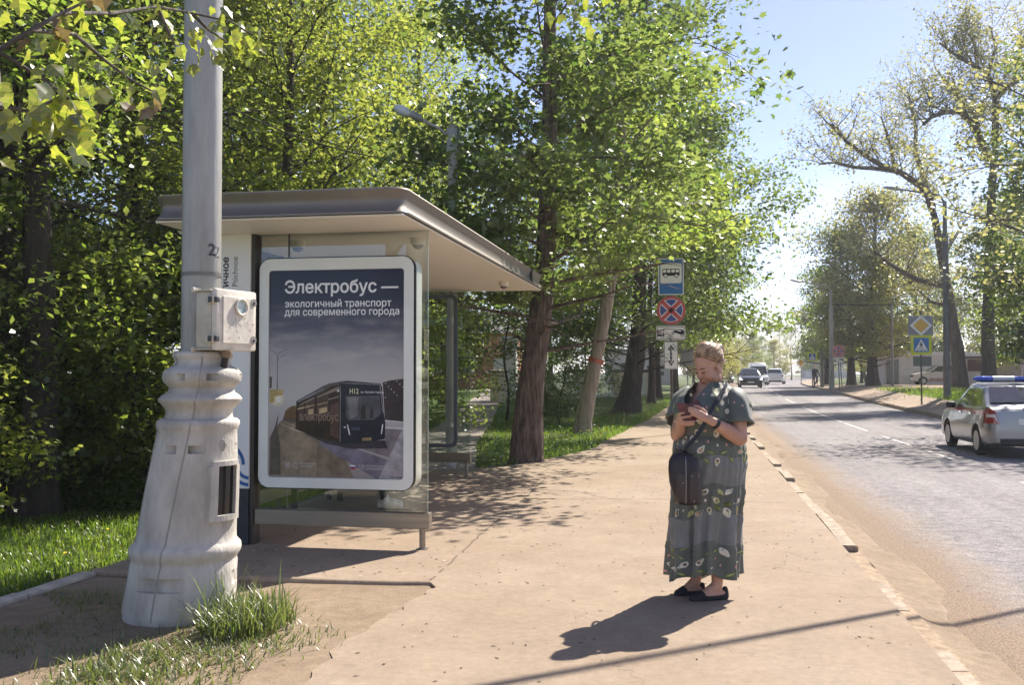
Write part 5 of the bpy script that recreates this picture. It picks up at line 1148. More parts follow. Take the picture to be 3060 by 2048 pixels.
for i in range(46):                                   # wisps standing up in the wind and loose ends by the ear
    if i < 30: p = Vector((rr.gauss(0,.034), rr.gauss(-.035,.03), .135)); d = Vector((rr.gauss(0,.25), rr.gauss(-.35,.35), 1)).normalized(); L = rr.uniform(.015,.04)
    elif i < 40: p = Vector((rr.gauss(0,.03), -.16, .05+rr.gauss(0,.03))); d = Vector((rr.gauss(0,.5), -1, rr.gauss(.1,.6))).normalized(); L = rr.uniform(.02,.05)
    else: p = Vector((rr.choice((-1,1))*.08, .01+rr.gauss(0,.02), .05+rr.gauss(0,.02))); d = Vector((rr.gauss(0,.3), .4, rr.gauss(.2,.5))).normalized(); L = rr.uniform(.02,.05)
    sd_ = Vector((rr.gauss(0,.4), rr.gauss(0,.4), rr.gauss(0,.2))); b.tube([hp(*p), hp(*(p+d*L*.5+sd_*.004)), hp(*(p+d*L+sd_*.02))], [.0022,.0014,.0005], 4)
b.build('hair_wisps', M_hair, hair, local=True, smooth=180)
# ---- dress as a surface over (phi, z)
SEC = [(.10,.0,.0,.236,.215),(.36,.01,0,.224,.205),(.55,.02,0,.225,.20),(.73,.035,0,.236,.205),(.92,.05,0,.243,.212),(1.0,.052,0,.236,.206),(1.085,.05,0,.221,.192),(1.11,.05,0,.220,.19),(1.20,.052,-.012,.232,.205),(1.28,.052,-.012,.238,.205),(1.34,.055,0,.216,.185),(1.385,.058,.01,.172,.145),(1.42,.06,.02,.125,.112),(1.46,.062,.03,.085,.085)]
def sec(z):
    if z <= SEC[0][0]: return SEC[0][1:]
    for p, q_ in zip(SEC, SEC[1:]):
        if z <= q_[0]:
            t = (z-p[0])/(q_[0]-p[0]); t = t*t*(3-2*t)*.5+t*.5; return tuple(p[i]+(q_[i]-p[i])*t for i in range(1, 5))
    return SEC[-1][1:]
PF = math.atan2(Fv.y, Fv.x)
def fold(phi, z):
    k = sm(1.06, .3, z); f = .025*k*(math.sin(7*phi+1.2+1.1*z)+.7*math.sin(12*phi+.3-1.7*z+math.sin(3*phi))+.4*math.sin(19*phi+2.1*z))+.006*sm(1.05,.9,z)*math.sin(27*phi+2*math.sin(4*phi+z*5))
    f += .026*sm(.95, .25, z)*math.exp(-((((phi-PF+pi) % (2*pi))-pi+.9)/.35)**2)*-1
    f += .004*sm(.8, 1.05, z)*math.sin(31*phi+3*math.sin(phi*4))*sm(1.2, 1.09, z)
    f += .007*sm(1.09, 1.2, z)*(math.sin(6*phi+9*z)+.7*math.sin(9*phi-14*z+1)+.5*math.sin(14*phi+22*z))
    for zs in (.915, .735, .555, .362): f += -.003*math.exp(-((z-zs)/.010)**2)+.0035*math.exp(-((z-zs+.03)/.03)**2)*(1+.9*math.sin(37*phi+2*math.sin(5*phi)))
    f += -.012*math.exp(-((z-1.09)/.018)**2)
    d = ((phi-PF+pi) % (2*pi))-pi; f += .045*math.exp(-(d/.75)**2)*math.exp(-((z-1.235)/.075)**2)*(1+.15*math.cos(2*d*2.2)) + .03*math.exp(-(d/.8)**2)*math.exp(-((z-1.02)/.1)**2)
    return f
def ztop(phi): d = ((phi-PF+pi) % (2*pi))-pi; return 1.447-.155*math.exp(-(d/.36)**2)-.01*math.exp(-((abs(d)-1.5)/.4)**2)
def zbot(phi): return .135+.035*math.sin(phi*1+2.9)+.018*math.sin(3*phi+.6)+.010*math.sin(7*phi)
def DP(phi, z, off=0.):
    cx, cyy, hx, hy = sec(z); f = fold(phi, z)+off; return Vector((cx+(hx+f)*math.cos(phi), cyy+(hy+f)*math.sin(phi), z))
NP, NZ = 150, 110; b = MB(); rings = []
for j in range(NZ+1):
    t = j/NZ; ring_ = []
    for i in range(NP):
        phi = 2*pi*i/NP; z0_, z1_ = zbot(phi), ztop(phi); z = z0_+(z1_-z0_)*t
        ring_.append(DP(phi, z))
    rings.append(ring_)
rings_in = [[DP(2*pi*i/NP, zbot(2*pi*i/NP)+.02, -.012) for i in range(NP)]]
M_dp = mat('dress_print_cloth', (.105,.12,.10), rough=.62, var=.12, scale=14); M_dg = mat('dress_plain_cloth', (.17,.176,.17), rough=.5, var=.1, scale=10)
for m_ in (M_dp, M_dg): m_.node_tree.nodes['Principled BSDF'].inputs['Sheen Weight'].default_value = .25
def tier(i, j):
    z = .14+(1.40-.14)*(j+.5)/NZ; return 1 if (.735 < z < .915 or .362 < z < .555) else 0
b.loft(rings_in+rings, cap=False, mf=lambda i, j: tier(j, max(0, i-1)))
for Sj, Ej, up in ((SL, EL, 1), (SR, ER, -1)):        # wide short sleeves
    d = (Ej-Sj); rs = []; x_, y_, d_ = frame_to(d)
    for i, (t, r_) in enumerate(((-.31,.014),(-.28,.038),(-.2,.062),(-.08,.084),(.05,.096),(.2,.104),(.4,.108),(.55,.113),(.66,.119),(.655,.108),(.5,.1))):
        c = Sj+d*t; rs.append([c+(x_*math.cos(a)+d_.cross(x_)*math.sin(a))*(r_-.012+.006*math.sin(3*a+i*.6)+.004*math.sin(7*a)*(i > 3)) for a in np.linspace(0, 2*pi, 29)[:-1]])
    b.loft(rs)
    if up == 1: sleeve = rs
dr = b.build('dress', [M_dp, M_dg], wo, local=True, smooth=180)
# woven belt seam
# printed avocados: halves, slices, leaves and pink dots lying on the cloth
M_av = [mat('print_cream', (.74,.70,.58), rough=.7), mat('print_pit', (.17,.12,.07), rough=.7), mat('print_rind', (.16,.22,.03), rough=.7), mat('print_pink', (.62,.32,.27), rough=.7), mat('print_flesh', (.44,.45,.20), rough=.7)]
b = MB(); rr = random.Random(77)
def tear(s, w=1.): return [(s*w*.42*math.sin(a)*(1-.35*max(0, math.cos(a))), s*(.62*math.cos(a)+(.18 if math.cos(a) > .85 else 0))) for a in np.linspace(0, 2*pi, 17)[:-1]]
def stamp(poly, rot, phi, z, off, mi, Pf=None):
    cx, cyy, hx, hy = sec(z); r_ = (hx+hy)/2; V = []
    for x, y in poly:
        u, v = x*math.cos(rot)-y*math.sin(rot), x*math.sin(rot)+y*math.cos(rot)
        V.append(Pf(phi, z, u, v, off) if Pf else DP(phi+u/r_, z+v, off))
    c = sum(V, Vector())/len(V); n0 = len(V); b.add(V+[c], [(i, (i+1) % n0, n0) for i in range(n0)], mi)
def fruit(phi, z, Pf=None):
    rot = rr.uniform(0, 6.28); k = rr.random()
    if k < .42: s = rr.uniform(.036,.048); stamp(tear(s, .95), rot, phi, z, .0025, 0 if rr.random() < .7 else 4, Pf); stamp(tear(s*.62, .9), rot, phi, z-.002, .0035, 4 if rr.random() < .5 else 0, Pf); stamp([(s*.23*math.cos(a), s*.23*math.sin(a)-s*.12) for a in np.linspace(0, 2*pi, 9)[:-1]], rot, phi, z, .0045, 1 if rr.random() < .75 else 3, Pf)
    elif k < .68: s = rr.uniform(.032,.042); stamp(tear(s, .55), rot, phi, z, .0025, 2, Pf); stamp(tear(s*.7, .4), rot, phi, z, .0035, 4, Pf)
    else: s = rr.uniform(.011,.016); stamp(tear(s, 1.2), rot, phi, z, .0025, 3 if rr.random() < .8 else 0, Pf)
for za, zb, n in ((1.1,1.40,75),(.925,1.08,52),(.56,.73,70),(.15,.36,84)):
    pts = []
    for tries in range(n*14):
        phi, z = rr.uniform(0, 2*pi), rr.uniform(za, zb)
        if z > ztop(phi)-.03 or z < zbot(phi)+.02: continue
        if all(abs(z-q2) > .047 or abs(((phi-p2+pi) % (2*pi))-pi)*.22 > .05 for p2, q2 in pts): pts.append((phi, z)); fruit(phi, z)
        if len(pts) >= n: break
def SP(phi, z, u, v, off):                               # on the near sleeve
    d = EL-SL; x_, y_, d_ = frame_to(d); t = z+v/d.length; a = phi+u/.108; i = (t-.05)/.15
    base_r = np.interp(t, [.05,.2,.4,.55,.66], [.100,.104,.108,.113,.119])-.012; ii = np.interp(t, [.05,.2,.4,.55,.66], [4,5,6,7,8])
    return SL+d*t+(x_*math.cos(a)+d_.cross(x_)*math.sin(a))*(base_r+.006*math.sin(3*a+ii*.6)+(.004*math.sin(7*a) if ii > 3 else 0)+off+.001)
for i in range(9): fruit(i*2*pi/9+rr.uniform(-.2,.2), (.18,.42,.3)[i % 3]+rr.uniform(-.05,.05), SP)
setp(b.build('dress_print', M_av, dr, local=True), kind='stuff')
# wrist band
b = MB(); dW = (EL-WL).normalized(); x_, y_, d_ = frame_to(dW); c = WL+dW*.022; n = 20
b.loft([[c+dW*h+(x_*math.cos(a)+d_.cross(x_)*math.sin(a))*r_ for a in np.linspace(0, 2*pi, n+1)[:-1]] for h, r_ in ((-.013,.032),(-.011,.0355),(.011,.0365),(.013,.033))]); b.build('wrist_band', mat('black_strap', (.015,.015,.017), rough=.4), wo, local=True, smooth=40)
# phone in a folding red-brown leather case
CW = Matrix.Rotation(R(10.45), 3, 'Z')
pt = lambda p: CW@Vector(p)+Vector((WX, WY, 0))
phn = thing('phone', 'phone in an open red brown leather folding case held by the woman', 'phone', tuple(pt((-.14,-.27,1.22))), R(10.45))
RMp = lambda p: Vector(p)-Vector((-.14,-.27,1.22))
M_lea = mat('red_leather', (.155,.045,.035), rough=.5, var=.25, scale=20, bump=.2, bscale=120); M_lea2 = mat('dark_red_leather', (.10,.016,.018), rough=.45, var=.25, scale=20)
def slab(q, th, nm, m, par):
    a, b_, c, d = [RMp(p) for p in q]; nn = (b_-a).cross(d-a).normalized()*th; mb = MB()
    mb.add([a, b_, c, d, a+nn, b_+nn, c+nn, d+nn], [(0,1,2,3),(7,6,5,4),(0,4,5,1),(1,5,6,2),(2,6,7,3),(3,7,4,0)]); return mb.build(nm, m, par, bevel=.002, local=True)
back = [(-.215,-.275,1.312),(-.146,-.297,1.302),(-.112,-.300,1.178),(-.185,-.283,1.178)]; slab(back, -.004, 'case_back', M_lea, phn)
slab([(p[0]+.003, p[1]+.004, p[2]-.003) for p in back], .009, 'handset', M_black, phn)
slab([(-.146,-.297,1.302),(-.076,-.262,1.332),(-.035,-.272,1.262),(-.112,-.300,1.178)], -.004, 'case_cover', M_lea2, phn)
# black shoulder bag
bg_ = thing('shoulder_bag', 'black leather bag hanging across the woman on a thin black strap', 'bag', tuple(pt((-.16,-.30,.70))), R(10.45))
LB = lambda p: Vector(p)+Vector((-.045,0,0))*max(0, min(1, (1.12-p[2])/.1))-Vector((-.16,-.30,.70))
M_blk = mat('black_leather', (.014,.012,.015), rough=.34, bump=.25, bscale=180, var=.2, scale=10); M_blk2 = mat('dark_plum_leather', (.040,.028,.028), rough=.32, bump=.2, bscale=160)
outl = [(.655,-.10,.05,.028),(.66,-.10,.075,.040),(.70,-.108,.09,.05),(.80,-.122,.103,.056),(.885,-.128,.103,.056),(.94,-.135,.092,.05),(.975,-.14,.068,.04),(.992,-.145,.04,.026),(.996,-.145,.02,.014)]
b = MB(); b.loft([[LB((cx+hx*math.copysign(abs(math.cos(a))**.75, math.cos(a)), -.305+hy*math.copysign(abs(math.sin(a))**.75, math.sin(a)), z)) for a in np.linspace(0, 2*pi, 33)[:-1]] for z, cx, hx, hy in outl]); bagm = b.build('bag_body', M_blk, bg_, local=True, smooth=60)
def bagf(x, z, o):
    hx = np.interp(z, [q_[0] for q_ in outl], [q_[2] for q_ in outl]); hy = np.interp(z, [q_[0] for q_ in outl], [q_[3] for q_ in outl]); cx = np.interp(z, [q_[0] for q_ in outl], [q_[1] for q_ in outl])
    k = min(1, abs((x-cx)/hx)); return LB((x, -.305-hy*(1-k**2.67)**.375-o, z))
def bpatch(fn, m, nm, o=.004, n=8):
    mb = MB(); rows = []
    for j in range(n+1):
        rows.append([bagf(*fn(i/n, j/n), o) for i in range(n+1)])
    for j in range(n):
        for i in range(n): mb.add([rows[j][i], rows[j][i+1], rows[j+1][i+1], rows[j+1][i]], [(0,1,2,3)])
    return mb.build(nm, m, bagm, local=True, smooth=60)
bpatch(lambda u, v: (-.20+.078*u+.02*v*(1-u), .675+.19*v-.02*u*v), M_blk2, 'side_panel'); bpatch(lambda u, v: (-.105+.085*u, .675+.185*v+.03*u*(v)), M_blk2, 'front_panel')
b = MB(); b.tube([bagf(-.128, z, .003) for z in np.linspace(.67, .97, 12)], .0028, 5); b.build('zip', mat('zip_silver', (.3,.3,.31), rough=.3, metal=.8), bagm, local=True, smooth=180)
b = MB()
for x, z in ((-.088,.845),(-.048,.846),(-.148,.80),(-.13,.68),(-.075,.685)): b.ell(bagf(x, z, .006), (.0035,.0035,.0035), n=8, k=5)
b.build('stud', mat('stud_silver', (.7,.7,.7), rough=.2, metal=1), bagm, local=True, smooth=180)
b = MB(); sp = [(-.125,-.30,.99),(-.115,-.32,1.03),(-.085,-.325,1.10),(-.05,-.318,1.17),(.0,-.295,1.255),(.055,-.245,1.33),(.115,-.165,1.40),(.15,-.09,1.43),(.16,-.03,1.437),(.15,.06,1.415),(.11,.16,1.32),(.02,.22,1.15),(-.1,.19,1.03),(-.135,.08,1.0),(-.145,-.08,.99),(-.125,-.23,.985)]
pts = [LB(p) for p in sp]
rs = []
for i, p in enumerate(pts):
    d = (pts[min(i+1, len(pts)-1)]-pts[max(i-1,0)]).normalized(); c0 = LB((.05,0,sp[i][2])); nn = (p-c0); nn -= d*nn.dot(d); nn.normalize(); w_ = d.cross(nn)*.013
    rs.append([p-w_, p+w_, p+w_+nn*.004, p-w_+nn*.004])
b.loft(rs); b.build('strap', M_blk, bg_, local=True)
# ================================================================== PERSON SITTING IN THE SHELTER (only the shoes show under the poster)
se = thing('person', 'person sitting in the shelter whose white sneakers show below the poster', 'person', (-3.62, 10.62, 0), R(0))
b = MB(); M_tr = mat('dark_trousers', (.02,.02,.024), rough=.8)
b.ell((-.18,0,.62), (.15,.2,.17)); b.ell((-.24,0,.86), (.13,.2,.24)); b.capsule((-.24,0,1.1), (-.22,0,1.2), .06, .055); b.ell((-.2,0,1.31), (.095,.078,.115)); b.ell((-.1,0,1.29), (.015,.012,.02))
for s in (1,-1):
    b.capsule((-.18,.1*s,.56), (.2,.11*s,.54), .085, .065); b.capsule((.2,.11*s,.54), (.16+.08*(s<0),.12*s,.12), .062, .042)
    b.capsule((-.25,.2*s,1.03), (-.16,.25*s,.78), .05, .042); b.capsule((-.16,.25*s,.78), (.06,.14*s,.66), .042, .03); b.capsule((.06,.14*s,.66), (.14,.12*s,.655), .03, .02)
body2 = fuse(b, .011, 4)
body2.materials.append(M_tr); body2.materials.append(M_skin); body2.materials.append(mat('navy_jacket', (.03,.035,.06), rough=.8))
for p in body2.polygons: c = p.center; p.material_index = 1 if c.z > 1.14 or (c.x > .02 and .6 < c.z < .7 and c.x < .2 and abs(c.y) < .2 and c.z > .62) else (2 if c.z > .66 else 0)
link('body', body2, se)
M_sn = mat('white_sneaker', (.62,.60,.55), rough=.6, var=.1, scale=20)
for s in (1,-1):
    x = .16+.08*(s < 0); b = MB(); b.capsule((x-.04,.12*s,.045), (x+.12,.125*s,.045), .042, .044); b.capsule((x+.1,.125*s,.038), (x+.19,.13*s,.034), .042, .032); b.capsule((x,.12*s,.06), (x+.02,.12*s,.10), .045, .042)
    me = fuse(b, .008, 3)
    for v in me.vertices: v.co.z = max(v.co.z, .002)
    link('shoe', me, se, [M_sn])
b = MB(); b.ell((-.215,0,1.345), (.095,.085,.09)); b.build('hair', mat('dark_hair_roots', (.055,.032,.022)), se, local=True, smooth=180)
# ================================================================== ROAD SIGNS
M_post = mat('sign_post_grey', (.30,.29,.28), rough=.5, metal=.4, var=.15, scale=6)
M_postd = mat('sign_post_rust', (.11,.085,.075), rough=.8, var=.3, scale=6)
M_swhite = mat('sign_white', (.84,.81,.76), rough=.45, var=.05, scale=9); M_sblue = mat('sign_blue', (.02,.16,.42), rough=.4); M_sred = mat('sign_red', (.55,.07,.07), rough=.4)
M_sdblue = mat('sign_dark_blue', (.045,.07,.29), rough=.4); M_syel = mat('sign_fluorescent', (.66,.70,.03), rough=.45); M_sorange = mat('sign_orange', (.72,.42,.04), rough=.4); M_sback = mat('sign_back_grey', (.30,.30,.30), rough=.55, metal=.3)
def plate(par, name, o, poly, layers, rz=0., hx=0., hz_=0., th=.012, backm=None):
    """o: point on the post axis; plate stands just in front of it, facing the traffic; layers: (material, [polygons])"""
    ux = Vector((math.cos(rz), math.sin(rz), 0)); uy = Vector((0,0,1)); nn = ux.cross(uy); oo = Vector(o)+nn*.05
    b = MB(); b.prism(poly, oo, ux, uy, th); p = b.build(name, backm or M_sback, par)
    k = 0
    mats, bb = [], MB()
    for m, polys in layers:
        k += 1; mats.append(m)
        for q in polys: bb.flat(q, oo, ux, uy, .0016*k, len(mats)-1)
    return p, flatmesh('sign_face', mats, p, bb)
def post(par, x, y, z0, z1, r=.032, m=None):
    b = MB(); b.tube([(x, y, z0), (x, y, z1)], r, 12); return b.build('post', m or M_post, par, smooth=50)
def sq(w, h, cx=0, cy=0): return [(cx-w/2, cy-h/2), (cx+w/2, cy-h/2), (cx+w/2, cy+h/2), (cx-w/2, cy+h/2)]
def scl(P, s, dx=0, dy=0): return [(x*s+dx, y*s+dy) for x, y in P]
WALK = [circ(-.01,.30,.055,12), [(-.05,.23),(.03,.24),(.06,.10),(.04,-.02),(-.05,-.02),(-.07,.1)], [(.02,.23),(.13,.12),(.11,.06),(.01,.17)], [(-.05,.22),(-.14,.12),(-.12,.05),(-.09,.1),(-.03,.17)], [(.0,.0),(.05,.0),(.14,-.24),(.18,-.26),(.10,-.26)], [(-.05,0),(.01,.02),(-.06,-.14),(-.15,-.26),(-.2,-.26),(-.11,-.13)]]
STRIPES = [[(-.36,-.34),(-.28,-.34),(-.22,-.22),(-.28,-.22)], [(-.06,-.34),(.06,-.34),(.04,-.24),(-.04,-.24)], [(.28,-.34),(.36,-.34),(.28,-.22),(.22,-.22)]]
def crossing_faces(w):
    s = w/.9*1.0
    return [(M_syel, [sq(w*.985, w*.985)]), (M_sblue, [sq(w*.72, w*.72)]), (M_swhite, [[(-w*.32, -w*.30), (w*.32, -w*.30), (0, w*.30)]]), (M_ink, [scl(P, w*.62, 0, -w*.06) for P in WALK]+[scl(P, w*.62, 0, -w*.08) for P in STRIPES])]
def nostop_faces(r, tow=False):
    d = r*.80; q = r*.095
    bars = [[(-d*.72-q, d*.72-q), (-d*.72+q, d*.72+q), (d*.72+q, -d*.72+q), (d*.72-q, -d*.72-q)], [(-d*.72-q, -d*.72+q), (-d*.72+q, -d*.72-q), (d*.72+q, d*.72-q), (d*.72-q, d*.72+q)]]
    wide = [scl(P, 1.0) for P in [[(-d*.72-q*1.5, d*.72-q*1.5), (-d*.72+q*1.5, d*.72+q*1.5), (d*.72+q*1.5, -d*.72+q*1.5), (d*.72-q*1.5, -d*.72-q*1.5)], [(-d*.72-q*1.5, -d*.72+q*1.5), (-d*.72+q*1.5, -d*.72-q*1.5), (d*.72+q*1.5, d*.72-q*1.5), (d*.72-q*1.5, d*.72+q*1.5)]]]
    return [(M_sred, [circ(0,0,r*.985)]), (M_swhite, [circ(0,0,r*.81)]), (M_sdblue, [circ(0,0,r*.77)]), (M_swhite, wide), (M_sred, bars)]
def frame_poly(w, h, t): return [[(-w/2,-h/2),(w/2,-h/2),(w/2,-h/2+t),(-w/2,-h/2+t)], [(-w/2,h/2-t),(w/2,h/2-t),(w/2,h/2),(-w/2,h/2)], [(-w/2,-h/2+t),(-w/2+t,-h/2+t),(-w/2+t,h/2-t),(-w/2,h/2-t)], [(w/2-t,-h/2+t),(w/2,-h/2+t),(w/2,h/2-t),(w/2-t,h/2-t)]]
def tow_faces(w, h):
    k = w/.70
    car_ = [[(.06,.04),(.09,.065),(.15,.06),(.21,.09),(.29,.07),(.315,.02),(.30,-.055),(.24,-.045),(.10,.0),(.07,.015)]]
    truck = [[(-.33,-.03),(-.155,-.03),(-.15,-.085),(-.33,-.085)], [(-.185,-.03),(-.165,-.03),(-.165,.085),(-.175,.085)], [(-.17,.085),(-.165,.075),(-.02,-.045),(.05,-.045),(.05,-.035),(-.015,-.035)], [(-.33,-.03),(-.175,.085),(-.175,.07),(-.31,-.03)]]
    wheels = [circ(-.205,-.085,.035,14), circ(.055,-.0,.036,14), circ(.265,-.06,.036,14)]
    return [(M_swhite, [rrect(-w/2+.004,-h/2+.004,w/2-.004,h/2-.004,.03,4)]), (M_ink, frame_poly(w*.93, h*.86, .012)+[scl(P, k) for P in car_+truck]+[scl(P, k) for P in wheels]), (M_swhite, [scl(circ(x_, y_, .021, 12), k) for x_, y_ in ((-.205,-.085),(.055,0),(.265,-.06))]+[scl([(.15,.045),(.2,.07),(.245,.058),(.24,.03)], k)])]
def scribble(seed, w, h, cx, cy, n, t=.008):
    r = random.Random(seed); out = []
    for k in range(n):
        x, y = cx+r.uniform(-w/2, w/2), cy+r.uniform(-h/2, h/2); P = [(x, y)]
        for j in range(r.randint(3, 6)): P.append((P[-1][0]+r.uniform(-.03,.03), P[-1][1]+r.uniform(-.035,.035)))
        out += ribbon(P, t)
    return out
SX, SY = -.53, 24.5
st = thing('bus_stop_sign', 'tall sign post with bus stop, no stopping, tow away and arrow plates behind the woman', 'road sign', (SX, SY, 0))
post(st, SX, SY, 0, 4.38, .032, M_postd)
bus = [rrect(-.205,-.05,.2,.105,.025,3)]
plate(st, 'bus_stop_plate', (SX, SY, 3.888), rrect(-.312,-.455,.312,.455,.03,4), [(M_swhite, [rrect(-.308,-.451,.308,.451,.03,4)]), (M_sblue, [rrect(-.286,-.43,.286,.43,.018,4)]), (M_swhite, [rrect(-.258,-.165,.258,.325,.04,5)]), (M_ink, [scl(rrect(-.21,-.06,.21,.11,.025,3), 1, 0, .08), circ(-.13,.02,.05,16), circ(.13,.02,.05,16)]), (M_swhite, [rrect(x-.04,.10,x+.04,.17,.012,3) for x in (-.155,-.052,.052,.155)]+[circ(-.13,.02,.034,14), circ(.13,.02,.034,14)])])
plate(st, 'no_stopping_plate', (SX, SY, 3.054), circ(0,0,.353,40), nostop_faces(.353))
p_, f_ = plate(st, 'tow_away_plate', (SX-.01, SY, 2.50), rrect(-.355,-.175,.355,.175,.035,4), tow_faces(.71,.35))
b = MB(); 
for q in scribble(3, .16, .05, -.02, -.125, 6): b.flat(q, (SX-.01, SY-.05, 2.50), (1,0,0), (0,0,1), .0066)
flatmesh('scrawl', [M_ink], p_, b)
p_, f_ = plate(st, 'arrow_plate', (SX-.01, SY, 1.946), rrect(-.172,-.345,.172,.345,.025,4), [(M_swhite, [rrect(-.169,-.342,.169,.342,.025,4)]), (M_ink, frame_poly(.325,.665,.010)+[[(-.085,.135),(.085,.135),(0,.265)], [(-.085,-.13),(.085,-.13),(0,-.265)], sq(.05,.28)])])
b = MB()
for q in scribble(4, .10, .36, -.105, .0, 9)+scribble(5, .08, .2, .11, .18, 7): b.flat(q, (SX-.01, SY-.05, 1.946), (1,0,0), (0,0,1), .0066)
flatmesh('scrawl', [M_ink], p_, b)
b = MB()
for q in scribble(6, .04, .42, 0, .0, 16, .006): b.flat(q, (SX-.01, SY-.05, 1.946), (1,0,0), (0,0,1), .0072)
flatmesh('scrawl', [M_swhite], p_, b)
def crossing_sign(label, x, y, zc, w, extra=(), z1=None, name='crossing_sign', rz=0., m=None):
    z0 = hz(x, y)-.05; s = thing(name, label, 'road sign', (x, y, z0)); post(s, x, y, z0, z1 or zc+w*.5, .035, m)
    plate(s, 'crossing_plate', (x, y, zc), rrect(-w/2,-w/2,w/2,w/2,.02,3), crossing_faces(w), rz); return s
s = crossing_sign('yellow edged pedestrian crossing sign partly hidden behind the tow away plate', -.35, 62, 3.9, .95)
for z, w, h in ((2.9,.8,.8),(2.3,.9,.4)): plate(s, 'blank_plate_back', (-.4, 62, z-.15), sq(w, h), [(M_sback, [sq(w*.98, h*.98)])])
crossing_sign('small pedestrian crossing sign among leaves just right of the head of the woman', 2.9, 108, 3.35, .9)
s = crossing_sign('pedestrian crossing sign under a yellow diamond priority sign on the right verge', 9.55, 44.4, 2.72, .85, m=M_postd, z1=4.2)
plate(s, 'priority_plate', (9.55, 44.4, 3.55), [(0,-.46),(.46,0),(0,.46),(-.46,0)], [(M_swhite, [[(0,-.455),(.455,0),(0,.455),(-.455,0)]]), (M_sorange, [[(0,-.315),(.315,0),(0,.315),(-.315,0)]])])
plate(s, 'backing_plate', (9.55, 44.46, 3.55), rrect(-.5,-.42,.5,.42,.03,3), [(M_sback, [rrect(-.498,-.418,.498,.418,.03,3)])])
plate(s, 'blank_plate', (9.60, 44.46, 2.02), sq(.75,.42), [(mat('blank_plate_green', (.16,.17,.14), rough=.7), [sq(.74,.41)])])
crossing_sign('distant pedestrian crossing sign above the cyclist on the far corner', 10.1, 88.3, 2.95, .78)
x, y = 9.65, 68.9; s = thing('no_stopping_sign', 'faded no stopping sign with tow away plate beside the concrete pole on the right', 'road sign', (x, y, hz(x,y)-.05)); z0 = hz(x,y)-.05
b = MB(); b.tube([(x, y, z0), (x-.12, y, 3.3)], .035, 8); b.build('post', M_postd, s); b = MB(); b.tube([(x+.16, y, z0), (x-.02, y, 3.3)], .03, 8); b.build('post', M_postd, s)
plate(s, 'no_stopping_plate', (x-.08, y, 3.0), rrect(-.38,-.38,.38,.38,.03,3), [(mat('pale_red_plate', (.55,.3,.3), rough=.5), [rrect(-.378,-.378,.378,.378,.03,3)])]+nostop_faces(.35)); plate(s, 'tow_away_plate', (x-.08, y, 2.42), sq(.7,.34), tow_faces(.7,.34))
x, y = 10.8, 104; s = thing('priority_sign', 'tiny priority diamond sign far along the right side of the road', 'road sign', (x, y, hz(x,y))); post(s, x, y, hz(x,y)-.05, 3.0, .04)
plate(s, 'priority_plate', (x, y, 2.6), [(0,-.5),(.5,0),(0,.5),(-.5,0)], [(M_swhite, [[(0,-.495),(.495,0),(0,.495),(-.495,0)]]), (M_sorange, [[(0,-.34),(.34,0),(0,.34),(-.34,0)]])])
x, y = 11.2, 92; s = thing('bus_stop_flag', 'small grey bus stop flag beyond the crossing sign on the far corner', 'road sign', (x, y, hz(x,y))); post(s, x, y, hz(x,y)-.05, 3.9, .035)
plate(s, 'flag_plate', (x, y, 3.55), sq(.55,.7), [(mat('flag_grey', (.35,.37,.36), rough=.6), [sq(.54,.69)]), (M_swhite, [sq(.5,.18,0,.1), sq(.4,.08,0,-.14)])])
# ================================================================== POLES AND LAMPS ON THE RIGHT
def street_pole(label, x, y, h, r, arm=None, m=None, group=None, cat='street lamp', name='street_lamp'):
    z0 = hz(x, y)-.1; s = thing(name, label, cat, (x, y, z0), 0, group); b = MB()
    if name == 'street_lamp' and arm and r > .12: b.tube([(x,y,z0),(x,y,h*.24),(x,y,h*.25),(x,y,h*.84),(x,y,h*.85),(x,y,h)], [r,r*.95,r*.85,r*.75,r*.55,r*.5], 14)
    else: b.tube([(x,y,z0),(x,y,h)], [r, r*.72], 12)
    b.build('pole', m or M_galv, s, smooth=40)
    if arm:
        b = MB(); b.tube([(x,y,h-.05),(x+arm*.12,y,h+.28),(x+arm*.6,y,h+.46),(x+arm,y,h+.62)], [.05,.05,.042,.035], 8); b.build('arm', m or M_galv, s, smooth=50)
        b = MB(); b.ell((x+arm*1.16,y,h+.66), (abs(arm)*.22,.13,.08), Matrix.Rotation(.2 if arm < 0 else -.2, 3, 'Y'), 14, 8); b.build('lamp_head', mat('lamp_shell', (.42,.42,.42), rough=.4), s, smooth=180)
    return s
M_pole2 = mat('dull_painted_pole', (.17,.165,.16), rough=.55, metal=.3, var=.15, scale=3)
street_pole('tall grey street lamp on the right verge behind the patrol car', 11.15, 46.8, 9.25, .17, -1.9, M_pole2)
street_pole('leaning pale concrete pole with a lamp on the far right corner', 9.4, 70.9, 7.3, .19, -2.0, M_conc)
street_pole('thin grey pole standing before the garage left of the priority sign', 13.4, 71, 6.3, .11, None, mat('pale_pole', (.33,.31,.31), rough=.7), cat='pole', name='utility_pole')
street_pole('dark green pole next to the far concrete pole', 9.9, 80, 5.6, .13, None, mat('green_pole', (.10,.13,.12), rough=.7), cat='pole', name='utility_pole')
GL = 'street lamps far along the right side of the road'
for Y, h in ((112,7.6),(140,7.8),(172,8)): street_pole('distant street lamp leaning its arm over the far road', S(Y)+10.2, Y, h, .12, -2.4, M_conc, GL)
street_pole('distant street lamp on the left side behind the leaves', S(105)-.6, 105, 7.8, .12, 2.2, M_conc)
def wire(label, A_, B_, sag, r=.028):
    P = [Vector(A_).lerp(Vector(B_), t)-Vector((0,0,4*sag*t*(1-t))) for t in np.linspace(0, 1, 16)]; b = MB(); b.tube(P, r, 5); return setp(b.build('overhead_wire', M_dark, None, smooth=180), label, 'wire')
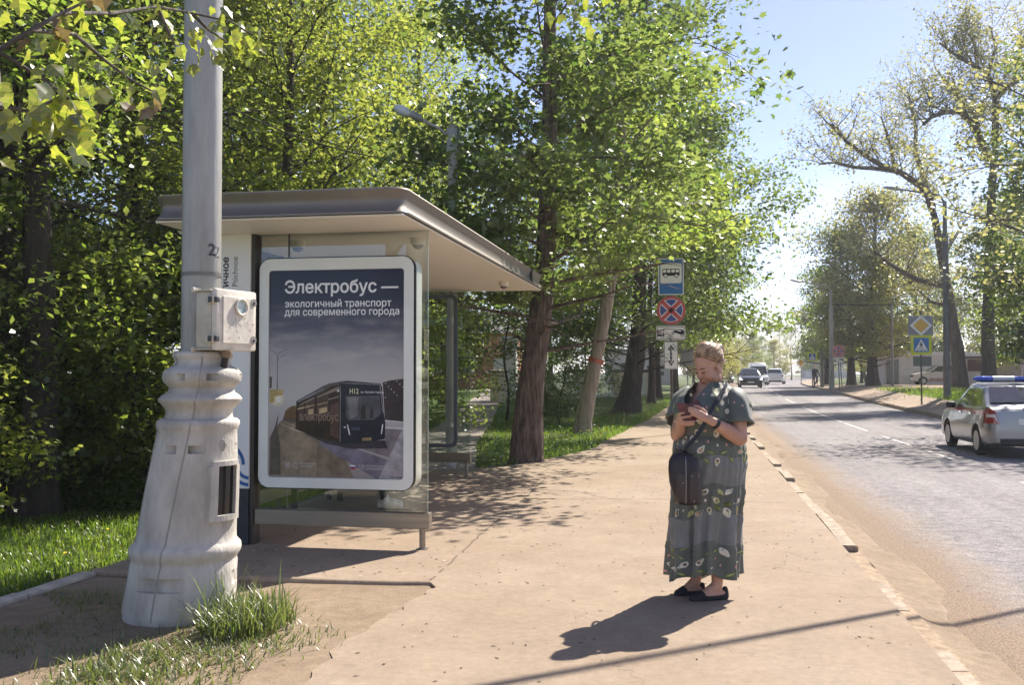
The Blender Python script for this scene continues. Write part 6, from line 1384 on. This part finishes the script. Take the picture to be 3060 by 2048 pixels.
wire('upper overhead wire sagging across the far road', (S(105)-.6,105,7.0), (S(112)+10.2,112,6.9), .9, .035)
wire('lower overhead wire sagging across the far road', (S(105)-.5,105.2,5.4), (S(140)+10.2,140,6.0), 1.0, .035)
wire('thin wire running from the shelter lamp into the wood', (-3.86,15.5,4.9), (-8.7,17.2,6.6), .25, .012)
wire('thin wires between the right street lamp and the trees beyond', (9.4,70.9,6.3), (20,66,6.8), .4, .03)
# ================================================================== VEHICLES
M_tyre = mat('tyre_rubber', (.018,.018,.018), rough=.85, bump=.3, bscale=60); M_rim = mat('alloy_rim', (.55,.55,.56), rough=.3, metal=.8); M_trim = mat('black_trim', (.012,.012,.013), rough=.5)
M_cglass = mat('car_glass', (.012,.016,.018), rough=.04, spec=.8, coat=.4); M_chrome = mat('chrome', (.75,.75,.76), rough=.12, metal=1)
M_tail = mat('tail_red', (.32,.015,.02), rough=.15, coat=.6); M_tailc = mat('lamp_clear', (.7,.66,.64), rough=.15, coat=.6)
def lit(name, c, s):
    m = mat(name, c, rough=.2); p = m.node_tree.nodes['Principled BSDF']; p.inputs['Emission Color'].default_value = (*c, 1); p.inputs['Emission Strength'].default_value = s; return m
def paint(name, c, metal=.0): return mat(name, c, rough=.28, metal=metal, coat=.7, var=.03, scale=2)
def interp(P, x): return float(np.interp(x, [p[0] for p in P], [p[1] for p in P]))
def make_car(name, label, cat, x, y, rz, sp, scale=1., group=None):
    L, W, pm_ = sp['L'], sp['W'], sp['paint']; h2 = L/2; Rw = sp.get('Rw', .31); ya, yb = sp['axles']; Ra = Rw+.065
    c = thing(name, label, cat, (x, y, rz_(y)+.006 if sp.get('road', True) else hz(x, y)+.02), rz, group, scale)
    top, roof, belt = sp['top'], sp['roof'], sp['belt']
    def hw(v):
        e = max(0, (abs(v)-(h2-.55))/.55); e2 = max(0, (abs(v)-(h2-.16))/.16); return W/2*(1-.07*e*e-.16*e2**2.2)
    def zb(v):
        z = sp.get('gc', .2)+.10*max(0, (abs(v)-(h2-.5))/.5)
        for w in (ya, yb):
            if abs(v-w) < Ra: z = max(z, Rw+math.sqrt(Ra*Ra-(v-w)**2))
        return z
    T_ = [0,.1,.25,.42,.56,.62,.78,.92,1]; XF = [.90,.965,.995,1,.995,.985,.965,.945,.915]
    def bp(v, t, off=0.):
        z0, z1 = zb(v), interp(top, v); zz = z0+(z1-z0)*t; zn = (zz-sp.get('gc',.2))/(z1-sp.get('gc',.2)); return Vector(((hw(v)*np.interp(zn, T_, XF))+off, v, zz))
    def bz(v, z, off=0.): z0, z1 = zb(v), interp(top, v); return bp(v, min(1, max(0, (z-z0)/(z1-z0))), off)
    Y_ = sorted(set([round(q, 4) for q in list(np.linspace(-h2, h2, 44))+[-h2+.03,-h2+.08,h2-.03,h2-.08]+[w+Ra*math.cos(a) for w in (ya, yb) for a in np.linspace(0, pi, 15)]+[w+s_*(Ra+.004) for w in (ya, yb) for s_ in (1,-1)]]))
    rings = []
    for v in Y_:
        Rr = [bp(v, t) for t in T_]; wt = Rr[-1].x; zt = Rr[-1].z; cr = .028
        topp = [Vector((wt*f, v, zt+cr*(1-f*f))) for f in (.8,.45,0,-.45,-.8)]
        rings.append(Rr+topp+[Vector((-p.x, p.y, p.z)) for p in reversed(Rr)])
    b = MB(); b.loft(rings); body = b.build('body', pm_, c, local=True, smooth=38)
    b = MB(); b.box((-W/2+.13, -h2+.25, .22), (W/2-.13, h2-.25, .66)); b.box((-W/2+.05, ya-.3, .3), (W/2-.05, ya+.3, .6)) if False else None; b.build('underbody', M_trim, c, local=True)
    # cabin
    k = sp.get('k', .33); g0, g1 = roof[0][0], roof[-1][0]; gy = sorted(set(list(np.linspace(g0, g1, 26))+[r_[0] for r_ in roof]))
    def wb(v): return hw(v)*.915-.012
    def zbel(v): return interp(belt, v)
    rings = []
    for v in gy:
        h = max(.015, interp(roof, v)-zbel(v)); z0 = zbel(v)-.03; w0 = wb(v); F_ = [(0,0),(.5,.5),(.86,.86)]
        R_ = [Vector((w0+k*.03, v, z0))]+[Vector((w0-k*h*f, v, zbel(v)+h*g)) for f, g in F_]+[Vector((w0-k*h*.97-.035, v, zbel(v)+h*.965)), Vector(((w0-k*h)*.72, v, zbel(v)+h)), Vector((0, v, zbel(v)+h+.018))]
        rings.append(R_+[Vector((-p.x, p.y, p.z)) for p in reversed(R_[:-1])])
    b = MB(); b.loft(rings); b.build('cabin', pm_, c, local=True, smooth=35)
    def side(poly, s_, off=.006): return [Vector((s_*(wb(v)-k*(z-zbel(v))+off), v, z)) for v, z in poly]
    for s_ in (1,-1):
        for poly in sp['windows']:
            P = side(poly, s_); b = MB(); b.add(P+[p-Vector((s_*.01,0,0)) for p in P], [tuple(range(len(P)))]+[(i, (i+1)%len(P), (i+1)%len(P)+len(P), i+len(P)) for i in range(len(P))]); b.build('window', sp.get('glass', M_cglass), c, local=True)
    def slope(i, j, m0, m1, nm, t0=.12, t1=.93):
        (va, za), (vb, zb_) = roof[i], roof[j]; d = Vector((0, vb-va, zb_-za)); n = Vector((0, -d.z, d.y)).normalized(); n = n if n.z > 0 else -n; P = []
        for t, s_ in ((t0,1),(t0,-1),(t1,-1),(t1,1)):
            v, z = va+(vb-va)*t, za+(zb_-za)*t; w_ = (wb(v)-k*(z-zbel(v)))-m0; P.append(Vector((s_*w_, v, z+.012))+n*.012)
        Q = [Vector((0, (P[0].y), P[0].z+.006)), Vector((0, P[2].y, P[2].z+.006))]
        b = MB(); b.add([P[0], Q[0]+n*.006, P[1], P[2], Q[1]+n*.006, P[3]], [(0,1,4,5),(1,2,3,4)]); b.build(nm, M_cglass, c, local=True)
    slope(0, 1, .085, .1, 'rear_window'); slope(len(roof)-1, len(roof)-2, .07, .1, 'windscreen', .06, .95)
    def pat(va, vb, za, zb2, off, nm, m, both=True, n=6, par=None):
        out = []
        for s_ in ((1,-1) if both else (both,)):
            b = MB(); rows = []
            for j in range(5):
                rows.append([bz(va+(vb-va)*i/n, (za+(zb2-za)*j/4) if not callable(za) else za(va+(vb-va)*i/n)+(zb2(va+(vb-va)*i/n)-za(va+(vb-va)*i/n))*j/4, off) for i in range(n+1)])
            for j in range(4):
                for i in range(n): b.add([Vector((s_*p.x, p.y-(off if va < -h2+.1 else 0)*(p.y < -h2+.12), p.z)) for p in (rows[j][i], rows[j][i+1], rows[j+1][i+1], rows[j+1][i])], [(0,1,2,3)])
            out.append(b.build(nm, m, par or c, local=True, smooth=40))
        return out
    tl = sp['tail']; pat(-h2+.002, -h2+tl[2], tl[0], tl[1], .007, 'tail_light', M_tail, n=8)
    for o in pat(-h2+.002, -h2+tl[2]*.62, tl[0]+(tl[1]-tl[0])*.42, tl[0]+(tl[1]-tl[0])*.62, .012, 'lamp_lens', M_tailc, n=6): pass
    hl = sp['head']; pat(h2-hl[2], h2-.002, hl[0], hl[1], .008, 'headlight', sp.get('lamp', M_tailc), n=8)
    b = MB(); b.box((-.26, -h2-.008, tl[0]-.02), (.26, -h2+.03, tl[0]+.10)); b.build('number_plate', M_swhite, c, local=True)
    b = MB(); b.box((-.26, h2-.03, .42), (.26, h2+.01, .53)); b.build('number_plate', M_swhite, c, local=True)
    b = MB(); b.box((-W*.28, h2-.05, .55), (W*.28, h2+.006, .70)); b.build('grille', M_trim, c, local=True, bevel=.01)
    b = MB(); b.box((-W*.36, -h2-.006, .26), (W*.36, -h2+.1, .40)); b.build('rear_valance', M_trim, c, local=True, bevel=.015)
    for s_ in (1,-1):
        b = MB(); b.box((s_*(W/2-.07), sp['mirror'][0]-.05, sp['mirror'][1]-.07), (s_*(W/2+.13), sp['mirror'][0]+.05, sp['mirror'][1]+.07)); b.build('mirror', M_trim, c, local=True, bevel=.03, smooth=50, seg=3)
    for v in sp['handles']:
        pat(v-.085, v+.085, sp['hz']-.018, sp['hz']+.02, .022, 'door_handle', sp.get('handlem', pm_), n=2)
    for v in sp['doors']:
        pat(v-.005, v+.005, lambda q: max(zb(q), .32)+.02, lambda q: interp(top, q)-.02, .0025, 'door_gap', M_trim, n=1)
    if 'stripe' in sp: pat(sp['stripe'][0], sp['stripe'][1], sp['stripe'][2], sp['stripe'][3], .004, 'side_stripe', sp['stripe'][4], n=14)
    for w in (ya, yb):
        for s_ in (1,-1):
            xo = s_*(W/2-.012); xi = s_*(W/2-.20); rr_ = Rw; b = MB()
            b.tube([Vector((xi, w, Rw)), Vector((xi+s_*.02, w, Rw)), Vector((xo-s_*.03, w, Rw)), Vector((xo-s_*.006, w, Rw)), Vector((xo, w, Rw)), Vector((xo-s_*.012, w, Rw))], [rr_*.8, rr_*.985, rr_, rr_*.96, rr_*.86, rr_*.66], 30, cap=True); wh = b.build('wheel', M_tyre, c, local=True, smooth=40)
            b = MB(); b.tube([Vector((xo-s_*.011, w, Rw)), Vector((xo-s_*.0095, w, Rw))], [rr_*.66, rr_*.65], 30); b.build('hub', mat('hub_grey', (.05,.05,.052), rough=.5, metal=.2), wh, local=True)
            b = MB(); b.tube([Vector((xo-s_*.02, w, Rw)), Vector((xo+s_*.002, w, Rw)), Vector((xo+s_*.002, w, Rw)), Vector((xo-s_*.01, w, Rw))], [rr_*.68, rr_*.67, rr_*.60, rr_*.58], 30, cap=False); b.tube([Vector((xo-s_*.03, w, Rw)), Vector((xo+s_*.002, w, Rw))], [rr_*.16, rr_*.13], 14)
            for q in range(7):
                a = 2*pi*q/7; d = Vector((0, math.cos(a), math.sin(a))); t2 = Vector((0, -math.sin(a), math.cos(a))); o = Vector((xo-s_*.002, w, Rw))
                V = [o+d*rr_*.1-t2*rr_*.075, o+d*rr_*.1+t2*rr_*.075, o+d*rr_*.66+t2*rr_*.085, o+d*rr_*.66-t2*rr_*.085]; V2 = [p-Vector((s_*.02,0,0)) for p in V]; b.add(V+V2, [(0,1,2,3),(7,6,5,4),(0,4,5,1),(1,5,6,2),(2,6,7,3),(3,7,4,0)])
            b.build('rim', M_rim, wh, local=True, smooth=30)
    return c
SEDAN = dict(L=4.25, W=1.70, axles=(-1.24,1.24), Rw=.305, gc=.21, paint=paint('silver_paint', (.25,.255,.265), .7),
  top=[(-2.125,.66),(-2.10,.93),(-1.95,1.03),(-1.5,1.04),(-1.2,1.0),(.9,.94),(1.1,.93),(1.7,.86),(2.0,.77),(2.125,.58)],
  roof=[(-1.72,1.045),(-1.02,1.44),(-.4,1.495),(.15,1.47),(1.12,.945)], belt=[(-1.75,1.03),(-1.2,1.005),(1.2,.935)],
  windows=[[(-1.33,1.05),(-.52,1.01),(-.44,1.40),(-.85,1.385),(-1.05,1.31),(-1.28,1.14)], [(-.44,1.01),(.70,.975),(.62,1.05),(.12,1.38),(-.36,1.405)]],
  tail=(.70,1.0,.34), head=(.60,.78,.45), mirror=(.72,1.0), handles=(-.72,.12), hz=.86, doors=(-.47,.78,-1.22), handlem=M_chrome, k=.36,
  stripe=(-1.95,1.55,.855,.965,mat('stripe_red', (.38,.06,.055), rough=.35, coat=.5)))
pc = make_car('patrol_car', 'silver patrol sedan with a blue light bar and red side stripe driving away', 'car', 6.36, 22.25, R(-.6), SEDAN, .945)
b = MB(); M_bar = mat('beacon_blue', (.01,.07,.55), rough=.1, coat=.8, spec=.7)
for x_, m_ in ((-.43, M_bar), (.43, M_bar)):
    b = MB(); b.ell((x_, -.15, 1.60), (.19,.13,.068), n=20, k=9); bb_ = b.build('beacon', m_, pc, local=True, smooth=180)
b = MB(); b.loft([[(x_, -.15+.125*math.cos(a), 1.60+.066*math.sin(a)) for a in np.linspace(0, 2*pi, 17)[:-1]] for x_ in (-.22,.22)]); b.build('beacon_centre', mat('beacon_white', (.7,.72,.75), rough=.2, coat=.5), pc, local=True, smooth=50)
b = MB()
for s_ in (1,-1): b.loft([[(s_*x_, -.15+.128*math.cos(a), 1.60+.067*math.sin(a)) for a in np.linspace(0, 2*pi, 17)[:-1]] for x_ in (.225,.44)])
b.build('beacon_section', M_bar, pc, local=True, smooth=50)
b = MB(); b.box((-.56,-.22,1.485),(.56,-.08,1.525)); 
for s_ in (1,-1): b.box((s_*.60-.05,-.25,1.44),(s_*.60+.05,-.05,1.50))
b.build('roof_rack', M_chrome, pc, local=True, bevel=.008)
SUV = dict(L=4.6, W=1.9, axles=(-1.38,1.42), Rw=.36, gc=.26, paint=paint('dark_blue_paint', (.018,.022,.035), .2),
  top=[(-2.3,.7),(-2.27,1.0),(-2.1,1.08),(-1.2,1.08),(.9,1.03),(1.2,1.02),(1.9,.93),(2.2,.82),(2.3,.66)],
  roof=[(-2.15,1.10),(-1.75,1.58),(-.6,1.66),(.2,1.62),(1.18,1.04)], belt=[(-2.2,1.07),(-1.2,1.07),(1.2,1.02)],
  windows=[[(-1.85,1.14),(-1.1,1.12),(-1.1,1.53),(-1.62,1.50)], [(-1.02,1.12),(-.1,1.10),(-.06,1.55),(-1.0,1.55)], [(0,1.1),(.85,1.09),(.25,1.50),(.05,1.54)]],
  tail=(.82,1.05,.3), head=(.70,.86,.5), mirror=(.85,1.12), handles=(-.8,.2), hz=.95, doors=(-.06,.95,-1.1), k=.34, lamp=lit('daytime_lamp', (.95,.95,1), 3.))
make_car('dark_car', 'dark blue oncoming car with lit lamps far down the road', 'car', 4.75, 87, pi, SUV, 1.0)
SUV2 = dict(SUV); SUV2['paint'] = paint('white_paint', (.72,.71,.70)); SUV2['lamp'] = M_tailc
make_car('white_car', 'white car driving away beside the oncoming dark car', 'car', 9.2, 115.5, R(-8), SUV2, 1.06)
SUV3 = dict(SUV); SUV3['paint'] = paint('black_paint', (.015,.015,.016))
make_car('black_car', 'dark car further back at the left behind the oncoming car', 'car', 3.4, 112, pi, SUV3, 1.)
VAN = dict(L=5.2, W=2.0, axles=(-1.5,1.7), Rw=.35, gc=.26, paint=paint('van_white', (.7,.7,.69)), top=[(-2.6,.8),(-2.58,1.1),(.9,1.1),(1.6,1.08),(2.3,.95),(2.6,.7)], roof=[(-2.58,1.12),(-2.5,2.3),(.6,2.35),(1.2,1.95),(1.75,1.1)], belt=[(-2.6,1.09),(1.8,1.08)], windows=[[(.35,1.2),(1.45,1.18),(1.1,1.75),(.35,1.8)]], tail=(.9,1.4,.2), head=(.7,.92,.4), mirror=(1.3,1.3), handles=(.3,), hz=1.0, doors=(.25,), k=.08)
make_car('delivery_van', 'white box van behind the oncoming dark car', 'van', 6.6, 106, pi, VAN, 1.)
HATCH = dict(L=3.5, W=1.45, axles=(-1.12,1.12), Rw=.27, gc=.2, road=False, paint=paint('old_white_paint', (.66,.63,.62)), top=[(-1.75,.6),(-1.72,.88),(-1.5,.92),(.6,.90),(.8,.90),(1.45,.80),(1.68,.72),(1.75,.52)], roof=[(-1.72,.93),(-1.5,1.36),(-1.2,1.42),(.05,1.41),(.82,.91)], belt=[(-1.75,.905),(.85,.895)],
  windows=[[(-1.5,.96),(-1.14,.95),(-1.14,1.34),(-1.36,1.33)], [(-1.04,.95),(-.42,.94),(-.40,1.36),(-1.04,1.35)], [(-.32,.94),(.52,.94),(.02,1.35),(-.30,1.36)]], tail=(.62,.86,.1), head=(.52,.66,.25), mirror=(.5,.95), handles=(-.75,.0), hz=.82, doors=(-.37,.6,-1.08), k=.26, stripe=(-.75,.75,.25,.5,mat('rusty_sill', (.42,.27,.24), rough=.6, var=.25, scale=5)))
make_car('hatchback', 'small old white hatchback parked before the garages', 'car', 17.6, 76.8, R(92), HATCH, 1.03)
# ================================================================== CYCLIST
def bike(x, y):
    z = rz_(y)+.006; t = thing('bicycle', 'bicycle ridden away on the far corner below the crossing sign', 'bicycle', (x, y, z), R(-20))
    for v in (-.52,.52):
        b = MB(); b.tube([(0, v+.33*math.cos(a), .34+.33*math.sin(a)) for a in np.linspace(0, 2*pi, 25)], .022, 6); b.build('wheel', M_tyre, t, local=True, smooth=180)
    b = MB()
    for P in ([(0,-.52,.34),(0,-.1,.30),(0,.38,.85),(0,-.22,.8),(0,-.1,.3)], [(0,-.52,.34),(0,-.22,.8)], [(0,.52,.34),(0,.36,.95)], [(-.28,.33,1.0),(0,.38,.97),(.28,.33,1.0)], [(0,-.22,.8),(0,-.24,.92)]): b.tube(P, .018, 6)
    b.build('bike_frame', M_trim, t, local=True); b = MB(); b.ell((0,-.25,.94), (.08,.14,.04)); b.build('saddle', M_trim, t, local=True)
    p = thing('person', 'cyclist in dark clothes riding away on the far corner', 'person', (x, y, z), R(-20)); b = MB()
    b.ell((0,-.24,1.06), (.17,.15,.14)); b.capsule((0,-.22,1.1), (0,-.02,1.5), .14, .17); b.capsule((0,.0,1.55), (0,.03,1.62), .06,.06); b.ell((0,.04,1.75), (.08,.1,.12))
    for s_ in (1,-1):
        b.capsule((.09*s_,-.2,1.02), (.11*s_,.16,.78+.1*s_), .085,.06); b.capsule((.11*s_,.16,.78+.1*s_), (.1*s_,-.05,.36+.14*s_), .06,.04); b.capsule((.1*s_,-.05,.34+.14*s_), (.1*s_,.09,.31+.14*s_), .04,.035)
        b.capsule((.2*s_,-.0,1.48), (.26*s_,.12,1.2), .05,.042); b.capsule((.26*s_,.12,1.2), (.26*s_,.32,1.04), .042,.03)
    me = fuse(b, .02, 3); me.materials.append(mat('dark_clothes', (.015,.016,.02), rough=.8)); me.materials.append(M_skin)
    for q in me.polygons: q.material_index = 1 if q.center.z > 1.6 else 0
    link('body', me, p)
bike(9.6, 82)
# ================================================================== LEFT BACKGROUND: FENCE AND BUILDINGS
M_pil = mat('cream_plaster', (.70,.60,.45), rough=.85, var=.15, scale=4, bump=.2, bscale=20); M_bar_ = mat('white_bar', (.66,.65,.62), rough=.5)
FA, FB = Vector((-9.1, 45.8, 0)), Vector((-2.5, 57.7, 0)); fd = (FB-FA).normalized(); FL = (FB-FA).length
fz = hz(-6, 51)-.06
fe = thing('fence', 'white bar fence between cream pillars beyond the lawn', 'fence', (FA.x, FA.y, fz), math.atan2(fd.y, fd.x))
bar = MB(); bar.box((-.016,-.016,.12), (.016,.016,1.42)); barm = bar.mesh('fence_bar'); barm.materials.append(M_bar_)
npil = 5
for i in range(npil):
    u = FL*i/(npil-1); b = MB(); b.box((u-.28,-.28,0), (u+.28,.28,1.45)); p_ = b.build('pillar', M_pil, fe, local=True, bevel=.01)
    b = MB(); b.add([(u-.36,-.36,1.45),(u+.36,-.36,1.45),(u+.36,.36,1.45),(u-.36,.36,1.45),(u-.36,-.36,1.52),(u+.36,-.36,1.52),(u+.36,.36,1.52),(u-.36,.36,1.52),(u,0,1.64)], [(0,3,2,1),(0,1,5,4),(1,2,6,5),(2,3,7,6),(3,0,4,7),(4,5,8),(5,6,8),(6,7,8),(7,4,8)]); b.build('pillar_cap', mat('cap_dark', (.16,.13,.11), rough=.9), p_, local=True)
    if i < npil-1:
        v0, v1 = u+.28, u+FL/(npil-1)-.28
        for z in (.22,1.2): b = MB(); b.box((v0,-.02,z), (v1,.02,z+.05)); b.build('rail', M_bar_, fe, local=True)
        n = int((v1-v0)/.125)
        for k in range(1, n): o = bpy.data.objects.new('fence_bar', barm); col.objects.link(o); o.parent = fe; o.location = (v0+(v1-v0)*k/n, 0, 0)
M_orange = mat('orange_render', (.50,.20,.11), rough=.85, var=.12, scale=2, bump=.2); M_bwhite = mat('white_render', (.62,.60,.57), rough=.8, var=.08, scale=2); M_bgrey = mat('grey_panel', (.52,.49,.49), rough=.85, var=.18, scale=1.3, bump=.2, bscale=10)
def house(name, label, x0, x1, y0, y1, zt, m, roofm, roof='flat', wins=(), over=.3, cat='building'):
    z0 = min(hz(x0, y0), hz(x1, y1))-.2; t = thing(name, label, cat, ((x0+x1)/2, y0, z0)); b = MB(); b.box((x0, y0, z0), (x1, y1, zt)); b.build('wall', m, t)
    b = MB()
    if roof == 'flat': b.box((x0-over, y0-over, zt+.002), (x1+over, y1+over, zt+.28))
    else: b.add([(x0-over,y0-over,zt+.002),(x1+over,y0-over,zt+.002),(x1+over,y1+over,zt+.002),(x0-over,y1+over,zt+.002),(x0+1,(y0+y1)/2,zt+roof),(x1-1,(y0+y1)/2,zt+roof)], [(0,1,5,4),(1,2,5),(2,3,4,5),(3,0,4),(0,3,2,1)])
    b.build('roof', roofm, t)
    for (u, z, w, h, nm, wm) in wins:
        b = MB(); b.box((u-w/2, y0-.06, z-h/2), (u+w/2, y0-.004, z+h/2)); f = b.build(nm, M_bwhite if nm == 'window' else wm, t)
        if nm == 'window': b = MB(); b.box((u-w/2+.08, y0-.075, z-h/2+.08), (u+w/2-.08, y0-.062, z+h/2-.08)); b.build('pane', wm, f)
    return t
house('orange_building', 'low orange rendered building behind the lawn beyond the gate pillar', -27, -13.4, 74, 84, 4.6, M_orange, mat('roof_grey', (.2,.19,.19), rough=.7), 2., [(-25+i*2.6, 2.4, 1.3, 1.7, 'window', M_cglass) for i in range(4)]+[(-14.6, 1.5, 1., 2.3, 'door', M_bwhite)])
house('white_building', 'low white building with dark shutters behind the bus stop sign', -8.5, -1.6, 96, 104, 3.6, M_bwhite, mat('roof_grey', (.2,.19,.19)), 'flat', [(-3.6, 2.1, 1.6, .35, 'shutter', M_navy), (-3.6, 1.5, 1.6, .35, 'shutter', M_navy), (-6.4, 1.9, 1.2, 1.4, 'window', M_cglass)])
house('white_column', 'white square gate column seen left of the big maple trunk', -10.9, -10.1, 56, 56.8, 3.4, M_bwhite, M_bwhite, 'flat', (), .1, 'gate column')
# ================================================================== RIGHT BACKGROUND: GARAGES, WALL
zg = hz(17, 80)
g = house('garage', 'grey white garage with a pale metal roof edge at the far right', 14.6, 20.2, 80, 87, zg+2.25, mat('garage_plaster', (.76,.72,.70), rough=.85, var=.16, scale=1.1, bump=.25, bscale=8), mat('metal_roof_pale', (.78,.77,.76), rough=.5, metal=.2), 'flat', [(15.1, zg+1., .9, 1.9, 'door', mat('grey_door', (.26,.27,.28), rough=.6)), (20.0, zg+.95, .3, 2.2, 'recess', M_navy)], .35)
b = MB(); b.add([(13.3,79.3,zg+2.26),(14.24,79.64,zg+2.26),(14.24,87.3,zg+2.26),(13.3,87.3,zg+2.26),(14.24,79.64,zg+2.53),(14.24,87.3,zg+2.53)], [(0,3,2,1),(0,1,4),(1,2,5,4),(2,3,5),(3,0,4,5)]); b.build('eaves', mat('metal_roof_pale', (.78,.77,.76)), g)
g2_ = house('cream_garage', 'cream garage with brown doors behind the parked white hatchback', 20.6, 27, 81, 88, zg+2.2, mat('cream_garage_wall', (.68,.60,.5), rough=.85, var=.2, scale=1.2), mat('metal_roof_pale', (.78,.77,.76)), 'flat', [(21.4, zg+1.5, 1.2, .9, 'door', mat('brown_door', (.14,.06,.04), rough=.7)), (23.5, zg+1.1, 2.2, 1.9, 'garage_door', mat('ochre_door', (.40,.33,.24), rough=.7, var=.2)), (26, zg+1.1, 1.2, 1.9, 'garage_door', mat('brown_door', (.14,.06,.04)))], .3)
b = MB(); b.box((20.3, 80.6, zg+2.02), (27.3, 80.98, zg+2.18)); b.build('lintel', mat('brown_lintel', (.16,.10,.08), rough=.8), g2_)
wl_ = thing('wall', 'long grey concrete panel wall at the far right behind the trees', 'wall', (40, 74, hz(30,74)-.1))
for i in range(7):
    b = MB(); b.box((24.5+i*3.6, 74, hz(30,74)-.1), (24.5+i*3.6+3.56, 74.16, hz(30,74)+2.15)); b.build('panel', M_bgrey, wl_, bevel=.02)
    b = MB(); b.box((24.5+i*3.6-.12, 73.9, hz(30,74)-.1), (24.5+i*3.6+.08, 73.995, hz(30,74)+2.3)); b.build('wall_post', M_bgrey, wl_)
house('far_house', 'small dark roofed house far beyond the end of the road', 26, 34, 230, 240, 5.5, M_bwhite, mat('roof_grey', (.2,.19,.19)), 3., [(28,3,1.2,1.4,'window',M_cglass),(31,3,1.2,1.4,'window',M_cglass)])
house('far_block', 'pale block far away above the road end trees', 28.2, 36, 262, 272, 8.5, mat('far_block_wall', (.35,.33,.33), rough=.9), mat('roof_grey', (.2,.19,.19)), 'flat', [(30,5.5,1.4,1.4,'window',M_cglass),(33,5.5,1.4,1.4,'window',M_cglass)])

# ================================================================== AIR
hb_ = MB(); hb_.box((-915, -66, -3), (945, 1410, 32)); hm = bpy.data.materials.new('haze_air'); hm.use_nodes = True
hn, hl_ = hm.node_tree.nodes, hm.node_tree.links; hn.remove(hn['Principled BSDF'])
pv = hn.new('ShaderNodeVolumePrincipled'); pv.inputs['Color'].default_value = (.93,.95,1,1); pv.inputs['Density'].default_value = .00065; pv.inputs['Anisotropy'].default_value = .35
hl_.new(pv.outputs[0], hn['Material Output'].inputs['Volume'])
setp(hb_.build('haze', hm), kind='stuff')
cy.volume_bounces = 0
